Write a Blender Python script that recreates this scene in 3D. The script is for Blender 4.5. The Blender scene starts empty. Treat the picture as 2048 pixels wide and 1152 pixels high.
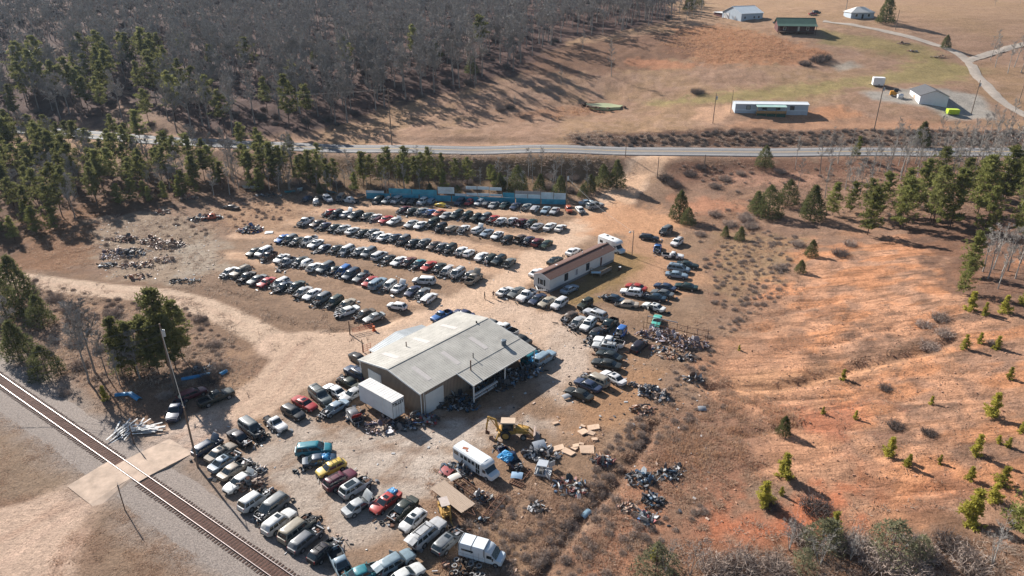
import bpy, math, random
import numpy as np
from mathutils import Vector, Matrix

# ------------------------------------------------------------------ camera, sun, sky, exposure
SC = bpy.context.scene
COL = SC.collection
CAMH, PITCH, FPX = 66.0, 25.457, 1420.0          # metres, degrees below level, focal length in 2048-wide pixels
cam_d = bpy.data.cameras.new("camera")
cam_d.sensor_width = 36.0
cam_d.lens = 36.0 * FPX / 2048.0
cam_d.clip_start, cam_d.clip_end = 1.0, 5000.0
cam = bpy.data.objects.new("camera", cam_d)
cam.location = (0, 0, CAMH)
cam.rotation_euler = (math.radians(90 - PITCH), 0, 0)
COL.objects.link(cam)
SC.camera = cam

SUN_EL, SUN_AZ = 30.5, 132.5                      # elevation, direction towards the sun measured from +x
world = bpy.data.worlds.new("World")
SC.world = world
world.use_nodes = True
wn = world.node_tree
sky = wn.nodes.new("ShaderNodeTexSky")
sky.sky_type = 'NISHITA'
sky.sun_disc = False
sky.sun_elevation = math.radians(SUN_EL)
sky.sun_rotation = math.radians(90 - SUN_AZ)
sky.air_density, sky.dust_density, sky.ozone_density = 1.0, 0.6, 1.5
wn.links.new(sky.outputs[0], wn.nodes["Background"].inputs[0])
wn.nodes["Background"].inputs[1].default_value = 0.058
sun_d = bpy.data.lights.new("sun", 'SUN')
sun_d.energy = 5.0
sun_d.angle = math.radians(0.5)
sun_d.color = (1.0, 0.95, 0.885)
sun = bpy.data.objects.new("sun", sun_d)
_se, _sa = math.radians(SUN_EL), math.radians(SUN_AZ)
_sv = Vector((math.cos(_se) * math.cos(_sa), math.cos(_se) * math.sin(_sa), math.sin(_se)))
sun.rotation_euler = _sv.to_track_quat('Z', 'Y').to_euler()
sun.location = (-100, 100, 200)
COL.objects.link(sun)
SC.view_settings.view_transform = 'Standard'
SC.view_settings.look = 'None'
SC.view_settings.exposure = 0.98
SC.view_settings.gamma = 1.0
SC.render.engine = 'CYCLES'
SC.cycles.use_denoising = True
SC.cycles.max_bounces = 6
SC.cycles.transparent_max_bounces = 6
SC.cycles.use_fast_gi = False

R = math.radians
rnd = random.Random(7)
# ------------------------------------------------------------------ picture point -> place on the land
_th = R(PITCH)
def ray(u, v):
    b = (v - 576) / FPX
    return np.array([(u - 1024) / FPX, math.cos(_th) - b * math.sin(_th), -math.sin(_th) - b * math.cos(_th)])
def P(u, v, z=0.0):
    d = ray(u, v)
    return d * ((z - CAMH) / d[2]) + np.array([0, 0, CAMH])

def _hash(ix, iy, s):
    h = (ix.astype(np.int64) * 374761393 + iy.astype(np.int64) * 668265263 + s * 1442695041) & 0x7fffffff
    h = (h ^ (h >> 13)) * 1274126177 & 0x7fffffff
    return ((h ^ (h >> 16)) & 0xffff) / 65535.0
def vnoise(x, y, s=0):
    x = np.asarray(x, float); y = np.asarray(y, float)
    ix = np.floor(x); iy = np.floor(y); fx = x - ix; fy = y - iy
    fx = fx * fx * (3 - 2 * fx); fy = fy * fy * (3 - 2 * fy)
    a = _hash(ix, iy, s); b = _hash(ix + 1, iy, s); c = _hash(ix, iy + 1, s); d = _hash(ix + 1, iy + 1, s)
    return (a * (1 - fx) + b * fx) * (1 - fy) + (c * (1 - fx) + d * fx) * fy
def fbm(x, y, sc, s=0, o=4):
    t = 0; a = 0.5; n = 0
    for k in range(o):
        t = t + a * vnoise(np.asarray(x) / sc + 17.3 * k, np.asarray(y) / sc - 9.1 * k, s + k); n += a; a *= 0.55; sc *= 0.47
    return t / n
def sstep(a, b, x):
    t = np.clip((x - a) / (b - a), 0, 1); return t * t * (3 - 2 * t)

# terrain control: picture points with the height of the land there
CTL = [(0,262,4),(150,268,4.5),(300,285,5),(450,291,5.5),(600,296,6),(830,306,7),(1100,307,7.2),(1400,308,7.4),(1700,308,8),(2040,306,8),
 (0,330,2),(150,345,1.6),(300,345,2),(450,348,2),(600,350,2.2),(800,356,2),(1000,356,2),(1150,356,2.2),
 (600,372,.8),(800,375,.6),(1000,378,.6),(1130,385,.6),
 (1230,405,.6),(1262,372,2.4),(1290,345,4.6),(1310,326,6.4),(1420,340,5.2),(1420,400,3),(1600,350,5.5),(1800,400,4.5),(2000,330,7),
 (1600,450,2.5),(1400,450,1.0),(1950,500,5.2),(2000,650,6),(1700,600,2.6),(1700,700,2),(1450,600,.4),(1480,760,.3),(1750,850,2.2),(2000,800,4.2),(2040,1100,3.2),(1700,1100,1.2),(1400,1000,.1),(1500,900,.6),
 (700,287,6.4),(1000,289,7.4),(1300,289,7.8),(1600,289,8.2),(2000,286,8.6),(1600,262,9.3),(1900,260,9.8),(1000,250,8.8),(700,260,7.2),(1000,200,13),(850,190,14),(1400,232,11.4),(1545,228,12),(1208,212,11),(1223,152,18),(1000,140,20),
 (1300,110,23),(1450,100,25),(1490,42,33),(1380,40,33),(1600,66,30),(1725,38,34),(1700,52,32),(1850,85,27),(1940,120,22),(1990,190,14.8),(2048,225,11.8),(1855,205,14.2),(1700,150,19),
 (500,200,12.5),(300,200,11),(100,200,10),(60,105,21),(500,100,22),(300,50,30),(750,80,25),(0,0,38),(500,0,36),(1024,0,36),(1500,0,37.5),(2048,0,38),(1900,40,34),
 (700,450,0),(1100,425,0),(1330,480,0.1),(1200,600,0),(1000,700,0),(600,600,0),(400,550,0),(300,700,0),(800,900,0),(1100,1000,0),(200,900,0),(0,760,0),(500,1100,0),(0,500,0),(100,430,0.3),(250,420,.3),(450,400,.2),(1350,560,.1),(1280,700,0),(1300,820,0),(0,1140,0),(1000,1140,0)]
_c = np.array([P(u, v, z) for u, v, z in CTL] + [(-250, 60, 0), (250, 60, 8), (0, 5, 0), (-250, 180, 1), (270, 180, 10), (-420, 300, 8), (-450, 600, 40), (0, 800, 46), (450, 600, 42), (420, 300, 16), (-300, 0, 0), (300, 0, 5), (0, 1100, 50), (-700, 1100, 55), (700, 1100, 52)])
def _phi(r2): return np.where(r2 > 1e-9, 0.5 * r2 * np.log(np.maximum(r2, 1e-9)), 0)
_S = 100.0
_q = _c[:, :2] / _S
_n = len(_q)
_K = _phi(((_q[:, None] - _q[None]) ** 2).sum(-1)) + np.eye(_n) * 0.004
_A = np.zeros((_n + 3, _n + 3)); _A[:_n, :_n] = _K
_A[:_n, _n] = 1; _A[:_n, _n + 1:] = _q; _A[_n:, :_n] = _A[:_n, _n:].T
_w = np.linalg.solve(_A, np.concatenate([_c[:, 2], [0, 0, 0]]))
def H0(x, y):
    x = np.atleast_1d(np.asarray(x, float)); y = np.atleast_1d(np.asarray(y, float))
    sh = x.shape; q = np.stack([x.ravel(), y.ravel()], -1) / _S
    out = np.zeros(len(q))
    for i in range(0, len(q), 20000):
        s = q[i:i + 20000]
        out[i:i + 20000] = _phi(((s[:, None] - _q[None]) ** 2).sum(-1)) @ _w[:_n] + _w[_n] + s @ _w[_n + 1:]
    out = out.reshape(sh)
    flat = sstep(-115, -95, x) * (1 - sstep(30, 62, x)) * (1 - sstep(188, 200, y)) * sstep(20, 60, y)
    return out * (1 - flat)
def G0(u, v, zoff=0.0):
    d = ray(u, v); o = np.array([0, 0, CAMH])
    ts = np.concatenate([np.arange(50, 460, 2.0), np.arange(460, 1400, 10.0)])
    pts = o + ts[:, None] * d
    g = pts[:, 2] - zoff - H0(pts[:, 0], pts[:, 1])
    k = int(np.argmax(g < 0)) if (g < 0).any() else len(ts) - 1
    a, b = ts[max(k - 1, 0)], ts[k]
    ga, gb = g[max(k - 1, 0)], g[k]
    t = a + (b - a) * (ga / (ga - gb) if ga != gb else 0)
    p = o + t * d
    return p
def GP(pts): return np.array([G0(u, v)[:2] for u, v in pts])
def seg_d(x, y, pl):
    best = np.full(np.shape(x), 1e9)
    for (x0, y0), (x1, y1) in zip(pl[:-1], pl[1:]):
        dx, dy = x1 - x0, y1 - y0
        t = np.clip(((x - x0) * dx + (y - y0) * dy) / (dx * dx + dy * dy + 1e-9), 0, 1)
        best = np.minimum(best, np.hypot(x - x0 - t * dx, y - y0 - t * dy))
    return best
def inpoly(x, y, pl):
    r = np.zeros(np.shape(x), bool); n = len(pl)
    for i in range(n):
        x0, y0 = pl[i]; x1, y1 = pl[(i + 1) % n]
        if y0 == y1: continue
        r ^= ((y0 > y) != (y1 > y)) & (x < (x1 - x0) * (y - y0) / (y1 - y0) + x0)
    return r
def sdist(x, y, pl):                                # signed distance, positive inside
    pl = np.asarray(pl); d = seg_d(x, y, np.vstack([pl, pl[:1]]))
    return np.where(inpoly(x, y, pl), d, -d)

GULLY = [(GP([(1420,775),(1560,770),(1680,740),(1760,722),(1850,700),(1900,680)]), 1.1, .9),
         (GP([(1500,640),(1600,620),(1680,600)]), .7, .5), (GP([(1560,800),(1700,790),(1850,800),(2040,790)]), .9, .35),
         (GP([(1500,940),(1700,900),(1900,930)]), .9, .3), (GP([(1480,870),(1600,850),(1720,862)]), .6, .4), (GP([(1560,700),(1660,690),(1760,660),(1860,650)]), .6, .4), (GP([(1600,765),(1700,770),(1800,750)]), .6, .35), (GP([(1700,960),(1820,985),(1930,970)]), .7, .4), (GP([(1520,660),(1580,650),(1700,640)]), .6, .4),
         (GP([(1080,1152),(1160,1040),(1240,960),(1310,850)]), .9, .7), (GP([(420,575),(500,600),(560,640),(640,665),(740,655),(820,625)]), .8, .4)]
def H(x, y):
    x = np.atleast_1d(np.asarray(x, float)); y = np.atleast_1d(np.asarray(y, float))
    z = H0(x, y)
    rough = sstep(38, 60, x) * (1 - sstep(205, 215, y)) + sstep(232, 245, y) + (1 - sstep(-108, -95, x)) * (1 - sstep(205, 215, y)) * sstep(112, 125, y)
    rough = np.clip(rough, 0, 1)
    near = (y < 240)
    z = z + rough * ((fbm(x, y, 14, 3) - .5) * 1.3 + (fbm(x, y, 3.2, 5, 3) - .5) * .5) + (1 - rough) * (fbm(x, y, 6, 8, 3) - .5) * .12
    for pl, w, dp in GULLY:
        m = near & (np.abs(x - pl[:, 0].mean()) < 60)
        if m.any():
            d = seg_d(x[m], y[m], pl) + (fbm(x[m], y[m], 3, 11, 2) - .5) * 1.2
            z[m] -= dp * np.exp(-(np.maximum(d, 0) / w) ** 2)
    if 'road_bed' in globals(): z = road_bed(x, y, z)
    return z
def h1(x, y): return float(H(x, y)[0])
def G(u, v):
    p = G0(u, v); return Vector((p[0], p[1], h1(p[0], p[1])))

# ------------------------------------------------------------------ tagging, mesh building
def tag(o, label=None, cat=None, group=None, kind=None):
    if label: o['label'] = label
    if cat: o['category'] = cat
    if group: o['group'] = group
    if kind: o['kind'] = kind
    return o
def thing(name, label, cat, loc=(0, 0, 0), rz=0.0, group=None):
    o = bpy.data.objects.new(name, None)
    o.empty_display_size = 0.5
    COL.objects.link(o); o.location = loc; o.rotation_euler = (0, 0, rz)
    return tag(o, label, cat, group)
def put(name, me, parent=None, loc=(0, 0, 0), rot=(0, 0, 0), color=None):
    o = bpy.data.objects.new(name, me); COL.objects.link(o)
    o.location = loc; o.rotation_euler = rot
    if parent is not None: o.parent = parent
    if color: o.color = (*color, 1)
    return o
class MB:
    def __init__(s): s.v = []; s.f = []; s.m = []
    def add(s, vs, fs, m=0):
        k = len(s.v); s.v += [tuple(map(float, p)) for p in vs]
        for f in fs: s.f.append(tuple(i + k for i in f)); s.m.append(m)
    def quad(s, a, b, c, d, m=0): s.add([a, b, c, d], [(0, 1, 2, 3)], m)
    def box(s, c, d, m=0, rz=0.0, rot=None):
        hx, hy, hz = d[0] / 2, d[1] / 2, d[2] / 2
        M = rot if rot is not None else Matrix.Rotation(rz, 3, 'Z')
        vs = [M @ Vector((sx * hx, sy * hy, sz * hz)) + Vector(c) for sx in (-1, 1) for sy in (-1, 1) for sz in (-1, 1)]
        s.add(vs, [(0, 1, 3, 2), (4, 6, 7, 5), (0, 4, 5, 1), (2, 3, 7, 6), (0, 2, 6, 4), (1, 5, 7, 3)], m)
    def bar(s, a, b, w, h=None, m=0):
        a = Vector(a); b = Vector(b); h = h or w; d = b - a
        if d.length < 1e-6: return
        s.box((a + b) / 2, (d.length, w, h), m, rot=d.to_track_quat('X', 'Z').to_matrix())
    def tube(s, a, b, r0, r1, n=6, m=0, cap=True):
        a = Vector(a); b = Vector(b); d = (b - a)
        if d.length < 1e-6: return
        q = d.to_track_quat('Z', 'Y').to_matrix(); vs = []
        for p, r in ((a, r0), (b, r1)):
            for i in range(n):
                t = 2 * math.pi * i / n
                vs.append(p + q @ Vector((math.cos(t) * r, math.sin(t) * r, 0)))
        fs = [(i, (i + 1) % n, n + (i + 1) % n, n + i) for i in range(n)]
        if cap: fs += [tuple(range(n - 1, -1, -1)), tuple(range(n, 2 * n))]
        s.add(vs, fs, m)
    def loft(s, rings, m=0, cap=True, closed=True, mf=None):
        n = len(rings[0]); vs = [p for r in rings for p in r]; k = len(s.v)
        s.v += [tuple(map(float, p)) for p in vs]
        for j in range(len(rings) - 1):
            for i in range(n if closed else n - 1):
                i2 = (i + 1) % n
                s.f.append((k + j * n + i, k + j * n + i2, k + (j + 1) * n + i2, k + (j + 1) * n + i)); s.m.append(mf(j, i) if mf else m)
        if cap:
            s.f.append(tuple(k + i for i in range(n - 1, -1, -1))); s.m.append(mf(-1, 0) if mf else m)
            s.f.append(tuple(k + (len(rings) - 1) * n + i for i in range(n))); s.m.append(mf(-2, 0) if mf else m)
    def prism(s, poly, z0, z1, m=0):
        n = len(poly)
        s.add([(x, y, z0) for x, y in poly] + [(x, y, z1) for x, y in poly],
              [tuple(range(n - 1, -1, -1)), tuple(range(n, 2 * n))] + [(i, (i + 1) % n, n + (i + 1) % n, n + i) for i in range(n)], m)
    def mesh(s, name, mats, smooth=None):
        me = bpy.data.meshes.new(name)
        me.from_pydata(s.v, [], s.f)
        for m in mats: me.materials.append(m)
        if any(s.m): me.polygons.foreach_set("material_index", s.m)
        if smooth:
            me.shade_smooth(); me.set_sharp_from_angle(angle=R(smooth))
        me.update(); return me
    def build(s, name, mats, parent=None, smooth=None, loc=(0, 0, 0), rot=(0, 0, 0), color=None):
        if not isinstance(mats, (list, tuple)): mats = [mats]
        return put(name, s.mesh(name, mats, smooth), parent, loc, rot, color)

# ------------------------------------------------------------------ materials
MATS = {}
def s2l(c): return tuple(((x / 255) / 12.92 if x / 255 <= .04045 else ((x / 255 + .055) / 1.055) ** 2.4) for x in c)
KALB = 0.60
def ph(*c): return tuple(x * KALB for x in s2l(c))
def mat(name, col, rough=.8, var=.15, sc=1.5, metal=0.0, bump=0.0, coat=0.0, objcol=False, col2=None, spec=.4, rand=0.0, coords='Object', stretch=None, bsc=None):
    if name in MATS: return MATS[name]
    m = bpy.data.materials.new(name); m.use_nodes = True; MATS[name] = m
    nt = m.node_tree; b = nt.nodes["Principled BSDF"]; L = nt.links.new
    b.inputs["Roughness"].default_value = rough; b.inputs["Metallic"].default_value = metal
    b.inputs["Specular IOR Level"].default_value = spec
    if coat: b.inputs["Coat Weight"].default_value = coat; b.inputs["Coat Roughness"].default_value = .15
    tc = nt.nodes.new("ShaderNodeTexCoord"); vec = tc.outputs[coords]
    if stretch:
        mp = nt.nodes.new("ShaderNodeMapping"); mp.inputs["Scale"].default_value = stretch; L(vec, mp.inputs[0]); vec = mp.outputs[0]
    no = nt.nodes.new("ShaderNodeTexNoise"); no.inputs["Scale"].default_value = sc; no.inputs["Detail"].default_value = 5; no.inputs["Roughness"].default_value = .65
    L(vec, no.inputs["Vector"])
    mr = nt.nodes.new("ShaderNodeMapRange"); mr.inputs[1].default_value = .3; mr.inputs[2].default_value = .7
    L(no.outputs[0], mr.inputs[0])
    mx = nt.nodes.new("ShaderNodeMix"); mx.data_type = 'RGBA'
    L(mr.outputs[0], mx.inputs[0])
    c2 = col2 if col2 else tuple(c * (1 + var) for c in col)
    c1 = col if col2 else tuple(c * (1 - var) for c in col)
    mx.inputs[6].default_value = (*c1, 1); mx.inputs[7].default_value = (*c2, 1)
    out = mx.outputs[2]
    if objcol or rand:
        oi = nt.nodes.new("ShaderNodeObjectInfo")
        if objcol:
            m2 = nt.nodes.new("ShaderNodeMix"); m2.data_type = 'RGBA'; m2.blend_type = 'MULTIPLY'; m2.inputs[0].default_value = 1
            L(out, m2.inputs[6]); L(oi.outputs["Color"], m2.inputs[7]); out = m2.outputs[2]
        if rand:
            hs = nt.nodes.new("ShaderNodeHueSaturation"); r2 = nt.nodes.new("ShaderNodeMapRange")
            r2.inputs[3].default_value = 1 - rand; r2.inputs[4].default_value = 1 + rand
            L(oi.outputs["Random"], r2.inputs[0]); L(r2.outputs[0], hs.inputs["Value"]); L(out, hs.inputs["Color"]); out = hs.outputs[0]
    L(out, b.inputs["Base Color"])
    if bump:
        bp = nt.nodes.new("ShaderNodeBump"); bp.inputs["Strength"].default_value = bump; bp.inputs["Distance"].default_value = .1
        src = no
        if bsc:
            src = nt.nodes.new("ShaderNodeTexNoise"); src.inputs["Scale"].default_value = bsc; src.inputs["Detail"].default_value = 4; L(vec, src.inputs["Vector"])
        L(src.outputs[0], bp.inputs["Height"]); L(bp.outputs[0], b.inputs["Normal"])
    return m
HW = [(-320,258),(-150,257),(0,260),(150,270),(300,285),(450,292),(600,297.5),(720,301.5),(830,304.5),(1000,306),(1200,307),(1400,307.5),(1600,307.5),(1800,307),(2048,305),(2350,302)]
hwc = GP(HW)
_t = np.linspace(0, len(hwc) - 1, 260)
hx = np.interp(_t, range(len(hwc)), hwc[:, 0]); hy = np.interp(_t, range(len(hwc)), hwc[:, 1])
k5 = np.ones(15) / 15
hx = np.convolve(np.pad(hx, 7, 'edge'), k5, 'valid'); hy = np.convolve(np.pad(hy, 7, 'edge'), k5, 'valid')
hz = np.array([max(H0(a + o * 0, b + o)[0] for o in (-4, -2, 0, 2, 4)) for a, b in zip(hx, hy)]); hz = np.convolve(np.pad(hz, 7, 'edge'), k5, 'valid') + .28
tx = np.gradient(hx); ty = np.gradient(hy); tl = np.hypot(tx, ty); nx_, ny_ = -ty / tl, tx / tl
_HX, _HY, _HZ = hx, hy, hz
def road_bed(x, y, z):
    """land brought up to the highway verge"""
    k = (y > 195) & (y < 300)
    if not k.any(): return z
    xs, ys, zs = x[k], y[k], z[k].copy()
    best = np.full(len(xs), 1e9); bz = np.zeros(len(xs))
    for i in range(0, len(_HX), 2):
        d = np.hypot(xs - _HX[i], ys - _HY[i]); m = d < best; best[m] = d[m]; bz[m] = _HZ[i]
    w = 1 - sstep(7.5, 15, best); t = np.where(best < 6.2, bz - .22, bz - .12 - (best - 6.2) * .16)
    z = z.copy(); z[k] = zs * (1 - w) + t * w
    return z
# ------------------------------------------------------------------ ground sheet
def axis(parts):
    a = []
    for lo, hi, st in parts: a += list(np.arange(lo, hi, st))
    return np.array(a)
gx = axis([(-1500, -400, 60), (-400, -200, 8), (-200, -130, 2), (-130, 130, .7), (130, 200, 2), (200, 400, 8), (400, 1501, 60)])
gy = axis([(-60, 40, 10), (40, 200, .7), (200, 245, .8), (245, 430, 1.6), (430, 600, 8), (600, 1600, 50)])
X, Y = np.meshgrid(gx, gy)
X = X.ravel(); Y = Y.ravel()
Z = H(X, Y)
N1 = fbm(X, Y, 9, 21); N2 = fbm(X, Y, 3.0, 31, 3); N3 = fbm(X, Y, 28, 41); N4 = fbm(X * .6 + Y * .3, Y * 1.4 - X * .3, 5, 51, 3)
C = np.zeros((len(X), 3)); C[:] = ph(166, 136, 114)
def mixc(m, c):
    C[:] = C * (1 - m[:, None]) + np.array(c) * m[:, None]
def area(pts, c, soft=2.0, amp=3.0, strength=1.0, n=None):
    pl = GP(pts); n = N2 if n is None else n
    pad = 8
    k = (X > pl[:, 0].min() - pad) & (X < pl[:, 0].max() + pad) & (Y > pl[:, 1].min() - pad) & (Y < pl[:, 1].max() + pad)
    m = np.zeros(len(X)); m[k] = sstep(-soft, soft, sdist(X[k], Y[k], pl) + (n[k] - .5) * amp * 2) * strength
    mixc(m, c); return m
def path(pts, w, c, soft=.8, amp=1.0, strength=1.0, world_pts=False):
    pl = np.asarray(pts, float) if world_pts else GP(pts)
    m = 1 - sstep(w / 2 - soft, w / 2 + soft, seg_d(X, Y, pl) + (N2 - .5) * amp * 2)
    mixc(m * strength, c); return m * strength
mixc(sstep(.42, .62, N1) * .7, ph(150, 118, 96))
mixc(sstep(.55, .7, N2) * .5, ph(196, 160, 128))
# field beyond the highway
fld = sstep(231, 234, Y)
mixc(fld, ph(190, 152, 126)); mixc(fld * sstep(.4, .62, N4) * .6, ph(168, 134, 108)); mixc(fld * sstep(.45, .65, N3) * .5, ph(186, 152, 112))
mixc(fld * sstep(.5, .7, N2) * .5, ph(205, 168, 142))
mixc(fld * sstep(330, 420, Y) * .6, ph(196, 160, 124))
area([(1300,205),(1400,190),(1500,178),(1640,165),(1760,150),(1850,110),(1960,140),(1900,165),(1740,172),(1640,190),(1500,203),(1330,212)], ph(176, 160, 104), 4, 7, .75)
area([(1640,60),(1750,75),(1860,95),(1900,130),(1780,110),(1640,85)], ph(168, 152, 98), 4, 6, .7)
area([(1340,55),(1440,50),(1560,80),(1660,105),(1570,130),(1420,130),(1330,100)], ph(198, 142, 104), 4, 9, .8)
area([(1040,105),(1160,85),(1340,60),(1420,95),(1300,140),(1120,150),(1030,150)], ph(140, 104, 84), 4, 9, .8)
area([(1250,118),(1330,118),(1400,130),(1380,140),(1260,132)], ph(214, 150, 112), 2, 4, .7)
area([(1395,215),(1465,208),(1475,225),(1430,245),(1390,238)], ph(226, 180, 146), 2, 3, .9)
area([(1560,226),(1680,212),(1720,230),(1660,243),(1500,240)], ph(222, 160, 118), 2, 4, .8)
area([(1470,245),(1600,238),(1760,240),(1900,240),(1900,262),(1600,262),(1450,258)], ph(208, 158, 124), 2, 5, .7)
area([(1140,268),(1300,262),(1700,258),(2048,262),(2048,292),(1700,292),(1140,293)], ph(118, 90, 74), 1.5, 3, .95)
area([(1040,240),(1180,230),(1240,224),(1240,210),(1160,210),(1040,225)], ph(178, 130, 98), 2, 5, .6)
area([(1720,185),(1810,178),(1900,180),(1960,190),(2000,240),(1900,240),(1850,215),(1750,200)], ph(196, 188, 176), 2, 2, .9)
area([(1660,128),(1710,124),(1720,136),(1680,142)], ph(190, 180, 165), 1.5, 2, .8)
# forest floor
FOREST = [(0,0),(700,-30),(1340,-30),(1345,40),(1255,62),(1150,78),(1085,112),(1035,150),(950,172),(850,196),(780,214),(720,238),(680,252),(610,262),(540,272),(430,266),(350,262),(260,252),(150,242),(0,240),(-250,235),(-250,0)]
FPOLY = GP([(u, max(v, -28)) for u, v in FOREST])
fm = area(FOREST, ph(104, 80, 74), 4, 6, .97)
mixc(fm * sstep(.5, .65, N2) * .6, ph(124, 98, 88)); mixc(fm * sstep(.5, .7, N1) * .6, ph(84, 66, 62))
area([(215,235),(235,200),(300,215),(360,245),(420,268),(330,275),(240,262)], ph(170, 138, 114), 3, 5, .8)
area([(0,95),(60,98),(110,96),(110,120),(60,118),(0,112)], ph(196, 160, 132), 2, 3, .9)
# left wood floor and bank scrub
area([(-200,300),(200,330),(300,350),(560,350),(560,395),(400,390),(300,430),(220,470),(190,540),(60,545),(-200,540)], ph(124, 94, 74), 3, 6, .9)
area([(60,440),(200,400),(210,500),(180,540),(20,545)], ph(158, 116, 84), 3, 6, .7)
area([(560,322),(900,326),(1230,326),(1230,372),(1130,385),(560,385)], ph(150, 122, 94), 2, 4, .9)
area([(1340,330),(1500,326),(1800,326),(2048,330),(2048,470),(1800,450),(1500,420),(1350,380)], ph(152, 112, 92), 3, 6, .85)
# slope at right: clay, gravelly red earth, dry weeds
sl = sstep(38, 56, X) * (1 - sstep(196, 206, Y))
mixc(sl, ph(178, 140, 114))
claym = area([(1560,540),(1750,480),(1900,520),(1960,600),(2048,640),(2048,1010),(1800,1000),(1600,960),(1500,880),(1400,800),(1480,700)], ph(222, 166, 130), 6, 12, .95, N1)
mixc(sl * sstep(.46, .56, N1) * .55, ph(166, 134, 114)); mixc(sl * sstep(.52, .62, N2) * .45, ph(148, 120, 104))
mixc(sl * sstep(.47, .6, N4) * (1 - sstep(150, 170, Y)) * .7, ph(230, 160, 114))
area([(1400,1010),(1560,1010),(1700,1000),(1720,1060),(1560,1110),(1380,1110)], ph(222, 132, 92), 4, 8, .8)
area([(1360,960),(1500,930),(1480,1000),(1370,1010)], ph(206, 128, 92), 3, 8, .75)
area([(1580,830),(1700,800),(1760,830),(1640,870)], ph(218, 132, 96), 3, 7, .7)
area([(1750,960),(1900,940),(1950,980),(1800,1010)], ph(220, 146, 104), 3, 7, .7)
area([(1420,760),(1560,740),(1740,715),(1900,680),(1900,700),(1740,745),(1560,790),(1420,800)], ph(232, 176, 134), 2, 4, .8)
area([(1400,430),(1480,420),(1530,460),(1500,560),(1420,640),(1380,640),(1400,540)], ph(164, 128, 104), 3, 7, .8)
area([(1420,460),(1600,480),(1560,560),(1470,600),(1420,560)], ph(176, 148, 112), 3, 8, .6)
area([(1800,430),(2048,400),(2048,640),(1960,620),(1880,560)], ph(128, 98, 82), 3, 7, .8)
area([(1850,600),(1910,620),(1900,690),(1840,680)], ph(136, 108, 90), 3, 6, .7)
mixc(sl * sstep(.5, .62, N3) * sstep(.45, .6, N2) * .55, ph(142, 112, 94))
area([(1300,1080),(1500,1090),(1800,1070),(2048,1050),(2048,1180),(1300,1180)], ph(140, 108, 86), 3, 7, .8)
area([(1480,345),(1640,352),(1620,372),(1460,372)], ph(206, 158, 132), 2, 4, .7)
area([(1340,395),(1500,405),(1490,425),(1350,430)], ph(212, 150, 116), 2, 4, .7)
area([(1270,870),(1420,800),(1560,850),(1500,960),(1380,1050),(1200,1152),(1080,1152),(1180,1020)], ph(172, 130, 106), 3, 7, .85)
area([(1160,1152),(1260,1000),(1330,930),(1380,960),(1280,1080),(1200,1170)], ph(198, 142, 110), 2, 5, .7)
# the yard
YARD = [(560,400),(720,388),(1000,402),(1130,412),(1230,415),(1290,440),(1420,470),(1400,560),(1420,640),(1340,720),(1300,800),(1270,900),(1180,1000),(1080,1120),(1000,1200),(560,1200),(470,1060),(380,920),(560,780),(700,700),(560,655),(420,560),(430,500),(480,460)]
ym = area(YARD, ph(172, 140, 114), 2, 3)
mixc(ym * sstep(.42, .6, N2) * .6, ph(150, 122, 100)); mixc(ym * sstep(.45, .62, N1) * .4, ph(184, 154, 130))
LANES = [[(480,470),(560,470),(700,480),(820,505),(960,535),(1060,555)], [(560,440),(700,455),(820,470),(950,492),(1070,515)], [(620,420),(760,440),(880,452),(1010,470),(1120,482)],
         [(470,510),(600,530),(720,560),(820,590),(900,610)], [(1060,425),(940,425),(800,415),(690,415)]]
for l in LANES:
    path(l, 4.6, ph(232, 192, 160), 1.3, 1.5, .9)
    for o in (-.8, .9):
        pl = GP(l); pl = pl + np.array([0, o]); path(pl, .55, ph(206, 164, 130), .4, .5, .6, True)
area([(190,440),(330,420),(440,470),(450,560),(380,580),(260,560),(200,530)], ph(178, 156, 134), 3, 6, .9)
area([(340,490),(430,480),(440,540),(360,560)], ph(192, 176, 158), 3, 5, .8)
area([(420,420),(520,400),(620,400),(600,440),(540,470),(450,465)], ph(192, 154, 122), 3, 6, .8)
area([(1250,440),(1330,470),(1420,560),(1320,600),(1240,560),(1230,480)], ph(212, 164, 128), 3, 5, .8)
area([(1220,500),(1300,510),(1290,540),(1220,580),(1140,620),(1110,600)], ph(158, 130, 86), 2, 4, .8)
area([(1180,730),(1300,700),(1330,800),(1230,880),(1120,850)], ph(190, 146, 110), 3, 6, .8)
area([(1000,610),(1120,640),(1200,700),(1180,760),(1120,800),(1080,760),(1090,690)], ph(222, 198, 178), 3, 4, .95)
area([(880,600),(1060,600),(1120,640),(1080,700),(1000,650),(900,640)], ph(234, 202, 176), 3, 4, .9)
area([(470,900),(600,830),(760,870),(900,850),(980,830),(1080,860),(960,890),(880,930),(860,1010),(800,1060),(640,1060),(540,980)], ph(208, 190, 174), 3, 6, .95)
area([(760,860),(980,830),(1010,860),(900,900),(860,960),(740,930)], ph(220, 202, 186), 3, 5, .9)
area([(900,1000),(1000,1010),(1100,1060),(1060,1152),(860,1152),(820,1080)], ph(170, 138, 110), 3, 6, .9)
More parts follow.
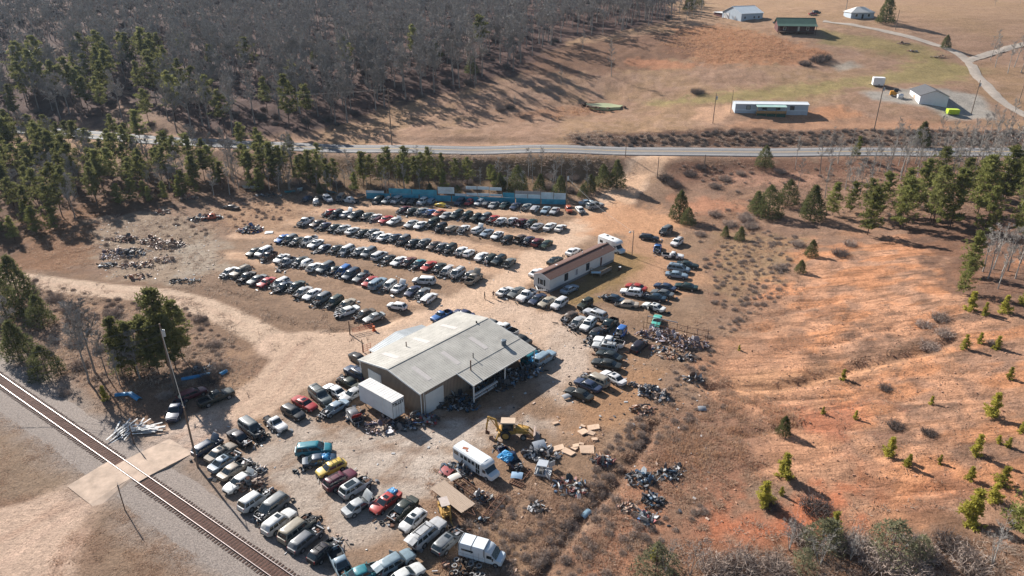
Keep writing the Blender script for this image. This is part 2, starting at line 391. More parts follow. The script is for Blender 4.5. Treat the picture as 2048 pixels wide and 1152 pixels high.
# dirt roads
area([(360,560),(440,545),(560,600),(700,648),(650,664),(560,652),(470,605),(400,585)], ph(156, 128, 106), 1.5, 3, .9)
path([(1310,312),(1300,325),(1275,352),(1245,385),(1215,418),(1150,460),(1080,520),(1000,575),(930,612),(860,640),(790,665),(730,690)], 9.5, ph(240, 204, 174), 1.5, 2, .97)
path([(1330,318),(1290,340),(1260,372),(1235,405),(1190,440)], 6.8, ph(244, 200, 164), 1.2, 1.3, .95)
area([(1180,420),(1240,405),(1330,420),(1400,450),(1330,470),(1230,470),(1160,470)], ph(226, 172, 132), 3, 5, .85)
RD1 = [(-60,552),(60,563),(200,580),(330,592),(400,610),(470,640),(530,672),(580,700)]
path(RD1, 11, ph(146, 118, 96), 1.5, 2, .7); path(RD1, 6.2, ph(228, 198, 172), .4, .25, 1.0); path(RD1, .8, ph(214, 180, 156), .5, .5, .6)
path([(560,690),(640,690),(720,690)], 9, ph(236, 202, 176), 1.5, 1.5, .97)
area([(540,670),(640,660),(740,665),(800,650),(850,640),(860,660),(720,700),(720,730),(640,770),(600,780),(540,830),(480,850),(420,860),(330,890),(250,930),(240,900),(330,860),(440,800),(510,760),(540,720)], ph(226, 194, 168), .6, .7, .98)
area([(250,905),(330,880),(390,905),(330,940),(250,975),(195,985),(170,975)], ph(224, 200, 184), 1, 1, .9); path([(150,1010),(215,968),(300,920),(400,868)], 9.5, ph(226, 202, 184), 1.5, 1, .8)
area([(-80,1030),(60,1000),(150,955),(215,975),(215,1010),(190,1050),(155,1120),(150,1200),(-100,1200)], ph(226, 194, 170), .6, .7, .98)
path([(220,985),(120,1020),(40,1060),(-40,1100)], 1.0, ph(196, 160, 138), .7, .6, .6); path([(225,1000),(170,1060),(120,1120),(100,1180)], 1.0, ph(196, 158, 136), .7, .6, .6); path([(200,1000),(90,1060),(0,1130)], .9, ph(236, 200, 176), .7, .6, .6)
for l in ([(600,690),(520,780),(430,840),(300,900),(180,970),(40,1060)], [(620,705),(545,800),(460,850),(330,915),(205,985),(140,1100)]):
    path(l, .9, ph(206, 170, 146), .6, .8, .55)
for l in ([(520,960),(620,880),(700,850)], [(560,940),(640,900),(760,890),(860,900)], [(700,900),(800,870),(870,850)], [(760,960),(820,900),(840,870)], [(640,990),(720,960),(840,960)]):
    path(l, .6, ph(168, 140, 118), .4, .7, .6); path([(u + 14, v + 8) for u, v in l], .6, ph(160, 132, 112), .4, .7, .5)
# left bottom grass, ballast shoulders
area([(-100,850),(60,850),(190,950),(120,975),(0,1010),(-100,1030)], ph(164, 140, 118), 3, 6, .9)
area([(160,1200),(170,1060),(230,1020),(330,1060),(420,1130),(470,1200)], ph(162, 136, 114), 3, 6, .9)
area([(270,1040),(340,1060),(420,1140),(380,1152)], ph(202, 158, 130), 3, 5, .6)
RA, RB = P(18, 775, 0)[:2], P(556.6, 1152, 0)[:2]
RD = (RB - RA) / np.linalg.norm(RB - RA); RN = np.array([-RD[1], RD[0]])
R0 = RA - RD * 60; R1 = RB + RD * 60
path([R0, R1], 13, ph(168, 150, 136), 2, 2.5, .85, True)
path([R0, R1], 8.6, ph(172, 158, 148), 1, 1.5, .95, True)
path([P(240,955)[:2], P(300,915)[:2]], 6, ph(214, 192, 176), 1, .8, .9, True)
# land as a mesh with its colours
def grid_mesh(name, nx, ny, X, Y, Z, Cl, m, alpha):
    me = bpy.data.meshes.new(name)
    me.vertices.add(len(X)); co = np.stack([X, Y, Z], -1).astype(np.float32); me.vertices.foreach_set("co", co.ravel())
    i = np.arange(nx * ny).reshape(ny, nx)
    q = np.stack([i[:-1, :-1], i[:-1, 1:], i[1:, 1:], i[1:, :-1]], -1).reshape(-1, 4)
    me.loops.add(q.size); me.loops.foreach_set("vertex_index", q.ravel().astype(np.int32))
    me.polygons.add(len(q)); me.polygons.foreach_set("loop_start", np.arange(0, q.size, 4, dtype=np.int32)); me.polygons.foreach_set("loop_total", np.full(len(q), 4, np.int32))
    a = me.color_attributes.new("Col", 'FLOAT_COLOR', 'POINT')
    a.data.foreach_set("color", np.concatenate([Cl, alpha[:, None]], 1).astype(np.float32).ravel())
    me.materials.append(m); me.update(calc_edges=True); me.validate(); me.shade_smooth()
    return me
def ground_mat(name, fine=5.0, bump=.65, v1=.17, v2=.30):
    m = bpy.data.materials.new(name); m.use_nodes = True; nt = m.node_tree; L = nt.links.new; b = nt.nodes["Principled BSDF"]
    b.inputs["Roughness"].default_value = .95; b.inputs["Specular IOR Level"].default_value = .1
    at = nt.nodes.new("ShaderNodeAttribute"); at.attribute_name = "Col"
    tc = nt.nodes.new("ShaderNodeTexCoord"); out = at.outputs["Color"]
    for sc, v, det in ((.35, v1, 6), (fine, v2, 4), (1.3, v1, 5)):
        no = nt.nodes.new("ShaderNodeTexNoise"); no.inputs["Scale"].default_value = sc; no.inputs["Detail"].default_value = det; no.inputs["Roughness"].default_value = .7
        L(tc.outputs["Object"], no.inputs["Vector"])
        mr = nt.nodes.new("ShaderNodeMapRange"); mr.inputs[1].default_value = .3; mr.inputs[2].default_value = .7; mr.inputs[3].default_value = 1 - v; mr.inputs[4].default_value = 1 + v; mr.clamp = False
        L(no.outputs[0], mr.inputs[0])
        mm = nt.nodes.new("ShaderNodeVectorMath"); mm.operation = 'SCALE'; L(out, mm.inputs[0]); L(mr.outputs[0], mm.inputs["Scale"]); out = mm.outputs[0]
    sp = nt.nodes.new("ShaderNodeTexNoise"); sp.inputs["Scale"].default_value = 1.9; sp.inputs["Detail"].default_value = 3; L(tc.outputs["Object"], sp.inputs["Vector"])
    sr = nt.nodes.new("ShaderNodeMapRange"); sr.inputs[1].default_value = .58; sr.inputs[2].default_value = .70; sr.inputs[3].default_value = 1; sr.inputs[4].default_value = .62; L(sp.outputs[0], sr.inputs[0])
    mm = nt.nodes.new("ShaderNodeVectorMath"); mm.operation = 'SCALE'; L(out, mm.inputs[0]); L(sr.outputs[0], mm.inputs["Scale"]); out = mm.outputs[0]
    mpg = nt.nodes.new("ShaderNodeMapping"); mpg.inputs["Rotation"].default_value = (0, 0, -.42); mpg.inputs["Scale"].default_value = (.16, 1.0, 1)
    L(tc.outputs["Object"], mpg.inputs[0]); rl = nt.nodes.new("ShaderNodeTexNoise"); rl.inputs["Scale"].default_value = .55; rl.inputs["Detail"].default_value = 7; rl.inputs["Roughness"].default_value = .7; rl.inputs["Distortion"].default_value = .8; L(mpg.outputs[0], rl.inputs["Vector"])
    rr_ = nt.nodes.new("ShaderNodeMapRange"); rr_.inputs[1].default_value = .40; rr_.inputs[2].default_value = .53; rr_.inputs[3].default_value = .62; rr_.inputs[4].default_value = 1.10; L(rl.outputs[0], rr_.inputs[0])
    rm_ = nt.nodes.new("ShaderNodeMix"); rm_.data_type = 'FLOAT'; rm_.inputs[2].default_value = 1.0; L(at.outputs["Alpha"], rm_.inputs[0]); L(rr_.outputs[0], rm_.inputs[3])
    mm = nt.nodes.new("ShaderNodeVectorMath"); mm.operation = 'SCALE'; L(out, mm.inputs[0]); L(rm_.outputs[0], mm.inputs["Scale"]); out = mm.outputs[0]
    L(out, b.inputs["Base Color"])
    nb = nt.nodes.new("ShaderNodeTexNoise"); nb.inputs["Scale"].default_value = 1.6; nb.inputs["Detail"].default_value = 8; nb.inputs["Roughness"].default_value = .75
    L(tc.outputs["Object"], nb.inputs["Vector"])
    bp = nt.nodes.new("ShaderNodeBump"); bp.inputs["Strength"].default_value = bump; bp.inputs["Distance"].default_value = .5
    ha = nt.nodes.new("ShaderNodeMath"); ha.operation = 'MULTIPLY_ADD'; L(rl.outputs[0], ha.inputs[0]); L(at.outputs["Alpha"], ha.inputs[1]); L(nb.outputs[0], ha.inputs[2])
    L(ha.outputs[0], bp.inputs["Height"]); L(bp.outputs[0], b.inputs["Normal"])
    return m
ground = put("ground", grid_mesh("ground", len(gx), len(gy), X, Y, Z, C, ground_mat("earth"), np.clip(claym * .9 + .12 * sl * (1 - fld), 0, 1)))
tag(ground, kind="structure")
# ------------------------------------------------------------------ highway with shoulders and markings
m_asph = mat("asphalt", (.155, .15, .15), .9, .12, .6, bump=.1)
m_yel = mat("yellow_line", (.62, .38, .10), .7, .15, 3)
m_wht = mat("white_line", (.62, .60, .58), .7, .15, 3)
def strip(name, o0, o1, dz, m, lab=None, thick=False):
    b = MB(); n = len(hx)
    rings = []
    for i in range(n):
        r = [(hx[i] + nx_[i] * o, hy[i] + ny_[i] * o, hz[i] + dz) for o in (o0, o1)]
        if thick: r += [(hx[i] + nx_[i] * (o1 + .9), hy[i] + ny_[i] * (o1 + .9), hz[i] - 1.4), (hx[i] + nx_[i] * (o0 - .9), hy[i] + ny_[i] * (o0 - .9), hz[i] - 1.4)]
        rings.append(r)
    b.loft(rings, 0, cap=False, closed=thick)
    return tag(b.build(name, m), kind="structure")
m_asph = MATS['asphalt']
strip("highway", -5.0, 5.0, 0, m_asph, thick=True)
strip("highway_marking", -3.75, -3.55, .012, m_wht); strip("highway_marking", 3.55, 3.75, .012, m_wht)
strip("highway_marking", -.28, -.12, .012, m_yel); strip("highway_marking", .12, .28, .012, m_yel)
# ------------------------------------------------------------------ lane round the far houses
m_lane = mat("pale_gravel", ph(206, 190, 174), .95, .15, .5, bump=.3)
def ribbon(name, pts, w, m, dz=.06, n=60):
    c = GP(pts); t = np.linspace(0, len(c) - 1, n); x = np.interp(t, range(len(c)), c[:, 0]); y = np.interp(t, range(len(c)), c[:, 1])
    k = np.ones(5) / 5; x = np.convolve(np.pad(x, 2, 'edge'), k, 'valid'); y = np.convolve(np.pad(y, 2, 'edge'), k, 'valid')
    dx = np.gradient(x); dy = np.gradient(y); l = np.hypot(dx, dy) + 1e-9; rr = []
    for i in range(n):
        r = []
        for o in (-.5, -.25, 0, .25, .5):
            px, py = x[i] - dy[i] / l[i] * w * o, y[i] + dx[i] / l[i] * w * o
            r.append((px, py, h1(px, py) + dz + .12 * (1 - abs(o) * 2)))
        rr.append(r)
    b = MB(); b.loft(rr, 0, cap=False, closed=False); return tag(b.build(name, m, smooth=60), kind="structure")
ribbon("gravel_lane", [(1640,43),(1700,50),(1760,60),(1820,74),(1880,92),(1920,110),(1942,128),(1952,150),(1975,175),(2005,205),(2060,235),(2120,255)], 4.5, m_lane, .14)
ribbon("gravel_lane", [(1935,122),(1975,110),(2010,98),(2060,86)], 4.0, m_lane, .17)
# pond
pb = MB(); pc = G(1208, 212)
pts = [G(u, v) for u, v in [(1172,208),(1180,202),(1205,200),(1230,204),(1246,212),(1240,219),(1215,222),(1188,219),(1176,214)]]
pz = float(np.mean([p.z for p in pts])) + .25
pb.add([(p.x, p.y, pz) for p in pts] + [(p.x, p.y, pz - 1.5) for p in pts], [tuple(range(9))] + [(i, (i + 1) % 9, 9 + (i + 1) % 9, 9 + i) for i in range(9)])
tag(pb.build("pond_water", mat("pond_green", (.36, .39, .22), .3, .15, .15, spec=.5)), kind="structure")
# mud rim round the pond
rb = MB()
for k in range(2):
    ring = []
for i in range(9):
    a, b_ = pts[i], pts[(i + 1) % 9]
    for t in np.linspace(0, 1, 6)[:-1]:
        p = a.lerp(b_, t); o = (p - pc); o.z = 0; o.normalize(); q = p + o * 1.2
        if rnd.random() < (.9 if o.y > 0 else .35): rb.box((q.x, q.y, pz + .0), (1.5, .9, .3 + .3 * rnd.random()), 0, rz=rnd.random() * 3)
tag(rb.build("pond_bank", mat("dark_mud", ph(112, 84, 66), .95, .3, 2)), kind="structure")
# ------------------------------------------------------------------ railway
def rp(a, o, z): q = RA + RD * a + RN * o; return (q[0], q[1], z)
m_bal = mat("ballast_stone", ph(168, 154, 144), .95, .5, 5, bump=.9)
rlen = float(np.linalg.norm(R1 - R0))
bm_ = MB(); rr = []
for a in np.arange(-60, rlen - 60, 1.2):
    j = lambda: rnd.uniform(-.12, .12)
    rr.append([rp(a, -4.2 + j(), -.05), rp(a, -2.9 + j(), .14 + j() * .3), rp(a, -1.7, .26), rp(a, 0, .27), rp(a, 1.7, .26), rp(a, 2.9 + j(), .14 + j() * .3), rp(a, 4.2 + j(), -.05)])
bm_.loft(rr, 0, cap=False, closed=False)
tag(bm_.build("ballast", m_bal, smooth=60), kind="structure")
trk = thing("railway_track", "single railway track crossing the lower left corner, two shiny rails on dark sleepers", "railway", rp(0, 0, 0))
m_rail = mat("rail_steel", (.30, .245, .235), .42, .2, 2, metal=.35)
m_rust = mat("rail_rust", ph(96, 64, 52), .9, .3, 3)
for o in (-.753, .753):
    b = MB()
    b.loft([[Vector(rp(a, o + dx, z)) - trk.location for dx, z in ((-.07, .30), (-.02, .33), (-.02, .42), (-.036, .43), (-.036, .475), (.036, .475), (.036, .43), (.02, .42), (.02, .33), (.07, .30))] for a in (-60, rlen - 60)], 0, mf=lambda j, i: 0 if i == 4 else 1)
    b.build("rail", [m_rail, m_rust], trk)
m_tie = mat("sleeper_wood", ph(92, 68, 58), .95, .35, 2.5)
tm = MB(); tm.box((0, 0, 0), (.24, 2.6, .2)); tme = tm.mesh("sleeper", [m_tie])
ang = math.atan2(RD[1], RD[0]); rest = MB(); cnt = 0
ca, sa_ = np.cos(0), 0
for a in np.arange(rlen - 72, -60, -.54):
    q = Vector(rp(a, rnd.uniform(-.05, .05), .215))
    u_in = q.y > 56 and a < 92
    if abs(a - float(np.dot(P(285, 935)[:2] - RA, RD))) < 3.2: continue
    if u_in and cnt < 99:
        put("sleeper", tme, trk, q - trk.location, (0, 0, ang + rnd.uniform(-.03, .03))); cnt += 1
    else: rest.box(q - trk.location, (.24, 2.6, .2), 0, rz=ang)
tag(rest.build("sleeper_run", m_tie, trk), kind="stuff")
# brown infill of oily ballast between the rails
b = MB(); b.loft([[rp(a, o, .285 + rnd.uniform(0, .035)) for o in (-.68, -.3, 0, .3, .68)] for a in np.arange(-60, rlen - 60, .5)], 0, cap=False, closed=False)
tag(b.build("ballast", mat("oily_ballast", ph(118, 86, 74), .95, .4, 5, bump=.6)), kind="structure")
# crossing pavement
cx = float(np.dot(P(285, 935)[:2] - RA, RD))
b = MB()
for o0, o1 in ((-6.5, -.86), (-.62, .62), (.86, 7.5)):
    b.loft([[rp(cx + a + (o0 * .25 if o0 < -6 else 0), o, .45 - max(0, abs(o) - 1.6) * .075) for o in np.linspace(o0, o1, 5)] + [rp(cx + a, o1, -.1), rp(cx + a, o0, -.1)] for a in (-3.0, -1, 1, 3.0)], 0)
tag(b.build("crossing_pavement", mat("old_tarmac", ph(220, 194, 172), .95, .26, .6, bump=.3)), kind="structure")
# ------------------------------------------------------------------ cars
m_paint = mat("car_paint", (.62, .60, .57), .42, 0, 1.3, coat=.25, objcol=True, col2=(1, 1, 1), bump=.06)
m_faded = mat("faded_paint", (.45, .42, .38), .65, 0, 1.8, objcol=True, col2=(1.05, 1.02, 1), bump=.08)
m_trim = mat("black_trim", (.022, .022, .024), .7, .3, 4)
m_glass = mat("car_glass", (.018, .026, .03), .07, .2, 1, spec=.7)
m_tyre = mat("tyre_rubber", (.025, .024, .024), .85, .3, 5)
m_rim = mat("alloy_rim", (.36, .36, .37), .4, .2, 4, metal=.6)
m_lamp = mat("head_lamp_glass", (.62, .62, .6), .15, .1, 3, spec=.7)
m_red = mat("tail_lamp_red", (.3, .015, .015), .25, .2, 3)
m_bay = mat("engine_bay_dark", (.03, .03, .032), .8, .4, 3)
m_alu = mat("dull_metal", (.30, .30, .31), .5, .3, 4, metal=.4)
m_rusty = mat("rusty_metal", ph(120, 84, 66), .9, .35, 4)
m_int = mat("cloth_interior", (.10, .095, .09), .9, .3, 3)
SPEC = {  # L W H belt hoodfront hoodrear  xw  xrf  xrr  xrg deck wheel
 's': (4.8, 1.80, 1.42, .93, .74, .95, 1.05, .35, -.95, -1.62, .96, .32),
 'S': (5.2, 1.88, 1.45, .95, .76, .96, 1.10, .35, -1.05, -1.70, .98, .33),
 'c': (4.5, 1.76, 1.32, .88, .68, .90, .85, .10, -.90, -1.80, .92, .32),
 'h': (4.1, 1.70, 1.50, .95, .80, .98, 1.00, .35, -1.45, -1.92, None, .31),
 'w': (4.7, 1.78, 1.48, .95, .76, .96, 1.10, .42, -1.85, -2.22, None, .32),
 'u': (4.65, 1.85, 1.74, 1.08, .95, 1.08, .95, .40, -1.90, -2.20, None, .37),
 'U': (5.3, 1.98, 1.88, 1.15, 1.05, 1.16, 1.15, .62, -2.25, -2.52, None, .39),
 'v': (5.0, 1.94, 1.76, 1.02, .80, 1.03, 1.50, .65, -2.05, -2.38, None, .34),
 'j': (3.9, 1.72, 1.80, 1.10, 1.02, 1.10, .45, .25, -1.75, -1.85, None, .39),
 'p': (5.6, 1.95, 1.80, 1.12, 1.02, 1.14, 1.10, .55, -.55, -.72, 1.12, .39),
 'P': (5.0, 1.76, 1.62, 1.00, .90, 1.02, .95, .45, -.30, -.48, 1.0, .35),
}
KIND = {'s': ('sedan', 'car'), 'S': ('sedan', 'car'), 'c': ('coupe', 'car'), 'h': ('hatchback', 'car'), 'w': ('station_wagon', 'car'), 'u': ('suv', 'suv'), 'U': ('large_suv', 'suv'), 'v': ('minivan', 'minivan'), 'j': ('off_roader', 'suv'), 'p': ('pickup_truck', 'pickup truck'), 'P': ('small_pickup', 'pickup truck')}
def wheel_meshes(r, w=.21):
    b = MB(); prof = [(r * .62, -w / 2), (r * .93, -w / 2), (r, -w * .3), (r, w * .3), (r * .93, w / 2), (r * .62, w / 2)]
    n = 16
    b.loft([[(math.cos(2 * math.pi * i / n) * q, y, math.sin(2 * math.pi * i / n) * q) for i in range(n)] for q, y in prof], 0, cap=False)
    t = b.mesh("tyre", [m_tyre], 50)
    b = MB()
    for sgn in (1, -1):
        b.loft([[(math.cos(2 * math.pi * i / n) * q, sgn * y, math.sin(2 * math.pi * i / n) * q) for i in range(n)] for q, y in ((r * .63, w * .48), (r * .56, w * .30), (r * .14, w * .42))], 0, cap=True)
    for i in range(5):
        a = 2 * math.pi * i / 5
        b.bar((math.cos(a) * r * .12, w * .42, math.sin(a) * r * .12), (math.cos(a) * r * .6, w * .42, math.sin(a) * r * .6), .05, .03)
    return t, b.mesh("rim", [m_rim])
WH = {}
CACHE = {}
def car_parts(ty, st, var):
    key = (ty, st, var)
    if key in CACHE: return CACHE[key]
    L, W, Hh, zb, zf, zh, xw, xrf, xrr, xrg, zd, wr = SPEC[ty]
    q = random.Random(sum(map(ord, ty + st)) * 7 + var)
    hw = W / 2; xF, xR = L / 2, -L / 2
    strip = 'e' in st or 'x' in st; nohood = strip or 'u' in st
    bed = ty in 'pP'
    parts = []
    # body shell: rings of a half section, mirrored
    def ztop(x):
        if x > xw: t = (x - xw) / (xF - xw); return zh + (zf - zh) * t ** 1.6
        if zd is not None and x < xrg: t = (xrg - x) / (xrg - xR); return zd - .05 * t * t
        return zb
    xs = [xR, xR + .1, xR + .35, xR + .6, xF - .66]
    if bed: xs += [xR + .09 + .001, xrg - .28, xrg - .279]
    xs += [xrg + .01, xrr, -.15, xrf, xw, xw + .02, (xw + xF) / 2, xF - .45, xF - .22, xF - .219, xF - .08, xF]
    dr = 'd' in st or 'o' in st
    if dr: xs += [-.28, -.279, xw - .25, xw - .249]
    xs = sorted(set(round(x, 4) for x in xs))
    rings = []; info = []
    for x in xs:
        e = abs(x) - (L / 2 - .7); f = 1 - .21 * (max(0, e) / .7) ** 2.1
        w = hw * f; zt = ztop(x); e2 = max(0, abs(x) - (L / 2 - .3)) / .3
        z0 = .24 + .14 * e2; 
        if x >= xF - .001: zt -= .07
        if x <= xR + .001 and zd is None: zt -= .02
        inner = zt
        if nohood and xw + .02 <= x < xF - .219: inner = zt - .30
        if nohood and x >= xF - .219: inner = zt - (.02 if 'u' in st else .25)
        if bed and xR + .09 < x < xrg - .2795: inner = zt - .48
        sx = 0
        if dr and -.2795 < x < xw - .2495: sx = .34
        half = [(.80 * w, z0), (w - .02 - sx, z0 + .13), (w - sx, (z0 + zt) / 2 + .03), (.985 * w - sx, zt - .10), (.93 * w - sx * .4, zt), (.90 * w - sx * .3, zt), (.86 * w - sx * .2, inner)]
        if strip and x > xF - .46: half = [(y * .84, z - (.05 if i > 2 else 0)) for i, (y, z) in enumerate(half)]
        if 'b' in st and bed and x < xrg - .2795: half = [(min(y, .46), min(z, .66)) for y, z in half]; inner = .66; zt = .66
        ring = [(x, y, z) for y, z in half] + [(x, 0, inner + (.03 if inner == zt else 0))] + [(x, -y, z) for y, z in reversed(half)]
        rings.append(ring)
    def mf(j, i):
        if j == -1: return 0
        if j == -2: return 1 if strip else 0
        if i in (0, 13) or i == 14: return 1
        x0, x1 = xs[j], xs[j + 1]; xm = (x0 + x1) / 2
        if i in (5, 6, 7, 8) and ((nohood and xw + .01 < xm < xF - .1) or (bed and xR + .08 < xm < xrg - .278)): return 2
        if dr and -.28 < xm < xw - .249 and i in (1, 2, 3, 10, 11, 12): return 3
        if strip and xm > xF - .46: return 2
        return 0
    b = MB(); b.loft(rings, 0, mf=mf)
    # wheel openings and front/rear dark trim
    xa = [L * .295 + .05, -L * .285]
    for x in xa:
        for s in (1, -1):
            n = 14
            b.add([(x + math.cos(2 * math.pi * i / n) * (wr + .075), s * (hw + .003), wr + .02 + math.sin(2 * math.pi * i / n) * (wr + .075)) for i in range(n)], [tuple(range(n)) if s < 0 else tuple(range(n - 1, -1, -1))], 1)
    if not strip:
        b.box((xF - .02, 0, .55), (.1, W * .5, .15), 1); b.box((xF - .03, 0, .36), (.09, W * .62, .12), 1)
    b.box((xR + .02, 0, .38), (.1, W * .7, .1), 1)
    parts.append(("body", b.mesh("body", [m_faded if q.random() < .25 else m_paint, m_trim, m_bay, m_int], 38), (0, 0, 0), (0, 0, 0), True))
    # cabin
    b = MB(); zr = Hh; wb, wm, wt = hw * .93, hw * .80, hw * .66
    dz = zr - zb
    def cr(z, xr_, xf_, w, c=0): 
        xm_ = (xr_ + xf_) / 2
        return [(xr_, -w * .94, z), (xm_, -w, z), (xf_, -w * .94, z), (xf_ + c, 0, z), (xf_, w * .94, z), (xm_, w, z), (xr_, w * .94, z), (xr_ - c, 0, z)]
    A = cr(zb - .02, xrg, xw, wb, .06); B_ = cr(zb + dz * .84, xrr - .03, xrf + .05, wm, .03); T = cr(zr - .015, xrr + .08, xrf - .1, wt, .0); T2 = cr(zr + .01, xrr + .4, xrf - .35, wt * .5, 0)
    b.loft([A, B_, T, T2], 0, cap=True)
    parts.append(("cabin", b.mesh("cabin", [m_paint], 50), (0, 0, 0), (0, 0, 0), True))
    # glazing, 1.2 cm proud of the cabin
    def pane(mb, c00, c10, c11, c01, u0, u1, v0, v1, off=.014):
        c00, c10, c11, c01 = map(Vector, (c00, c10, c11, c01))
        f = lambda u, v: (c00 * (1 - u) + c10 * u) * (1 - v) + (c01 * (1 - u) + c11 * u) * v
        n = (c10 - c00).cross(c01 - c00).normalized() * off
        mb.quad(f(u0, v0) + n, f(u1, v0) + n, f(u1, v1) + n, f(u0, v1) + n)
    if 'x' not in st:
        g = MB()
        pane(g, A[2], A[3], B_[3], B_[2], .08, 1, .04, .98); pane(g, A[3], A[4], B_[4], B_[3], 0, .92, .04, .98)
        parts.append(("windshield", g.mesh("windshield", [m_glass]), (0, 0, 0), (0, 0, 0), False))
        if 'g' not in st:
            g = MB()
            v0 = .08 if zd is not None else .12
            pane(g, A[6], A[7], B_[7], B_[6], .1, 1, v0, .95); pane(g, A[7], A[0], B_[0], B_[7], 0, .9, v0, .95)
            parts.append(("rear_window", g.mesh("rear_window", [m_glass]), (0, 0, 0), (0, 0, 0), False))
    def side(a0, a1, b0, b1, cuts):
        g = MB()
        for u0, u1 in cuts: pane(g, a0, a1, b1, b0, u0, u1, .12, .90)
        return g.mesh("side_window", [m_glass if 'x' not in st else m_bay])
    long_ = ty in 'uUvwj'
    cr_, cf_ = ([(.06, .46), (.52, .97)] if long_ else [(.14, .95)]), [(.05, .86)]
    if bed: cr_, cf_ = ([(.25, .95)] if var % 2 else []), [(.05, .86)]
    for s in (1, -1):
        if s < 0: a = [(A[0], A[1], B_[0], B_[1], cr_), (A[1], A[2], B_[1], B_[2], cf_)]
        else: a = [(A[4], A[5], B_[4], B_[5], [(1 - c1, 1 - c0) for c0, c1 in cf_]), (A[5], A[6], B_[5], B_[6], [(1 - c1, 1 - c0) for c0, c1 in cr_])]
        for a0, a1, b0, b1, cuts in a:
            if cuts: parts.append(("side_window", side(a0, a1, b0, b1, cuts), (0, 0, 0), (0, 0, 0), False))
    # hood
    if not nohood or 'u' in st:
        g = MB(); hl = xF - .12 - xw
        rr = []
        for t in (0, .03, .35, .7, .95, 1):
            x = xw + .02 + hl * t; e = abs(x) - (L / 2 - .7); f = 1 - .21 * (max(0, e) / .7) ** 2.1
            y = hw * .9 * f; z = ztop(x) + (.012 if 0 < t < 1 else -.03)
            rr.append([(hl * t, -y, z - zh), (hl * t, -y * .92, z - zh + .02), (hl * t, 0, z - zh + .045), (hl * t, y * .92, z - zh + .02), (hl * t, y, z - zh), (hl * t, 0, z - zh - .02)])
        g.loft(rr, 0)
        parts.append(("hood", g.mesh("hood", [m_paint], 40), (xw + .02, 0, zh), (0, -R(62) if 'u' in st else 0, 0), True))
    if nohood:
        g = MB()
        for k in range(9 if strip else 6):
            x = q.uniform(xw + .15, xF - .3); z = ztop(x) - q.uniform(.12, .26)
            g.box((x, q.uniform(-.5, .5) * W * .7, z), (q.uniform(.15, .5), q.uniform(.12, .45), q.uniform(.1, .28)), q.choice([0, 0, 1, 1, 2]), rz=q.uniform(0, 3))
        if strip:
            for k in range(7):
                g.bar((xF - q.uniform(.1, .5), q.uniform(-.8, .8), q.uniform(.3, .8)), (xF + q.uniform(-.1, .35), q.uniform(-.9, .9), q.uniform(.2, .75)), q.uniform(.04, .12), None, q.choice([0, 1, 1, 2]))
            g.box((xF - .28, 0, .55), (.08, W * .62, .4), 0); g.bar((xF - .2, -W * .4, .78), (xF - .2, W * .4, .76), .07, .06, 1)
        parts.append(("engine", g.mesh("engine", [m_bay, m_alu, m_rusty]), (0, 0, 0), (0, 0, 0), False))
    # rear lid or tailgate standing open
    if 't' in st:
        g = MB()
        if zd is not None and not bed:
            l = xrg - xR - .1; g.loft([[(-t * l, -hw * .8, 0), (-t * l, 0, .03), (-t * l, hw * .8, 0), (-t * l, 0, -.03)] for t in (0, .5, 1)], 0)
            parts.append(("trunk_lid", g.mesh("trunk_lid", [m_paint]), (xrg - .02, 0, zd + .03), (0, R(58), 0), True))
            d = MB(); d.box(((xrg + xR) / 2, 0, zd + .028), (l * .86, W * .72, .02)); parts.append(("trunk_floor", d.mesh("trunk_floor", [m_bay]), (0, 0, 0), (0, 0, 0), False))
        else:
            g.loft([[(-t * .95, -hw * .78, 0), (-t * .95, 0, .05), (-t * .95, hw * .78, 0), (-t * .95, 0, -.02)] for t in (0, .5, 1)], 0)
            parts.append(("tailgate", g.mesh("tailgate", [m_paint]), (xrr - .05, 0, Hh - .02), (0, R(-12), 0), True))
            d = MB(); d.box((xR + .05, 0, zb - .2), (.14, W * .66, .5)); parts.append(("cargo_opening", d.mesh("cargo_opening", [m_bay]), (0, 0, 0), (0, 0, 0), False))
    if 'o' in st:
        g = MB(); g.loft([[(-t * 1.05, y, z) for y, z in ((-.03, .28), (.04, .3), (.05, zb * .7), (.02, zb), (-.03, zb))] for t in (0, 1)], 0)
        parts.append(("door", g.mesh("door", [m_paint]), (xw - .25, hw, 0), (0, 0, -R(62)), True))
    # lamps
    for s in (1, -1):
        if not strip:
            g = MB(); g.box((0, 0, 0), (.2, .34, .13), 0, rz=-s * .45); parts.append(("headlight", g.mesh("headlight", [m_lamp]), (xF - .15, s * hw * .66, zf - .14), (0, 0, 0), False))
        if 'b' in st: continue
        g = MB(); g.box((0, 0, 0), (.12, .2, .16 if zd is not None else .38), 0, rz=s * .4); parts.append(("taillight", g.mesh("taillight", [m_red]), (xR + .08, s * hw * .70, (zd or zb) - .2), (0, 0, 0), False))
    if not strip or var % 2:
        for s in (1, -1):
            g = MB(); g.box((0, 0, 0), (.1, .2, .13)); parts.append(("mirror", g.mesh("mirror", [m_paint if var % 2 else m_trim]), (xw - .28, s * (hw + .08), zb + .09), (0, 0, 0), True))
    if 'r' in st:
        g = MB(); g.box((xrf - .45, 0, Hh + .012), (.55, W * .42, .02)); parts.append(("sunroof", g.mesh("sunroof", [m_glass]), (0, 0, 0), (0, 0, 0), False))
    if 'R' in st:
        g = MB(); g.box(((xrf + xrr) / 2 - .1, 0, Hh + .012), (1.5, W * .5, .02)); parts.append(("sunroof", g.mesh("sunroof", [m_glass]), (0, 0, 0), (0, 0, 0), False))
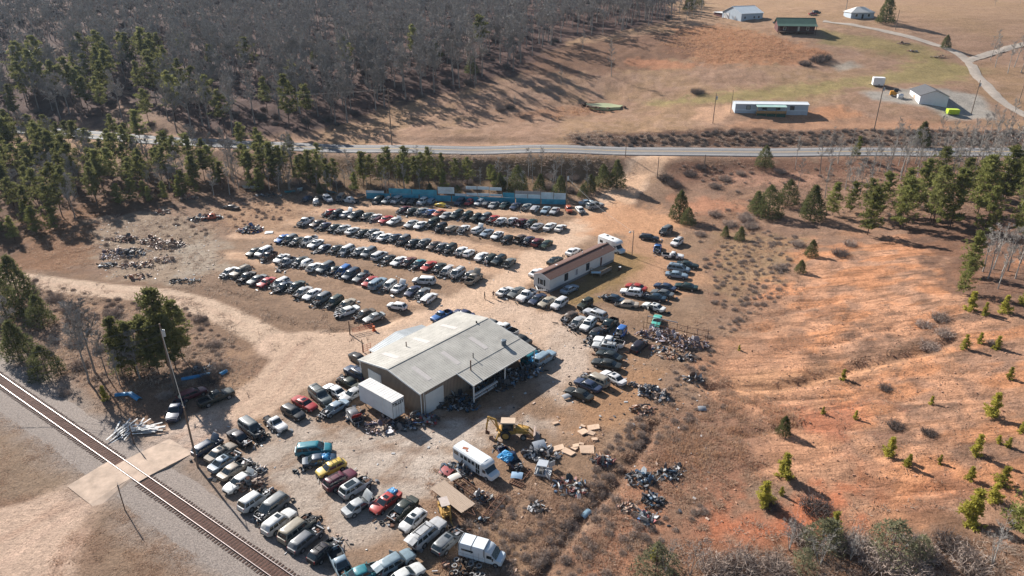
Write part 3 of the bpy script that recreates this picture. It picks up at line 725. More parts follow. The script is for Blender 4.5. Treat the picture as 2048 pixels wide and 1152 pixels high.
    if 'k' in st:
        g = MB()
        for s in (1, -1): g.bar((xrf - .3, s * wt * .82, Hh + .05), (xrr + .25, s * wt * .82, Hh + .05), .05, .05)
        for x in (xrf - .6, xrr + .6): g.bar((x, -wt * .82, Hh + .07), (x, wt * .82, Hh + .07), .05, .04)
        parts.append(("roof_rack", g.mesh("roof_rack", [m_trim]), (0, 0, 0), (0, 0, 0), False))
    if bed and 'b' not in st:
        g = MB(); g.box((xR + .06, 0, zb - .26), (.07, W * .78, .46)); parts.append(("tailgate", g.mesh("tailgate", [m_paint]), (-.045, 0, 0), (0, 0, 0), True))
    CACHE[key] = (parts, xa, wr, hw)
    return CACHE[key]
PAINT = {'W': ('white', (.74, .74, .73)), 'S': ('silver', (.40, .41, .42)), 'G': ('grey', (.14, .15, .16)), 'K': ('black', (.018, .019, .021)), 'B': ('blue', (.03, .13, .38)), 'D': ('navy', (.022, .04, .085)), 'R': ('red', (.42, .035, .03)), 'M': ('maroon', (.13, .022, .028)), 'T': ('tan', (.34, .29, .23)), 'E': ('dark green', (.014, .030, .025)), 'C': ('teal', (.02, .20, .25)), 'Y': ('yellow', (.62, .45, .06)), 'L': ('pale blue', (.24, .32, .39)), 'N': ('brown', (.10, .065, .05)), 'O': ('orange', (.48, .11, .05)), 'Q': ('turquoise', (.10, .48, .40))}
ORD = ['first', 'second', 'third', 'fourth', 'fifth', 'sixth', 'seventh', 'eighth', 'ninth', 'tenth', 'eleventh', 'twelfth', 'thirteenth', 'fourteenth', 'fifteenth', 'sixteenth', 'seventeenth', 'eighteenth', 'nineteenth', 'twentieth', 'twenty-first', 'twenty-second', 'twenty-third', 'twenty-fourth', 'twenty-fifth', 'twenty-sixth', 'twenty-seventh', 'twenty-eighth', 'twenty-ninth', 'thirtieth', 'thirty-first', 'thirty-second', 'thirty-third', 'thirty-fourth', 'thirty-fifth', 'thirty-sixth']
def spoken(st):
    w = []
    if 'x' in st: w.append('stripped')
    elif 'e' in st: w.append('hoodless')
    if 'u' in st: w.append('hood-up')
    return ' '.join(w)
NCAR = 0
def make_car(ty, col, st, loc, rz, label, group, near=False, scale=1.0):
    global NCAR
    NCAR += 1
    parts, xa, wr, hw = car_parts(ty, st, NCAR % 3)
    q = random.Random(NCAR * 31)
    c = PAINT[col][1]; k = q.uniform(.82, 1.15); c = tuple(min(.8, x * k + q.uniform(-.004, .012)) for x in c); c = tuple(max(.008, x) for x in c)
    root = thing(KIND[ty][0], label, KIND[ty][1], loc, rz, group)
    root.scale = (scale * q.uniform(.97, 1.04), scale, scale * q.uniform(.98, 1.03))
    drop = 0
    if 'x' in st: drop = wr * .55; root.rotation_euler = (q.uniform(-.05, .05), q.uniform(-.05, .05), rz)
    elif 'e' in st: root.rotation_euler = (q.uniform(-.02, .02), q.uniform(-.012, .03), rz)
    root.location.z -= drop
    for n, me, l, r, pc in parts:
        cc = c
        if pc and n in ('hood', 'door', 'tailgate', 'trunk_lid') and ('e' in st or 'u' in st) and q.random() < .12: cc = PAINT[q.choice('WKSR')][1]
        put(n, me, root, l, r, cc if pc else None)
    if wr not in WH: WH[wr] = wheel_meshes(wr)
    t, rm = WH[wr]
    for ix, x in enumerate(xa):
        for s in (1, -1):
            if 'x' in st and q.random() < .8: continue
            if 'e' in st and ix == 0 and q.random() < .2: continue
            w = put("wheel", t, root, (x, s * (hw - .07), wr), (0, 0, 0 if s > 0 else math.pi))
            put("rim", rm, w)
    return root
# rows: zoom origin, scale, phrase, heading of the parked axis, list of (x, y, type, colour, state, facing); facing f = nose to the camera
def row(org, sc, items): return [(org[0] + x / sc, org[1] + y / sc, *r) for x, y, *r in items]
A1, A2, A3, A4 = (560, 350), (880, 350), (420, 480), (740, 480)
K6 = 6.024
ROWS = []
ROWS.append(("row along blue fence", 68, row(A1, K6, [(1180,300,'U','E','x','f'),(1290,305,'h','S','','f'),(1405,300,'v','S','','f'),(1512,310,'s','K','','f'),(1600,312,'s','K','','f'),(1715,320,'u','W','','f'),(1812,315,'h','L','x','f')]) +
 row(A2, K6, [(238,325,'u','D','','f'),(350,325,'h','R','','f'),(475,328,'h','W','','f'),(565,345,'h','G','et','r'),(645,357,'s','S','','f'),(780,358,'s','E','','f'),(905,372,'s','D','','f'),(1038,383,'s','S','ek','f'),(1145,402,'w','S','t','r'),(1272,415,'s','L','','f'),(1382,425,'s','S','','f')])))
ROWS.append(("first row below blue fence", 57, row(A1, K6, [(1490,412,'s','M','e','f'),(1585,430,'s','E','e','f'),(1700,432,'s','S','e','f'),(1800,450,'c','B','e','f'),(1915,455,'s','O','','f')]) +
 row(A2, K6, [(72,480,'s','S','','f'),(205,472,'v','E','','f'),(322,492,'u','E','e','f'),(432,517,'j','K','','f'),(545,507,'u','G','','f'),(640,525,'s','R','e','f'),(728,552,'s','W','e','f'),(862,550,'s','W','ed','f'),(978,567,'s','M','u','f'),(1095,572,'s','E','e','f'),(1172,612,'s','S','','r'),(1325,615,'S','W','','r'),(1452,632,'s','W','d','r')])))
ROWS.append(("second row below blue fence", 59, row(A1, K6, [(597,448,'s','R','e','f'),(682,470,'u','K','e','f'),(805,462,'s','W','u','r'),(918,485,'v','K','','f'),(1048,490,'s','G','e','f'),(1145,505,'c','W','e','f'),(1275,530,'s','R','','f'),(1378,552,'s','W','t','f'),(1580,582,'s','S','','f'),(1690,600,'s','W','','f'),(1838,582,'U','E','e','f'),(1935,632,'u','K','e','f')]) +
 row(A2, K6, [(140,640,'w','T','','r'),(282,645,'s','W','edu','f'),(455,655,'w','W','u','r'),(566,690,'s','L','','f'),(690,722,'s','W','r','f'),(805,762,'c','K','e','f'),(960,762,'s','N','u','f'),(1062,782,'s','D','e','f'),(1175,808,'u','M','','r'),(1280,827,'s','E','','f')])))
ROWS.append(("third row below blue fence", 61, row(A1, K6, [(305,560,'p','W','e','f'),(455,577,'s','N','','f'),(530,608,'c','D','e','f'),(650,632,'s','E','e','f'),(755,642,'s','S','e','f'),(870,667,'s','W','','r'),(992,690,'c','K','e','f'),(1108,690,'s','G','e','f'),(1162,727,'s','W','e','f'),(1262,742,'s','W','','r'),(1378,752,'s','D','e','f'),(1488,782,'u','G','e','f'),(1602,812,'s','E','e','f'),(1732,812,'s','G','e','f'),(1855,842,'s','N','','f'),(1945,862,'s','G','e','f')]) +
 row(A4, K6, [(965,102,'u','K','e','f'),(1090,132,'s','W','ed','f'),(1192,152,'h','W','','r'),(1342,190,'s','W','g','r'),(1440,225,'w','E','e','f'),(1552,240,'u','K','','f'),(1675,268,'s','G','u','f')])))
ROWS.append(("fourth row below blue fence", 63, row(A1, K6, [(30,760,'s','B','','f'),(118,772,'u','G','e','f'),(208,790,'s','E','e','f'),(345,788,'p','W','e','f'),(430,822,'s','W','r','f'),(520,872,'c','D','x','f'),(668,886,'c','K','e','f'),(800,905,'v','W','ed','f'),(952,917,'s','S','e','f'),(1070,930,'v','G','','f'),(1198,968,'v','W','','r'),(1302,1008,'c','K','e','f'),(1428,1032,'s','W','','f'),(1546,1042,'s','M','e','f'),(1666,1065,'c','C','e','f'),(1792,1092,'s','R','','f')]) +
 row(A4, K6, [(832,332,'s','K','e','f'),(920,375,'h','W','et','f'),(1048,398,'v','W','ek','f'),(1205,420,'s','G','e','f'),(1250,462,'p','T','u','r')])))
ROWS.append(("fifth row below blue fence", 65, row(A3, K6, [(535,138,'s','K','','f'),(650,142,'v','W','','f'),(705,190,'P','N','e','f'),(862,218,'s','W','r','f'),(930,255,'P','S','e','f'),(1082,252,'s','K','e','f'),(1150,270,'h','W','ex','f'),(1250,320,'s','W','t','r'),(1392,330,'v','G','','f'),(1490,350,'c','E','ex','f'),(1605,372,'u','B','e','f'),(1702,412,'v','D','','f'),(1822,442,'s','G','t','f'),(1925,492,'s','R','','f')]) +
 row(A4, K6, [(92,522,'U','L','','r'),(232,542,'w','W','e','f'),(352,572,'s','W','ur','r'),(512,612,'s','D','','f'),(632,642,'s','G','e','f'),(718,695,'w','W','t','r')])))
ROWS.append(("sixth row, nearest the gravel road", 64, row(A3, K6, [(228,385,'s','W','e','f'),(370,385,'U','T','k','f'),(442,437,'s','K','e','f'),(566,472,'s','G','','f'),(680,502,'s','R','d','f'),(842,512,'w','W','ed','f'),(882,555,'s','D','ed','f'),(1036,552,'s','E','e','f'),(1112,622,'s','S','e','f'),(1228,648,'s','W','','f'),(1346,707,'u','G','e','f'),(1500,742,'u','E','e','f'),(1640,770,'s','T','ed','f')])))
ROWS.append(("short skewed group by red gate", 42, row(A3, K6, [(1650,855,'S','W','e','f'),(1860,885,'s','N','ed','f'),(1975,925,'c','S','','f')])))
ROWS.append(("line before white office trailer", 52, row(A4, K6, [(1625,612,'s','W','r','r'),(1762,622,'s','G','','f'),(1885,665,'p','W','','f')]) + row((1040,430), 5.389, [(188,902,'s','D','','f'),(295,932,'s','T','','f'),(425,955,'u','W','','f')])))
# single cars and loose groups: (u, v, type, colour, state, heading in degrees, label, group)
B5, B6, B7, B8 = ((1040, 430), 5.389), ((1080, 560), 6.024), ((1080, 650), 5.389), ((680, 600), 4.876)
BC, BA, BB, BD, BE = ((370, 750), 6.024), ((400, 920), 4.965), ((580, 860), 3.945), ((200, 720), 5.0975), ((560, 720), 6.024)
def z_(B, x, y): return (B[0][0] + x / B[1], B[0][1] + y / B[1])
SINGLE = [
 (*z_(A1 and ((560,350),6.024), 320,275),'c','D','x',-100,"black burnt wreck with pale roof edge below the leaning blue sheets",None),
 (*z_(((560,350),6.024), 432,318),'h','W','x',-80,"small white stripped hatchback nosing down in front of the white suv",None),
 (*z_(((560,350),6.024), 460,262),'c','K','x',-170,"black flattened wreck behind the small white stripped hatchback",None),
 (*z_(((560,350),6.024), 575,285),'u','W','',-58,"white suv parked askew on the grass left of the blue fence",None),
 (*z_(((560,350),6.024), 730,275),'v','T','e',-95,"faded pinkish minivan facing out between two wrecks left of blue fence",None),
 (*z_(((560,350),6.024), 838,295),'p','W','x',-20,"dark white stripped pickup beside the fallen blue sheet",None),
 (*z_(((560,350),6.024), 1955,355),'c','Y','x',-30,"yellow flattened wreck alone in front of the blue fence",None),
 (*z_(((880,350),6.024), 1552,412),'h','O','',-85,"small orange red car nose-out at the right end of the blue fence",None),
 (*z_(((880,350),6.024), 1692,415),'s','W','e',-75,"white smashed sedan in front of the large grey suv near pole",None),
 (*z_(((880,350),6.024), 1768,325),'s','L','',20,"pale blue sedan furthest back beside bushes at the fence end",None),
 (*z_(((880,350),6.024), 1868,370),'U','S','k',30,"big grey blue suv with open door near the driveway and fence pole",None),
 (462,413,'s','N','x',160,"lone brown sedan sunk in grass at the top left of the yard",None),
 (422,432,'P','O','x',20,"rusty orange wreck in the scrap line left of the yard",None),
 (*z_(B5[0:2], 0, 0)[:0], 848,561,'v','W','',170,"silver white minivan standing alone broadside in the lane between rows",None),
 (794,611,'h','W','',160,"silver white hatchback alone broadside beside the red gate",None),
 (*z_(B5,1392,238),'w','K','o',-20,"black wagon with raised door on the orange dirt bank",None),
 (*z_(B5,1572,165),'v','G','eo',-130,"grey minivan with open door and wrecked nose, uppermost on the dirt bank",None),
 (*z_(B5,1692,292),'u','W','k',-128,"white suv on the dirt bank edge by dry weeds",None),
 (*z_(B5,1482,355),'P','B','e',-105,"bright blue hoodless small pickup next to the white pickup",None),
 (*z_(B5,1648,432),'P','W','o',-15,"white pickup with open orange cab door broadside on dirt bank",None),
 (*z_(B5,1808,530),'s','E','',-22,"dark sedan behind the pale wagon at the weed edge",None),
 (*z_(B5,1712,575),'v','L','k',-22,"pale blue minivan between the dark sedan and the pale sedan",None),
 (*z_(B5,1690,642),'s','L','',-16,"pale silver sedan nearest the camera of the trio at weed edge",None),
 (*z_(B5,1252,772),'s','R','',148,"bright red sedan behind the white suv in loose group",None),
 (*z_(B5,1200,832),'u','W','r',160,"white suv with sunroof broadside in front of the red sedan",None),
 (*z_(B5,1562,770),'s','D','',146,"grey navy sedan rear-out left of the lone dark sedan",None),
 (*z_(B5,1792,765),'s','E','',158,"dark sedan alone at the far right edge of the loose group",None),
 (*z_(B5,1000,893),'s','D','ed',150,"black car with missing front behind the burnt tan wreck",None),
 (*z_(B5,1150,948),'s','T','x',165,"burnt tan wreck with bare wheels broadside, missing front",None),
 (*z_(B5,1535,838),'s','G','',150,"dark grey sedan squeezed behind the navy sedan",None),
 (*z_(B5,1448,880),'s','D','e',155,"navy hoodless sedan behind the white sedan with open door",None),
 (*z_(B5,1442,985),'s','W','odr',142,"white sedan with open driver door and black sunroof",None),
 (1313.5,641,'c','Q','',-108,"turquoise green small car above the rack of scrap parts",None),
 (*z_(B6,545,292),'j','K','',-130,"boxy black off-roader next to white suv with cap",None),
 (*z_(B6,350,425),'c','N','ex',-125,"brown stripped shell with bare engine at the lot corner",None),
 (*z_(B6,450,505),'s','S','e',-125,"silver hoodless car left of the white suv by the lot",None),
 (*z_(B6,668,412),'U','S','r',138,"silver large suv rear-out behind the white suv",None),
 (*z_(B6,582,535),'u','W','r',-122,"white suv nose-out with sunroof, front of the curved row",None),
 (*z_(B6,830,535),'p','E','e',-125,"dark green hoodless pickup in second rank of curved row",None),
 (*z_(B6,662,645),'s','K','e',-122,"black sedan with missing bumper in the curved row",None),
 (*z_(B6,965,638),'j','B','e',-120,"black and blue hoodless off-roader left of the stripped shell",None),
 (*z_(B6,830,745),'p','W','',158,"white pickup with empty bed behind the silver suv",None),
 (*z_(B6,782,805),'u','S','rk',160,"silver suv broadside in front of the white pickup",None),
 (*z_(B6,835,905),'s','E','',146,"dark green sedan between silver suv and black sedan",None),
 (*z_(B6,800,1005),'S','K','',155,"long black sedan below the dark green sedan in curved row",None),
 (*z_(B6,1195,782),'u','K','x',55,"grey stripped suv shell alone near the scrap rack",None),
 (*z_(B7,600,585),'v','T','e',138,"tan minivan with engine exposed next to white sedan",None),
 (*z_(B7,790,560),'s','W','r',130,"clean white sedan with black roof glass at lower end of curved row",None),
 (*z_(B7,515,640),'s','D','',140,"dark navy sedan between tan minivan and black sedan",None),
 (*z_(B7,420,735),'s','K','',143,"black sedan lowest in the curved row by small grey box",None),
 (1088,716,'U','L','',50,"blue grey suv with tarp-blue nose beside the shop lean-to",None),
 (*z_(B8,990,145),'P','B','',-130,"bright blue pickup parked against the far shop corner",None),
 (*z_(B8,1205,128),'s','D','',150,"dark car behind the far shop roof edge beside blue pickup",None),
 (*z_(B8,1468,222),'s','G','',145,"grey car mostly behind the shop roof edge",None),
 (*z_(B8,1612,275),'p','W','',140,"white pickup with bed cover along the shop rear side",None),
 (*z_(B8,1755,372),'s','E','',140,"dark green sedan nearest the shop rear corner",None),
 (*z_(B8,185,570),'s','K','',-45,"black sedan tucked at the shop front left corner",None),
 (*z_(B8,160,710),'U','D','k',140,"dark suv against the shop front wall behind the box trailer",None),
 (*z_(B8,80,795),'s','K','e',140,"black rounded sedan hoodless beside dark suv at shop front",None),
 (*z_(BC,85,218),'w','M','',43,"maroon wagon in tree shade behind the green pickup",None),
 (*z_(BC,372,265),'p','E','',43,"dark green pickup with tan roof in tree shade",None),
 (*z_(BD,772,515),'p','D','',-80,"dark blue pickup nose-out by the pile of white boards",None),
 (*z_(BC,1080,572),'P','W','b',-41,"white bedless pickup with bare rear frame between boxy black suv and black wagon",None),
 (*z_(BC,805,640),'U','G','e',-40,"black boxy suv with grey roof, nose stripped",None),
 (*z_(BC,655,752),'s','K','e',-38,"shiny black sedan with stripped nose at lower end of front line",None),
 (*z_(BC,1302,445),'w','K','',-37,"matte black wagon left of the red sedan",None),
 (*z_(BC,1440,335),'s','R','r',-36,"red sedan between the black wagon and the grey suv",None),
 (*z_(BC,1625,245),'U','G','k',-48,"dark grey suv with roof rack right of the red sedan",None),
 (*z_(BC,1805,182),'s','W','d',140,"white sedan with missing doors, rear towards the camera",None),
 (*z_(BC,1800,395),'s','L','e',-128,"pale blue sedan with crushed nose below the white doorless sedan",None),
 (*z_(BE,880,400),'s','S','',-128,"silver sedan glinting beside the box trailer end",None),
 (*z_(BE,895,655),'c','G','eux',-60,"grey crushed wreck with hood up among loose scrap",None),
 (*z_(BC,270,855),'w','D','u',57,"navy wagon with hood up, topmost in the trackside column",None),
 (*z_(BC,430,925),'s','T','r',57,"tan sedan with sunroof, second in the trackside column",None),
 (*z_(BC,480,1030),'s','L','er',57,"pale grey sedan with sunroof, third in the trackside column",None),
 (*z_(BA,340,85),'s','T','e',57,"tan sedan with gutted nose, fourth in the trackside column",None),
 (*z_(BA,395,205),'s','W','dt',-123,"white sedan with doors off and lid up in trackside column",None),
 (*z_(BA,545,390),'u','W','e',57,"white suv with missing nose, trackside column behind burnt chassis",None),
 (*z_(BA,712,465),'v','G','e',-123,"grey minivan with smashed windshield in trackside column",None),
 (*z_(BA,785,612),'u','W','rg',57,"clean white crossover with dark tail opening in trackside column",None),
 (*z_(BA,975,680),'U','T','e',57,"pewter suv with engine exposed in trackside column",None),
 (*z_(BA,1055,775),'w','G','eg',57,"grey wagon without tail glass in trackside column",None),
 (*z_(BA,1225,895),'h','K','ek',57,"rounded black coupe with torn-off nose near lower trackside end",None),
 (*z_(BA,1395,1020),'P','L','e',-58,"pale blue hoodless pickup turned nose-down at lower trackside end",None),
 (*z_(BB,185,148),'v','C','',10,"teal minivan heading the middle yard column",None),
 (*z_(BB,232,232),'s','D','',14,"navy sedan under a crumpled blue tarp, second in middle column",None),
 (*z_(BB,325,295),'h','Y','k',-140,"bright yellow hatchback in the middle yard column",None),
 (*z_(BB,395,392),'u','M','k',45,"maroon suv with roof rails below the yellow hatchback",None),
 (*z_(BB,518,447),'u','S','Re',48,"silver suv with large black roof glass in middle column",None),
 (*z_(BB,545,588),'s','S','ud',44,"silver sedan with hood up and doors missing in middle column",None),
 (*z_(BB,755,560),'s','R','r',-127,"red sedan with blue tarp at its tail in middle column",None),
 (*z_(BB,890,618),'s','K','e',-127,"black hoodless sedan right of the red sedan in middle column",None),
 (*z_(BB,972,712),'h','W','r',-126,"white hatchback nose-out in the middle column",None),
 (*z_(BB,1085,812),'U','S','kt',52,"silver suv with open tailgate left of the yellow forklift",None),
 (*z_(BB,1245,872),'w','G','er',54,"grey wagon with gutted nose beside the white box van",None),
 (*z_(BB,835,1040),'u','L','ot',40,"blue suv with open doors at the lower end of middle column",None),
 (*z_(BB,575,1125),'s','C','et',30,"teal car cut by the lower picture edge, engine showing",None),
 (*z_(BB,905,1150),'s','W','',40,"white car barely inside the lower picture edge",None),
 (1110,520,'s','K','',50,"black car behind the office trailer",None),
 (1146,502,'s','W','',50,"white sedan behind the office trailer",None),
 (1074,544,'s','W','',50,"white car peeking out behind the near end of the office trailer",None),
 (1139,577,'s','L','',47,"dark teal sedan in the shade of the office trailer",None),
 (1066,712,'U','C','e',50,"truck wreck under bright blue tarp at lean-to corner",None),
]
SINGLE = [s for s in SINGLE if len(s) == 8]
NOSES = []
for phrase, hd, items in ROWS:
    order = sorted(range(len(items)), key=lambda i: items[i][0])
    for k, i in enumerate(order):
        u, v, ty, c, st, fc = items[i]
        p = G0(u, v, .75)
        rz = R(hd + rnd.uniform(-4, 4) + (180 if fc == 'f' else 0))
        nm = KIND[ty][0].replace('_', ' ').replace('pickup truck', 'pickup')
        w = [PAINT[c][0], spoken(st), nm]
        lab = ' '.join(x for x in w if x) + ", " + ("leftmost" if k == 0 else "rightmost" if k == len(order) - 1 else ORD[k] + " from left") + " in " + phrase
        make_car(ty, c, st, (p[0], p[1], h1(p[0], p[1])), rz, lab, "cars in the salvage rows", scale=1.0)
        NOSES.append((p[0], p[1], rz, 'e' in st or 'x' in st))
for u, v, ty, c, st, hd, lab, g in SINGLE:
    p = G0(u, v, .75)
    make_car(ty, c, st, (p[0], p[1], h1(p[0], p[1])), R(hd), lab, g or "loose cars around the yard", True); NOSES.append((p[0], p[1], R(hd), "e" in st or "x" in st))
# far vehicles by the houses and woods
for u, v, ty, c, hd, lab in [(1633,24,'u','K',10,"dark suv parked behind the red house with green roof"),(1626,28,'c','R',5,"small red car beside the dark suv behind the green-roofed house"),(1555,44,'s','D',20,"blue car at the left end of the green-roofed house"),
   (62,107,'p','L',5,"pale blue pickup in the clearing within the far left woods"),(84,99,'u','K',60,"black suv in the far left woodland clearing"),(101,97,'s','S',70,"silver car rightmost in the far left woodland clearing"),(36,110,'s','W',0,"white car half hidden by trees in the far left clearing"),
   (160,266,'s','W',-8,"white car driving on the highway behind the left pines"),(2,103,'s','W',20,"white vehicle at the very left edge of the woodland clearing")]:
    p = G0(u, v, .7); make_car(ty, c, '', (p[0], p[1], h1(p[0], p[1]) + (.3 if u == 160 else 0)), R(hd), lab, None)
# ------------------------------------------------------------------ buildings
m_roofa = mat("bare_tin_roof", (.40, .38, .34), .8, .18, .45, metal=.0, bump=.05, spec=.25)
m_side = mat("brown_siding", ph(196, 176, 158), .75, .12, .5)
m_white = mat("white_trim", (.66, .66, .65), .6, .1, 1.2)
m_door = mat("roller_door_white", (.56, .57, .56), .6, .08, .8)
m_conc = mat("worn_concrete", ph(206, 180, 156), .95, .2, .8, bump=.3)
m_wood = mat("grey_wood", ph(176, 156, 134), .9, .25, 2, stretch=(1, 6, 6))
m_dkwood = mat("dark_wood", ph(112, 84, 68), .9, .3, 2)
m_galv = mat("galvanised_sheet", (.36, .38, .39), .55, .12, .6, metal=.3)
m_pink = mat("stained_skylight", (.47, .43, .405), .8, .10, 2.5, stretch=(.4, 3, 1))
m_win = mat("window_glass", (.03, .04, .05), .08, .2, 1, spec=.7)
m_dark = mat("dark_opening", (.02, .02, .022), .9, .2, 1)
m_shing = mat("brown_shingles", ph(124, 92, 82), .9, .14, 3, bump=.3)
m_green = mat("green_tin_roof", (.055, .10, .075), .6, .12, .5)
m_redwall = mat("red_board_wall", (.09, .03, .028), .85, .2, 1)
m_blueg = mat("blue_tarp", (.015, .16, .38), .45, .3, 1.5, col2=(.05, .28, .5))
m_bsheet = mat("blue_fence_sheet", (.05, .30, .42), .6, .25, .7, bump=.1)
m_psheet = mat("pale_fence_sheet", (.50, .62, .68), .6, .18, .6, bump=.1)
m_gsheet = mat("grey_fence_sheet", (.30, .30, .31), .6, .18, .6)
m_pwall = mat("pale_blue_siding", (.36, .42, .48), .7, .08, .8)
def gable(root, L, W, h, rise, wm, rm, over=.35, ridge=None, rib=.9, x0=0, y0=0, base=-.6, name="wall", thick=.1):
    """walls and a two-slope roof; ridge along x; local origin at the near corner"""
    r = W / 2 if ridge is None else ridge
    b = MB(); pr = [(y0, base), (y0 + W, base), (y0 + W, h), (y0 + r, h + rise), (y0, h)]
    b.loft([[(x, y, z) for y, z in pr] for x in (x0, x0 + L)], 0)
    b.build(name, wm, root)
    b = MB()
    for s, ya, yb in ((0, y0 + r, y0 - over), (1, y0 + r, y0 + W + over)):
        run = abs(yb - ya); zb = h + rise - rise * run / (r if s == 0 else W - r)
        q = [(ya, h + rise + .05), (yb, zb + .05), (yb, zb + .05 + thick), (ya, h + rise + .05 + thick)]
        b.loft([[(x, y, z) for y, z in q] for x in (x0 - over, x0 + L + over)], 0)
        if rib:
            n = int((L + 2 * over) / rib)
            for i in range(1, n):
                x = x0 - over + i * (L + 2 * over) / n
                b.bar((x, ya, h + rise + .06 + thick), (x, yb, zb + .06 + thick), .05, .03)
    b.bar((x0 - over, y0 + r, h + rise + .07 + thick), (x0 + L + over, y0 + r, h + rise + .07 + thick), .4, .05)
    return b.build("roof", rm, root)
def opening(root, name, p0, p1, z0, z1, m, frame=None, t=.06, n=None):
    """flat panel between two points of a wall, thickness t to the outside (right-hand side of p0->p1)"""
    p0, p1 = Vector((*p0, 0)), Vector((*p1, 0)); d = (p1 - p0); w = d.length; d.normalize(); o = Vector((d.y, -d.x, 0))
    b = MB(); c = (p0 + p1) / 2 + o * (t / 2 - .01); a = math.atan2(d.y, d.x)
    b.box((c.x, c.y, (z0 + z1) / 2), (w, t, z1 - z0), 0, rz=a)
    if n:
        for i in range(1, n): b.box((c.x + o.x * t / 2, c.y + o.y * t / 2, z0 + (z1 - z0) * i / n), (w, .025, .03), 0, rz=a)
    ob = b.build(name, m, root)
    if frame:
        f = MB()
        for e in (p0, p1): f.box((e.x + o.x * .05, e.y + o.y * .05, (z0 + z1) / 2), (.12, .12, z1 - z0 + .24), 0, rz=a)
        for z in (z0 - .06, z1 + .06): f.box((c.x + o.x * .03, c.y + o.y * .03, z), (w - .12, .1, .12), 0, rz=a)
        f.build("frame", frame, ob)
    return ob
# --- the repair shop
SB = P(841, 785.6, 4.45)
shop = thing("repair_shop", "big tan ribbed metal shop building with pale tin roof in the middle of the yard", "shop", (SB[0], SB[1], 0), R(48.4))
SL, SW = 22.6, 14.9
gable(shop, SL, SW, 4.35, 1.3, m_side, m_roofa, .3, rib=.45)
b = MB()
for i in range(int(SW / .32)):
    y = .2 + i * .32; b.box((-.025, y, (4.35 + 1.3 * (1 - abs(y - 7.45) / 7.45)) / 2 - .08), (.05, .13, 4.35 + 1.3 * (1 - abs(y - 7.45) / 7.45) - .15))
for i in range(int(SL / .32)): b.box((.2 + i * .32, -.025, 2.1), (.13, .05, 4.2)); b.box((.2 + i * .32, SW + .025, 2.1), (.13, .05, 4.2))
b.build("siding_rib", mat("brown_rib", ph(150, 134, 120), .75, .1, .5), shop)  # ribs are a darker brown of their own than the siding
opening(shop, "roller_door", (0, 12.9), (0, 9.7), 0, 3.4, m_door, m_white, .12, 6)
opening(shop, "roller_door", (.9, 0), (4.6, 0), 0, 3.5, m_door, m_white, .12, 6)
b = MB()
for y0, y1 in ((-.3, 7.5), (SW + .3, 7.45)):
    z0 = 4.35 - .3 * 1.3 / 7.45
    for x in (-.34, SL + .34): b.bar((x, y0, z0 + .06), (x, y1, 4.35 + 1.3 + .06), .06, .26)
b.build("fascia", m_white, shop)
b = MB(); b.tube((-.1, -.12, 0), (-.1, -.12, 4.25), .07, .07, 8); b.tube((.5, -.14, 0), (.5, -.14, 4.25), .07, .07, 8); b.tube((-.1, SW + .1, 0), (-.1, SW + .1, 4.25), .07, .07, 8)
b.build("downspout", m_white, shop)
def roofz(y): return 4.35 + 1.3 * (1 - abs(y - 7.45) / 7.45) + .155
for x, y in ((3.2, 3.3), (9.6, 3.3), (16.2, 3.3), (3.4, 11.2), (10.2, 11.2), (16.8, 11.2)):
    b = MB(); s = 1.3 / 7.45; y0, y1 = y - 2.0, y + 2.0
    b.add([(x - .45, y0, roofz(y0) + .02), (x + .45, y0, roofz(y0) + .02), (x + .45, y1, roofz(y1) + .02), (x - .45, y1, roofz(y1) + .02)], [(0, 1, 2, 3)])
    b.build("skylight", m_pink, shop)
def vent(x, y, r, h, m):
    b = MB(); z = roofz(y) if y > 0 else 4.3 + y * .19
    b.tube((x, y, z - .2), (x, y, z + h), r, r, 12); b.tube((x, y, z + h), (x, y, z + h + .08), r * 1.25, r * .9, 12)
    b.build("roof_vent", m, shop)
vent(7.2, 11.6, .09, .8, m_rusty); vent(10.0, -1.0, .11, 1.9, m_rusty); vent(12.6, 1.0, .08, .8, m_trim); vent(19.3, .2, .42, .9, mat("dark_drum", (.10, .13, .16), .6, .15, 2)); vent(20.2, 7.6, .14, .3, m_trim)
# lean-to roof over the right rear part of the long side
b = MB(); q = [(0, 4.34), (-3.95, 3.58), (-3.95, 3.68), (0, 4.44)]
b.loft([[(x, y, z) for y, z in q] for x in (7.6, 23.1)], 0)
for i in range(1, 34): b.bar((7.6 + i * .455, -.3, 4.40), (7.6 + i * .455, -3.95, 3.70), .05, .03)
b.build("lean_to_roof", m_roofa, shop)
b = MB()
for x in (7.8, 15.2, 22.8): b.box((x, -3.75, 1.8), (.18, .18, 3.6))
b.bar((7.7, -3.85, 3.6), (23.0, -3.85, 3.6), .1, .2)
b.build("post", m_white, shop)
b = MB(); b.bar((7.56, 0, 4.42), (7.56, -3.95, 3.65), .06, .26); b.build("fascia", m_white, shop)
# side shed on the far left side of the shop
shed = thing("side_shed", "low ribbed grey tin shed roof leaning against the far left side of the shop", "shed", (SB[0], SB[1], 0), R(48.4))
b = MB()
for xa, za, xb, zb in ((10.4, 4.1, 4.2, 3.0), (10.4, 4.1, 16.6, 3.0)):
    b.loft([[(x, y, z + d) for x, z, d in ((xa, za, 0), (xb, zb, 0), (xb, zb, .08), (xa, za, .08))] for y in (15.15, 18.3)], 0)
    for k in range(18):
        t = (k + .5) / 18; b.bar((xa + (xb - xa) * t, 15.2, za + (zb - za) * t + .1), (xa + (xb - xa) * t, 18.3, za + (zb - za) * t + .1), .12, .06)
b.build("roof", m_galv, shed)
b = MB()
for x in (4.4, 10.4, 16.4): b.box((x, 18.1, 1.5), (.14, .14, 3.0))
b.build("post", m_dkwood, shed)
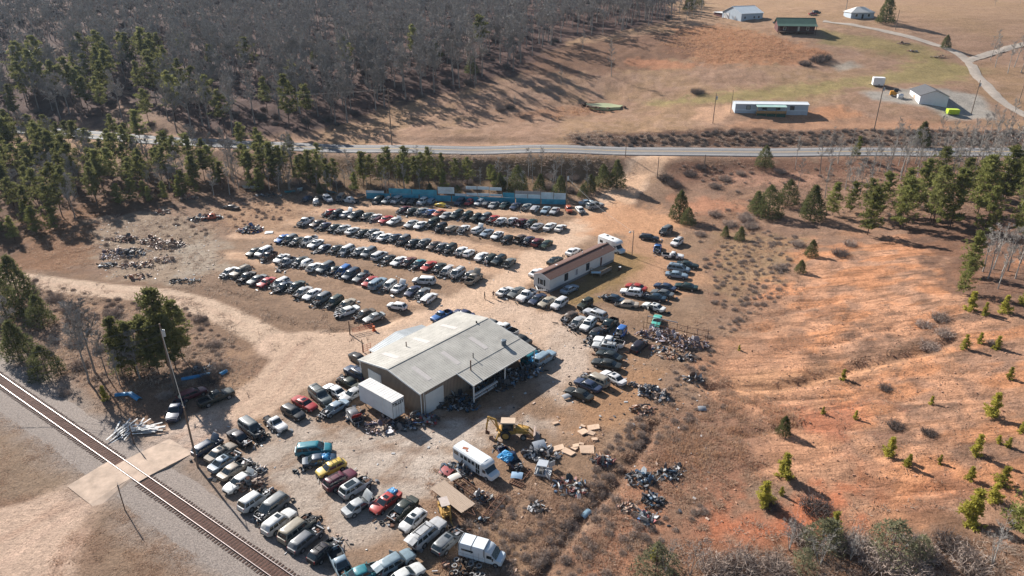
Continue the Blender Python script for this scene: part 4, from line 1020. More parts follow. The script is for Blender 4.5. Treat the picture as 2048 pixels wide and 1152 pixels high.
# --- box trailer with lettering
bt = thing("box_trailer", "white box semi-trailer with black lettering on its rear door at the shop front", "trailer", (-18.2, 89.6, 0), R(139.9))
b = MB(); b.box((3.98, -1.2, 2.55), (7.95, 2.4, 3.0)); b.build("cargo_box", mat("trailer_white", (.62, .65, .66), .6, .1, .6), bt)
b = MB(); b.box((3.98, -1.2, 4.09), (8.0, 2.46, .06))
for k in range(14): b.box((.4 + k * .56, -1.2, 4.135), (.28, 2.4, .02))
b.build("roof", mat("trailer_roof_dirty", (.60, .585, .56), .7, .18, 1.2, stretch=(2.5, .3, 1)), bt)
b = MB(); b.box((4.4, -.5, .9), (7, .12, .2)); b.box((4.4, -1.9, .9), (7, .12, .2)); b.box((.0, -1.2, .55), (.12, 2.2, .12)); b.box((7.2, -.5, .5), (.12, .12, 1.0)); b.box((7.2, -1.9, .5), (.12, .12, 1.0)); b.build("chassis", m_bay, bt)
b = MB(); b.box((-.02, -1.2, 2.55), (.03, .03, 2.9)); b.box((-.02, -2.36, 2.55), (.05, .08, 3.0)); b.box((-.02, -.04, 2.55), (.05, .08, 3.0)); b.box((-.02, -1.2, 1.05), (.05, 2.4, .1)); b.box((-.02, -1.2, 4.0), (.05, 2.4, .08))
for y in (-.7, -1.7): b.tube((-.04, y, 1.1), (-.04, y, 3.6), .02, .02, 6)
b.build("rear_door_frame", m_alu, bt)
b = MB(); b.box((2.2, .02, 2.55), (.12, .04, 3.0)); b.build("side_rail", m_white, bt)
t5, r5 = wheel_meshes(.5, .28)
for x in (1.4, 2.6):
    for y in (-.2, -2.2):
        w = put("wheel", t5, bt, (x, y, .5), (0, 0, 0)); put("rim", r5, w)
def lettering(txt, size, m, parent, loc, rot, name="lettering"):
    cu = bpy.data.curves.new("text", 'FONT'); cu.body = txt; cu.size = size; cu.align_x = 'CENTER'; cu.extrude = .008; cu.resolution_u = 3; cu.offset = .028
    o = bpy.data.objects.new("text", cu); COL.objects.link(o)
    dg = bpy.context.evaluated_depsgraph_get(); me = bpy.data.meshes.new_from_object(o.evaluated_get(dg))
    bpy.data.objects.remove(o); me.materials.clear(); me.materials.append(m)
    return put(name, me, parent, loc, rot)
lettering("TILLEY", .74, m_trim, bt, (-.03, -1.2, 3.2), (R(90), 0, R(-90)))
# --- office trailer
OB = P(1099, 586, 0)
of = thing("office_trailer", "long white single-wide office trailer with brown shingle roof and shuttered windows", "mobile home", (OB[0], OB[1], 0), R(46.9))
OL, OW = 23.3, 4.5
m_vinyl = mat("white_vinyl", (.64, .62, .60), .6, .06, .8)
gable(of, OL, OW, 3.1, .8, m_vinyl, m_shing, .2, rib=0, base=.62, thick=.08)
b = MB()
for i in range(11):
    z = .8 + i * .22; b.box((OL / 2, -.008, z), (OL, .016, .03)); b.box((-.008, OW / 2, z), (.016, OW, .03))
b.build("siding_lap", mat("white_vinyl_edge", (.5, .49, .47), .6, .06, .8), of)
b = MB(); b.box((OL / 2, OW / 2, .3), (OL - .06, OW - .06, .66)); b.build("skirting", mat("grey_block_skirt", (.20, .20, .21), .9, .15, 2), of)
b = MB()
for x in (-.22, OL + .22):
    for y0 in (-.2, OW + .2): b.bar((x, y0, 3.1), (x, OW / 2, 3.95), .05, .16)
b.build("fascia", m_white, of)
for x in (5.0, 12.6): 
    opening(of, "window", (x, 0), (x + 1.0, 0), 1.25, 2.65, m_win, m_trim)
opening(of, "window", (8.6, 0), (9.6, 0), 1.25, 2.65, mat("curtained_glass", (.30, .30, .31), .3, .1, 1), m_white)
opening(of, "window", (0, 2.75), (0, 1.75), 1.3, 2.5, m_win, m_white)
b = MB(); b.box((-.03, 3.05, 1.9), (.06, .4, 1.4)); b.box((-.03, 1.45, 1.9), (.06, .4, 1.4)); b.build("shutter", m_trim, of)
d = opening(of, "door", (17.6, 0), (18.5, 0), .65, 2.7, mat("maroon_door", (.12, .05, .05), .5, .1, 1), m_white)
b = MB(); b.box((18.35, -.08, 1.65), (.06, .06, .1)); b.build("handle", m_alu, d)
b = MB(); b.tube((15.2, 3.2, 3.5), (15.2, 3.2, 4.1), .1, .1, 8); b.box((5.6, 2.9, 3.86), (.5, .4, .16)); b.box((20.5, 1.4, 3.6), (.12, .12, .5)); b.build("roof_vent", m_white, of)
deck = thing("porch_deck", "weathered wooden porch deck with steps and railing beside the office trailer", "deck", (OB[0], OB[1], 0), R(46.9))
b = MB()
for i in range(14): b.box((13.9 + i * .3, -1.7, .62), (.27, 3.2, .05))
b.build("deck_board", m_wood, deck)
b = MB()
for x in (13.9, 17.9):
    for y in (-.3, -3.2): b.box((x, y, .75), (.1, .1, 1.5))
b.bar((13.9, -3.2, 1.5), (17.9, -3.2, 1.5), .08, .1); b.bar((13.9, -3.2, 1.1), (17.9, -3.2, 1.1), .06, .1); b.bar((13.9, -.3, 1.5), (13.9, -3.2, 1.5), .08, .1)
b.build("railing", m_wood, deck)
b = MB()
for k in range(3): b.box((18.3 + .3 * k, -1.7, .48 - .17 * k), (.3, 1.4, .06))
b.build("step", m_wood, deck)
tbl = thing("folding_table", "pale blue topped table standing by the porch in the office trailer shade", "table", G(1192, 551))
b = MB(); b.box((0, 0, .76), (2.2, 1.0, .05), rz=0); b.build("table_top", mat("pale_blue_top", (.45, .62, .68), .5, .1, 1), tbl)
for sx in (-.9, .9):
    for sy in (-.4, .4):
        b = MB(); b.box((sx, sy, .37), (.05, .05, .74)); b.build("leg", m_alu, tbl)
stp = thing("trailer_hitch", "white steel hitch frame under the near end of the office trailer", "hitch", (OB[0], OB[1], 0), R(46.9))
b = MB(); b.bar((-.1, .6, .45), (-1.3, 2.2, .4), .14, .16); b.bar((-.1, 3.8, .45), (-1.3, 2.2, .4), .14, .16); b.box((-1.35, 2.2, .25), (.16, .16, .5))
for k in range(7): b.box((-.06, .5 + k * .55, .34), (.06, .12, .5))
b.build("hitch_frame", m_white, stp)
brl = thing("burn_barrel", "rusty burn barrel with white top standing on the office trailer shadow edge", "barrel", G(1239, 541))
b = MB(); n = 14
b.loft([[(math.cos(2 * math.pi * i / n) * r, math.sin(2 * math.pi * i / n) * r, z) for i in range(n)] for z, r in ((0, .3), (.28, .31), (.30, .33), (.32, .31), (.58, .31), (.6, .33), (.62, .31), (.9, .3))], 0)
b.build("drum", m_rusty, brl, 40); b = MB(); b.tube((0, 0, .9), (0, 0, .96), .33, .33, 14); b.build("lid", m_white, brl)
# --- motorhome
rv = thing("motorhome", "white cab-over motorhome parked across the far end of the office trailer", "motorhome", (G(1223, 500).x, G(1223, 500).y, 0), R(-50))
m_rv = mat("rv_white", (.70, .70, .69), .45, .05, .8)
b = MB(); rr = []
for x, y, z0, z1 in ((-3.6, 1.12, .55, 2.95), (-3.5, 1.18, .45, 3.1), (1.0, 1.18, .45, 3.1), (1.02, 1.18, 1.85, 3.1), (2.2, 1.15, 2.0, 3.02), (2.6, 1.0, 2.25, 2.7)):
    rr.append([(x, -y, z0), (x, -y, z1 - .15), (x, -y + .2, z1), (x, y - .2, z1), (x, y, z1 - .15), (x, y, z0)])
b.loft(rr, 0); b.build("body", m_rv, rv, 40)
b = MB(); b.loft([[(x, -y, .4), (x, -y, z), (x, y, z), (x, y, .4)] for x, y, z in ((1.0, 1.0, 1.9), (2.0, .98, 1.9), (2.75, .95, 1.12), (3.6, .9, .98), (3.7, .82, .85))], 0); b.build("cab", mat("rv_cab_pale", (.52, .62, .68), .4, .1, .8), rv, 35)
b = MB(); b.add([(2.05, -.9, 1.86), (2.72, -.88, 1.16), (2.72, .88, 1.16), (2.05, .9, 1.86)], [(0, 1, 2, 3)]); b.v = [(x + .02, y, z + .02) for x, y, z in b.v]; b.build("windshield", m_glass, rv)
for s in (1, -1):
    for x, w, z0, z1 in ((-2.4, 1.0, 1.5, 2.2), (-.4, 1.0, 1.5, 2.2), (1.75, .7, 1.25, 1.75)):
        b = MB(); b.box((x, s * (1.185 if x < 1 else 1.0), (z0 + z1) / 2), (w, .03, z1 - z0)); b.build("window", m_glass, rv)
b = MB(); b.box((-1.8, .3, 3.16), (.5, .5, .12)); b.box((.4, -.3, 3.16), (.45, .45, .12)); b.build("roof_vent", m_trim, rv)
tw, rw = wheel_meshes(.38)
for x in (-2.2, 2.9):
    for s in (1, -1):
        w = put("wheel", tw, rv, (x, s * .95, .38)); put("rim", rw, w)
# --- fence of salvaged sheets
fz = thing("sheet_fence", "long patchwork fence of blue and pale metal sheets behind the cars", "fence", tuple(G(733, 397)))
fo = fz.location.copy()
F0, F1 = G(733, 397), G(1131, 409)
def fpt(u): 
    t = (u - 733) / (1131 - 733); p = F0.lerp(F1, t); return p - fo
def sheet(u0, u1, z0, z1, m, o=0):
    a, c = fpt(u0), fpt(u1); d = (c - a); l = d.length; d.normalize()
    b = MB(); mid = (a + c) / 2
    b.box((mid.x - d.y * -o, mid.y + d.x * -o, (z0 + z1) / 2), (l - .02, .05, z1 - z0), rz=math.atan2(d.y, d.x))
    n = max(1, int(l / 1.2))
    for k in range(n):
        q = a.lerp(c, (k + .5) / n); b.box((q.x - d.y * -o + d.y * .03, q.y + d.x * -o - d.x * .03, (z0 + z1) / 2), (.06, .04, z1 - z0), rz=math.atan2(d.y, d.x))
    b.build("fence_sheet", m, fz)
for u0, u1 in ((733, 782), (784, 840), (842, 905), (907, 960), (962, 1032), (1034, 1082), (1084, 1131)): sheet(u0, u1, 0.0, 1.75, m_bsheet)
for u0, u1, z0, z1, m in ((733, 770, 1.8, 2.5, m_psheet), (780, 826, 1.8, 3.4, m_bsheet), (827, 877, 1.8, 3.3, m_bsheet), (879, 912, 2.3, 3.2, m_psheet), (879, 912, 3.25, 4.3, m_psheet), (913, 935, 1.8, 2.5, m_psheet), (936, 958, 2.0, 2.8, m_psheet), (959, 982, 2.0, 2.8, m_psheet), (983, 1007, 2.0, 2.7, m_psheet), (935, 957, 3.9, 4.8, m_psheet), (958, 981, 3.9, 4.8, m_psheet), (982, 1006, 3.8, 4.7, m_psheet),
                       (1008, 1031, 1.8, 3.2, m_bsheet), (1032, 1056, 1.8, 2.9, m_psheet), (1057, 1082, 1.8, 2.9, m_psheet), (1032, 1082, 2.95, 3.9, m_gsheet), (1083, 1107, 1.8, 3.7, m_psheet), (1108, 1131, 1.8, 3.6, m_psheet)):
    sheet(u0, u1, z0, z1, m)
for u, z in ((734, 2.6), (757, 3.2), (780, 3.5), (826, 3.8), (878, 4.5), (912, 4.5), (935, 4.9), (957, 5.0), (981, 5.0), (1006, 4.9), (1032, 4.4), (1057, 4.4), (1082, 4.4), (1107, 4.2), (1131, 4.0)):
    p = fpt(u); b = MB(); b.tube((p.x, p.y + .12, -.3), (p.x, p.y + .12, z), .09, .08, 6); b.build("post", m_dkwood, fz)
# loose sheets left of the fence
def leaning(u, v, l, hgt, tilt, rz, m, lab):
    p = G(u, v); o = thing("loose_sheet", lab, "metal sheet", p, R(rz))
    b = MB(); b.box((0, 0, hgt / 2), (l, .05, hgt), rot=Matrix.Rotation(R(tilt), 3, 'X'))
    for k in range(int(l / .5)): b.box((-l / 2 + .25 + k * .5, -.03, hgt / 2), (.06, .05, hgt * .98), rot=Matrix.Rotation(R(tilt), 3, 'X'))
    b.build("sheet", m, o)
leaning(503, 379, 5.2, 1.5, 42, -4, m_psheet, "pale blue double sheet leaning in the brush left of the yard")
leaning(581, 388, 3.2, 1.4, 50, 10, m_bsheet, "dark blue sheet lying tilted in brush left of the black wreck")
leaning(600, 384, 1.7, 1.5, 28, 40, m_psheet, "small pale sheet propped upright between the blue sheet and the black wreck")
leaning(664, 388, 3.2, 1.3, 55, -25, m_bsheet, "blue sheet sagging behind the white suv left of the fence")
leaning(722, 396, 2.6, 1.6, 52, 30, m_gsheet, "grey sheet slumped at the left end of the blue fence")
# --- far houses
def spot(u, v): p = G(u, v); return p
p = spot(1481.5, 43); barn = thing("white_barn", "large white metal barn with low side wing at the top of the hill", "barn", p, R(24))
gable(barn, 14, 15, 3.8, 3.0, m_pwall, mat("white_tin_roof", (.60, .64, .66), .5, .06, .5), .4, rib=1.2, base=-2)
for x in (2, 8, 11): opening(barn, "window", (x, 0), (x + .9, 0), 1.3, 2.3, m_win)
opening(barn, "door", (0, 13.6), (0, 9.6), 0, 3.4, m_white, m_gsheet); opening(barn, "door", (0, 5.2), (0, 4.2), 0, 2.2, m_gsheet)
b = MB(); b.box((4, 19, 1.2), (7, 7, 3.6)); b.build("side_wing", m_redwall, barn); b = MB(); b.box((4, 19, 3.1), (8, 8, .16)); b.build("wing_roof", m_white, barn)
p = spot(1555, 67); gh = thing("red_house", "dark red house with green tin roof and open front porch on the hill", "house", (p.x, p.y, h1(p.x + 8, p.y + 2) - .6), R(-8))
gable(gh, 17, 8.5, 4.2, 2.4, m_redwall, m_green, .6, rib=.8, base=-2, y0=1)
b = MB(); b.loft([[(x, y, z) for y, z in ((.6, 4.25), (-2.2, 3.5), (-2.2, 3.6), (.6, 4.37))] for x in (-.6, 17.6)], 0); b.build("porch_roof", m_green, gh)
b = MB()
for x in (0, 4.2, 8.5, 12.8, 17): b.box((x, -1.9, 1.2), (.2, .2, 4.6))
b.box((8.5, -.8, 1.0), (17, 2.6, .16)); b.build("porch_frame", m_dkwood, gh)
for x in (2.6, 13.2): opening(gh, "window", (x, 1), (x + 1.1, 1), 1.6, 2.9, m_win, m_white)
opening(gh, "door", (9, 1), (10, 1), 1.05, 3.1, m_white)
p = spot(1701, 37); wh = thing("white_cottage", "small white cottage with bright hipped tin roof beside the big cedar", "house", (p.x, p.y, p.z - .3), R(2))
b = MB(); b.box((6, 4.2, .9), (12, 8.4, 4.2)); b.build("wall", m_pwall, wh)
b = MB(); b.add([(-.5, -.5, 3.02), (12.5, -.5, 3.02), (12.5, 8.9, 3.02), (-.5, 8.9, 3.02), (4.4, 4.2, 5.6), (8.2, 4.2, 5.6)], [(0, 1, 5, 4), (1, 2, 5), (2, 3, 4, 5), (3, 0, 4), (3, 2, 1, 0)]); b.build("roof", mat("bright_tin", (.62, .60, .56), .5, .1, .4), wh)
for x in (2.2, 8.6): opening(wh, "window", (x, 0), (x + 1.3, 0), 1.0, 2.3, m_win, m_white)
opening(wh, "door", (5.6, 0), (6.6, 0), 0, 2.2, m_dark)
p = spot(1469, 227); th = thing("mobile_home", "long pale blue mobile home with white roof and wooden porch across the highway", "mobile home", (p.x, p.y, p.z), R(-4))
gable(th, 26, 5, 3.3, .45, m_pwall, mat("white_roof_coat", (.66, .68, .69), .6, .05, .5), .25, rib=0, base=-1.6)
b = MB(); b.box((13, -.02, 1.25), (26, .04, .5)); b.build("siding_band", mat("pale_band", (.46, .54, .6), .7, .08, .6), th)
for x in (4.0, 9.8, 14.6, 19.6): opening(th, "window", (x, 0), (x + 1.4, 0), 1.5, 2.7, mat("blind_glass", (.25, .27, .25), .3, .2, 1) if x < 5 else m_win, m_trim)
b = MB(); b.loft([[(x, y, z) for y, z in ((-.1, 3.2), (-2.4, 2.75), (-2.4, 2.83), (-.1, 3.28))] for x in (7.2, 17.8)], 0); b.build("porch_awning", mat("mint_awning", (.36, .52, .46), .6, .1, .6), th)
b = MB(); b.box((12.5, -1.3, .55), (10.6, 2.3, .12)); b.box((12.5, -2.4, 1.05), (10.6, .06, .7))
for x in (7.3, 10.8, 14.2, 17.7): b.box((x, -2.36, .8), (.12, .12, 4.0))
b.build("porch", mat("yellow_timber", ph(196, 160, 108), .85, .2, 1.5), th)
b = MB(); b.box((12.5, -2.2, -.4), (10.4, .05, 1.6)); b.build("porch_skirt", mat("dark_green_skirt", (.02, .07, .05), .8, .2, 1), th)
p = spot(1837, 209.5); ga = thing("white_garage", "white block garage with dark grey gable roof on a gravel pad across the highway", "garage", (p.x, p.y, p.z - .2), R(-13))
b = MB(); W_, D_, h_, r_ = 9.6, 14.0, 3.4, 1.9
b.loft([[(0, y, -1), (W_, y, -1), (W_, y, h_), (W_ / 2, y, h_ + r_), (0, y, h_)] for y in (0, D_)], 0); b.build("wall", mat("white_block", (.62, .64, .68), .8, .06, .7), ga)
b = MB()
for xa, xb in ((W_ / 2, -.4), (W_ / 2, W_ + .4)):
    zb = h_ - .4 * r_ / (W_ / 2); b.loft([[(xa, y, h_ + r_ + .04), (xb, y, zb + .04), (xb, y, zb + .16), (xa, y, h_ + r_ + .16)] for y in (-.3, D_ + .3)], 0)
b.build("roof", mat("charcoal_shingle", (.085, .085, .09), .9, .15, 2), ga)
opening(ga, "door", (0, 9), (0, 6), -.2, 2.4, mat("orange_stain_door", ph(214, 190, 170), .7, .3, .8))
# ------------------------------------------------------------------ trees
def tmat(name, a, b_, rand=.25, sc=.6, tr=0.0):
    m = mat(name, a, 1.0, 0, sc, col2=b_, rand=rand, spec=0.0)
    if tr:
        nt = m.node_tree; b = nt.nodes["Principled BSDF"]; t = nt.nodes.new("ShaderNodeBsdfTranslucent"); nt.links.new(b.inputs["Base Color"].links[0].from_socket, t.inputs[0])
        x = nt.nodes.new("ShaderNodeMixShader"); x.inputs[0].default_value = tr; nt.links.new(b.outputs[0], x.inputs[1]); nt.links.new(t.outputs[0], x.inputs[2]); nt.links.new(x.outputs[0], nt.nodes["Material Output"].inputs[0])
    return m
m_bark = tmat("grey_bark", (.20, .18, .165), (.32, .295, .27))
m_twig = tmat("winter_twig", (.22, .20, .185), (.37, .345, .32), .22)
m_twigp = tmat("pale_twig", (.27, .25, .225), (.40, .37, .34), .15)
m_pbark = tmat("pine_bark", (.075, .052, .042), (.14, .10, .08))
m_need = tmat("pine_needles", (.105, .112, .042), (.27, .26, .10), .28, .9, tr=.42)
m_needy = tmat("young_pine_needles", (.27, .25, .05), (.50, .45, .10), .22, 1.2, tr=.42)
m_needm = tmat("mixed_pine_needles", (.125, .14, .045), (.30, .295, .10), .25, 1.0, tr=.42)
m_ced = tmat("cedar_foliage", (.065, .078, .034), (.18, .178, .075), .25, 1.0, tr=.42)
m_brush = tmat("dry_brush_twig", (.24, .185, .155), (.42, .34, .29), .2, 1.5)
m_dbrush = tmat("dark_brush_twig", (.10, .08, .072), (.2, .165, .15), .2, 1.5)
def rv3(q, s=1): 
    while True:
        v = Vector((q.uniform(-1, 1), q.uniform(-1, 1), q.uniform(-1, 1)))
        if .05 < v.length < 1: return v.normalized() * s
def sliver(mb, a, b, w, q):
    d = b - a; s = d.cross(rv3(q)); 
    if s.length < 1e-4: return
    s = s.normalized() * w / 2
    mb.add([a - s, a + s, b], [(0, 1, 2)])
def bare_tree(seed, h=16, spread=.28, limbs=15, subs=6, twigs=9, tw=.05, lean=.02, mt=None, mk=None, multi=1):
    q = random.Random(seed); T, Cn = MB(), MB()
    for st in range(multi):
        d0 = Vector((q.uniform(-lean, lean), q.uniform(-lean, lean), 1)) if multi == 1 else Vector((q.uniform(-.3, .3), q.uniform(-.3, .3), 1))
        hh = h * q.uniform(.85, 1); pts = [Vector((0, 0, -.3))]; n = 6
        for i in range(1, n + 1): pts.append(pts[-1] + (d0 + Vector((q.uniform(-.06, .06), q.uniform(-.06, .06), 0))) * hh / n)
        r0 = h * .0145 / (1 if multi == 1 else 1.5)
        for i in range(n): T.tube(pts[i], pts[i + 1], r0 * (1 - i / n * .88), r0 * (1 - (i + 1) / n * .88), 5, cap=False)
        for k in range(limbs // multi):
            t = q.uniform(.40, .98); f = t * n; i = min(n - 1, int(f)); p = pts[i].lerp(pts[i + 1], f - i)
            az = q.uniform(0, 6.283); up = q.uniform(.5, 1.3); l = hh * spread * (1.25 - t * .85) * q.uniform(.7, 1.2)
            d = Vector((math.cos(az), math.sin(az), up)).normalized(); e = p + d * l * .55; e2 = e + (d + Vector((q.uniform(-.2, .2), q.uniform(-.2, .2), .3))).normalized() * l * .45
            rl = r0 * (1 - t * .8) * .5
            T.tube(p, e, rl, rl * .6, 4, cap=False); T.tube(e, e2, rl * .6, rl * .2, 3, cap=False)
            for s in range(subs):
                u = q.uniform(.25, 1); b0 = p.lerp(e, u / .55) if u < .55 else e.lerp(e2, (u - .55) / .45)
                dd = (d * .5 + rv3(q, .8) + Vector((0, 0, .55))).normalized(); ls = l * q.uniform(.22, .5)
                b1 = b0 + dd * ls; sliver(Cn, b0, b1, rl * .8 + tw * .6, q)
                for w in range(twigs):
                    c0 = b0.lerp(b1, q.uniform(.15, 1)); c1 = c0 + (dd * .5 + rv3(q, .8) + Vector((0, 0, .35))).normalized() * ls * q.uniform(.35, .9)
                    sliver(Cn, c0, c1, tw, q)
    return T.mesh("trunk", [mt or m_bark]), Cn.mesh("crown", [mk or m_twig])
def tuft(mb, c, r, n, q, flat=1.0, up=.0):
    for k in range(n):
        d = rv3(q); d.z = d.z * flat + up; s = d.cross(rv3(q)); s = s.normalized() * r * q.uniform(.10, .22) if s.length > 1e-3 else Vector((.1, 0, 0))
        a = c + d * r * q.uniform(.0, .35); b = c + d * r * q.uniform(.75, 1.2)
        mb.add([a - s * .6, a + s, b + s * .5, b - s * .4], [(0, 1, 2, 3)])
def pine(seed, h=13, cb=.42, cw=.20, whorls=11, dens=5, mn=None, tall=True):
    q = random.Random(seed); T, Cn = MB(), MB(); r0 = h * .011
    sec = [q.uniform(.55, 1.25) for _ in range(6)]
    n = 5; pts = [Vector((0, 0, -.3))]
    for i in range(n): pts.append(pts[-1] + Vector((q.uniform(-.02, .02) * h / 5, q.uniform(-.02, .02) * h / 5, h / n)))
    for i in range(n): T.tube(pts[i], pts[i + 1], r0 * (1 - .85 * i / n), r0 * (1 - .85 * (i + 1) / n), 6, cap=False)
    for k in range(whorls):
        t = cb + (1 - cb) * (k + q.uniform(-.3, .3)) / (whorls - 1); t = min(.99, max(cb * .85, t)); f = t * n; i = min(n - 1, int(f)); p = pts[i].lerp(pts[i + 1], f - i)
        prof = math.sin(min(1, (1 - t) / (1 - cb) + .12) * 1.9) if tall else (1 - t) / (1 - cb) * .9 + .12
        l0 = h * cw * max(.18, prof)
        for j in range(dens):
            az = q.uniform(0, 6.283); l = l0 * q.uniform(.35, 1.3) * sec[int(az / 6.283 * 6) % 6]; d = Vector((math.cos(az), math.sin(az), q.uniform(-.05, .6))).normalized(); e = p + d * l
            T.tube(p, e, r0 * .22, r0 * .06, 3, cap=False)
            for m in range(6):
                c = p.lerp(e, q.uniform(.35, 1.08)) + rv3(q, l * .18); tuft(Cn, c, (.18 + h * .030) * q.uniform(.7, 1.4), 10, q, .7, .2)
    tuft(Cn, pts[-1], h * .05, 10, q, 1, .4)
    return T.mesh("trunk", [m_pbark]), Cn.mesh("crown", [mn or m_need])
def cedar(seed, h=6, w=.34, n=900, mn=None):
    q = random.Random(seed); T, Cn = MB(), MB(); T.tube((0, 0, -.3), (0, 0, h * .9), h * .02, h * .004, 6, cap=False)
    lob = [(q.uniform(0, 6.283), q.uniform(.1, .8), q.uniform(.6, 1.25)) for _ in range(9)]
    for k in range(n):
        t = q.random() ** 1.25; az = q.uniform(0, 6.283); f = 1
        for a, tt, s in lob:
            dd = abs((az - a + math.pi) % 6.283 - math.pi)
            if dd < .8 and abs(t - tt) < .2: f = s
        r = h * w * (1 - t) ** .62 * (.35 + .65 * q.random() ** .5) * f; c = Vector((math.cos(az) * r, math.sin(az) * r, h * (.06 + .92 * t)))
        tuft(Cn, c, h * .066 * q.uniform(.7, 1.3), 4, q, .9, .25)
    for k in range(12):
        t = .1 + .07 * k; az = q.uniform(0, 6.283); T.tube((0, 0, h * t), (math.cos(az) * h * w * (1 - t) * .8, math.sin(az) * h * w * (1 - t) * .8, h * (t + .08)), h * .006, h * .002, 3, cap=False)
    return T.mesh("trunk", [m_pbark]), Cn.mesh("crown", [mn or m_ced])
def brush(seed, h=1.6, w=2.2, n=260, m=None, tw=.05):
    q = random.Random(seed); Cn = MB()
    for k in range(n):
        a = q.uniform(0, 6.283); r = w * .5 * math.sqrt(q.random()); b = Vector((math.cos(a) * r * .7, math.sin(a) * r * .7, -.1))
        e = Vector((math.cos(a) * r * 1.25 + q.uniform(-.3, .3), math.sin(a) * r * 1.25 + q.uniform(-.3, .3), h * q.uniform(.35, 1) * (1.1 - .5 * r / (w * .5))))
        sliver(Cn, b, e, tw, q)
        for j in range(2):
            c = b.lerp(e, q.uniform(.4, .95)); sliver(Cn, c, c + rv3(q, h * .35), tw * .8, q)
    return Cn.mesh("brush", [m or m_brush])
PT = {}
def proto(k, fn, *a, **kw):
    if k not in PT: PT[k] = fn(*a, **kw)
    return PT[k]
BARE = [proto('b%d' % i, bare_tree, 100 + i, 16, .27 + .03 * (i % 3), 18, 7, 10, .15) for i in range(5)]
BAREF = [proto('bf%d' % i, bare_tree, 150 + i, 16, .31, 14, 5, 7, .25) for i in range(4)]
BAREP = [proto('bp%d' % i, bare_tree, 200 + i, 12, .25, 17, 6, 9, .075, .05, m_twigp, m_twigp) for i in range(4)]
PINE = [proto('p%d' % i, pine, 300 + i, 13, .34 + .06 * (i % 3), .22 + .03 * (i % 2), 11, 5) for i in range(5)]
PINEM = [proto('pm%d' % i, pine, 330 + i, 9, .16, .27, 11, 7, m_needm) for i in range(4)]
YPINE = [proto('y%d' % i, pine, 360 + i, 3.2, .06, .34, 9, 6, m_needy, False) for i in range(4)]
CED = [proto('c%d' % i, cedar, 400 + i, 6, .43 + .07 * (i % 2)) for i in range(4)]
BR = [proto('br%d' % i, brush, 500 + i) for i in range(4)]
DBR = [proto('db%d' % i, brush, 520 + i, 1.8, 2.6, 300, m_dbrush) for i in range(3)]
def plant(name, lab, cat, meshes, p, s=1.0, sz=None, group=None, q=rnd):
    o = thing(name, lab, cat, p, q.uniform(0, 6.283), group); k = s * q.uniform(.92, 1.08); o.scale = (k, k, (sz or s) * q.uniform(.94, 1.06))
    put("trunk", meshes[0], o); put("crown", meshes[1], o); return o
qf = random.Random(99)
def scatter(poly, n, dmin, q, xy=None, clear=()):
    pl = np.asarray(poly); lo, hi = pl.min(0), pl.max(0); out = [] if xy is None else xy; new = []
    cell = {}
    for a in out: cell.setdefault((int(a[0] // dmin), int(a[1] // dmin)), []).append(a)
    for t in range(n * 12):
        x, y = q.uniform(lo[0], hi[0]), q.uniform(lo[1], hi[1])
        if not inpoly(np.array([x]), np.array([y]), pl)[0]: continue
        if any((x - cx_) ** 2 + (y - cy_) ** 2 < r * r for cx_, cy_, r in clear): continue
        i, j = int(x // dmin), int(y // dmin)
        if any((x - a[0]) ** 2 + (y - a[1]) ** 2 < dmin * dmin for di in (-1, 0, 1) for dj in (-1, 0, 1) for a in cell.get((i + di, j + dj), ())): continue
        cell.setdefault((i, j), []).append((x, y)); new.append((x, y))
        if len(new) >= n: break
    return new
# hillside forest
fp = [tuple(p) for p in FPOLY]
clears = [(*G(u, v)[:2], r) for u, v, r in ((60, 106, 13), (95, 100, 10), (20, 106, 12), (245, 215, 8), (290, 232, 9), (720, 47, 6), (410, 70, 6), (295, 240, 7))]
ftrees = scatter(fp, 1900, 3.6, qf, clear=clears)
def pix(x, y, z=0):
    dz = z - CAMH; zc = y * math.cos(_th) - dz * math.sin(_th); yc = -y * math.sin(_th) - dz * math.cos(_th)
    return 1024 + FPX * x / zc, 576 + FPX * yc / zc, zc
fz_ = H(np.array([a for a, _ in ftrees]), np.array([b for _, b in ftrees]))
vis = []
for (x, y), z in zip(ftrees, fz_):
    u, v, d = pix(x, y, z + 10)
    vis.append((d + (0 if -40 < u < 2090 and v > -60 else 500), x, y, z, u, v))
vis.sort()
far_f = []
NF = 0; NPN = 0
for d, x, y, z, u, v in vis:
    gp = .30 * (1 - sstep(250, 560, np.array(u))) + .05 + (.5 if 180 < u < 330 and 60 < v < 240 else 0) + (.35 if 440 < u < 620 and 150 < v else 0)
    if d < 500 + 60 and qf.random() < gp and NPN < 60:
        NPN += 1; plant("pine_tree", "green pine standing among bare trees of the hillside forest", "tree", qf.choice(PINE + CED[:1] if u > 500 else PINE), (x, y, z), qf.uniform(1.0, 1.45), None, "pines in the hillside forest", qf)
    elif NF < 135:
        NF += 1; plant("bare_tree", "bare grey winter tree of the hillside forest beyond the highway", "tree", qf.choice(BARE), (x, y, z), qf.uniform(.95, 1.3), None, "bare trees of the hillside forest", qf)
    else: far_f.append((x, y, z))
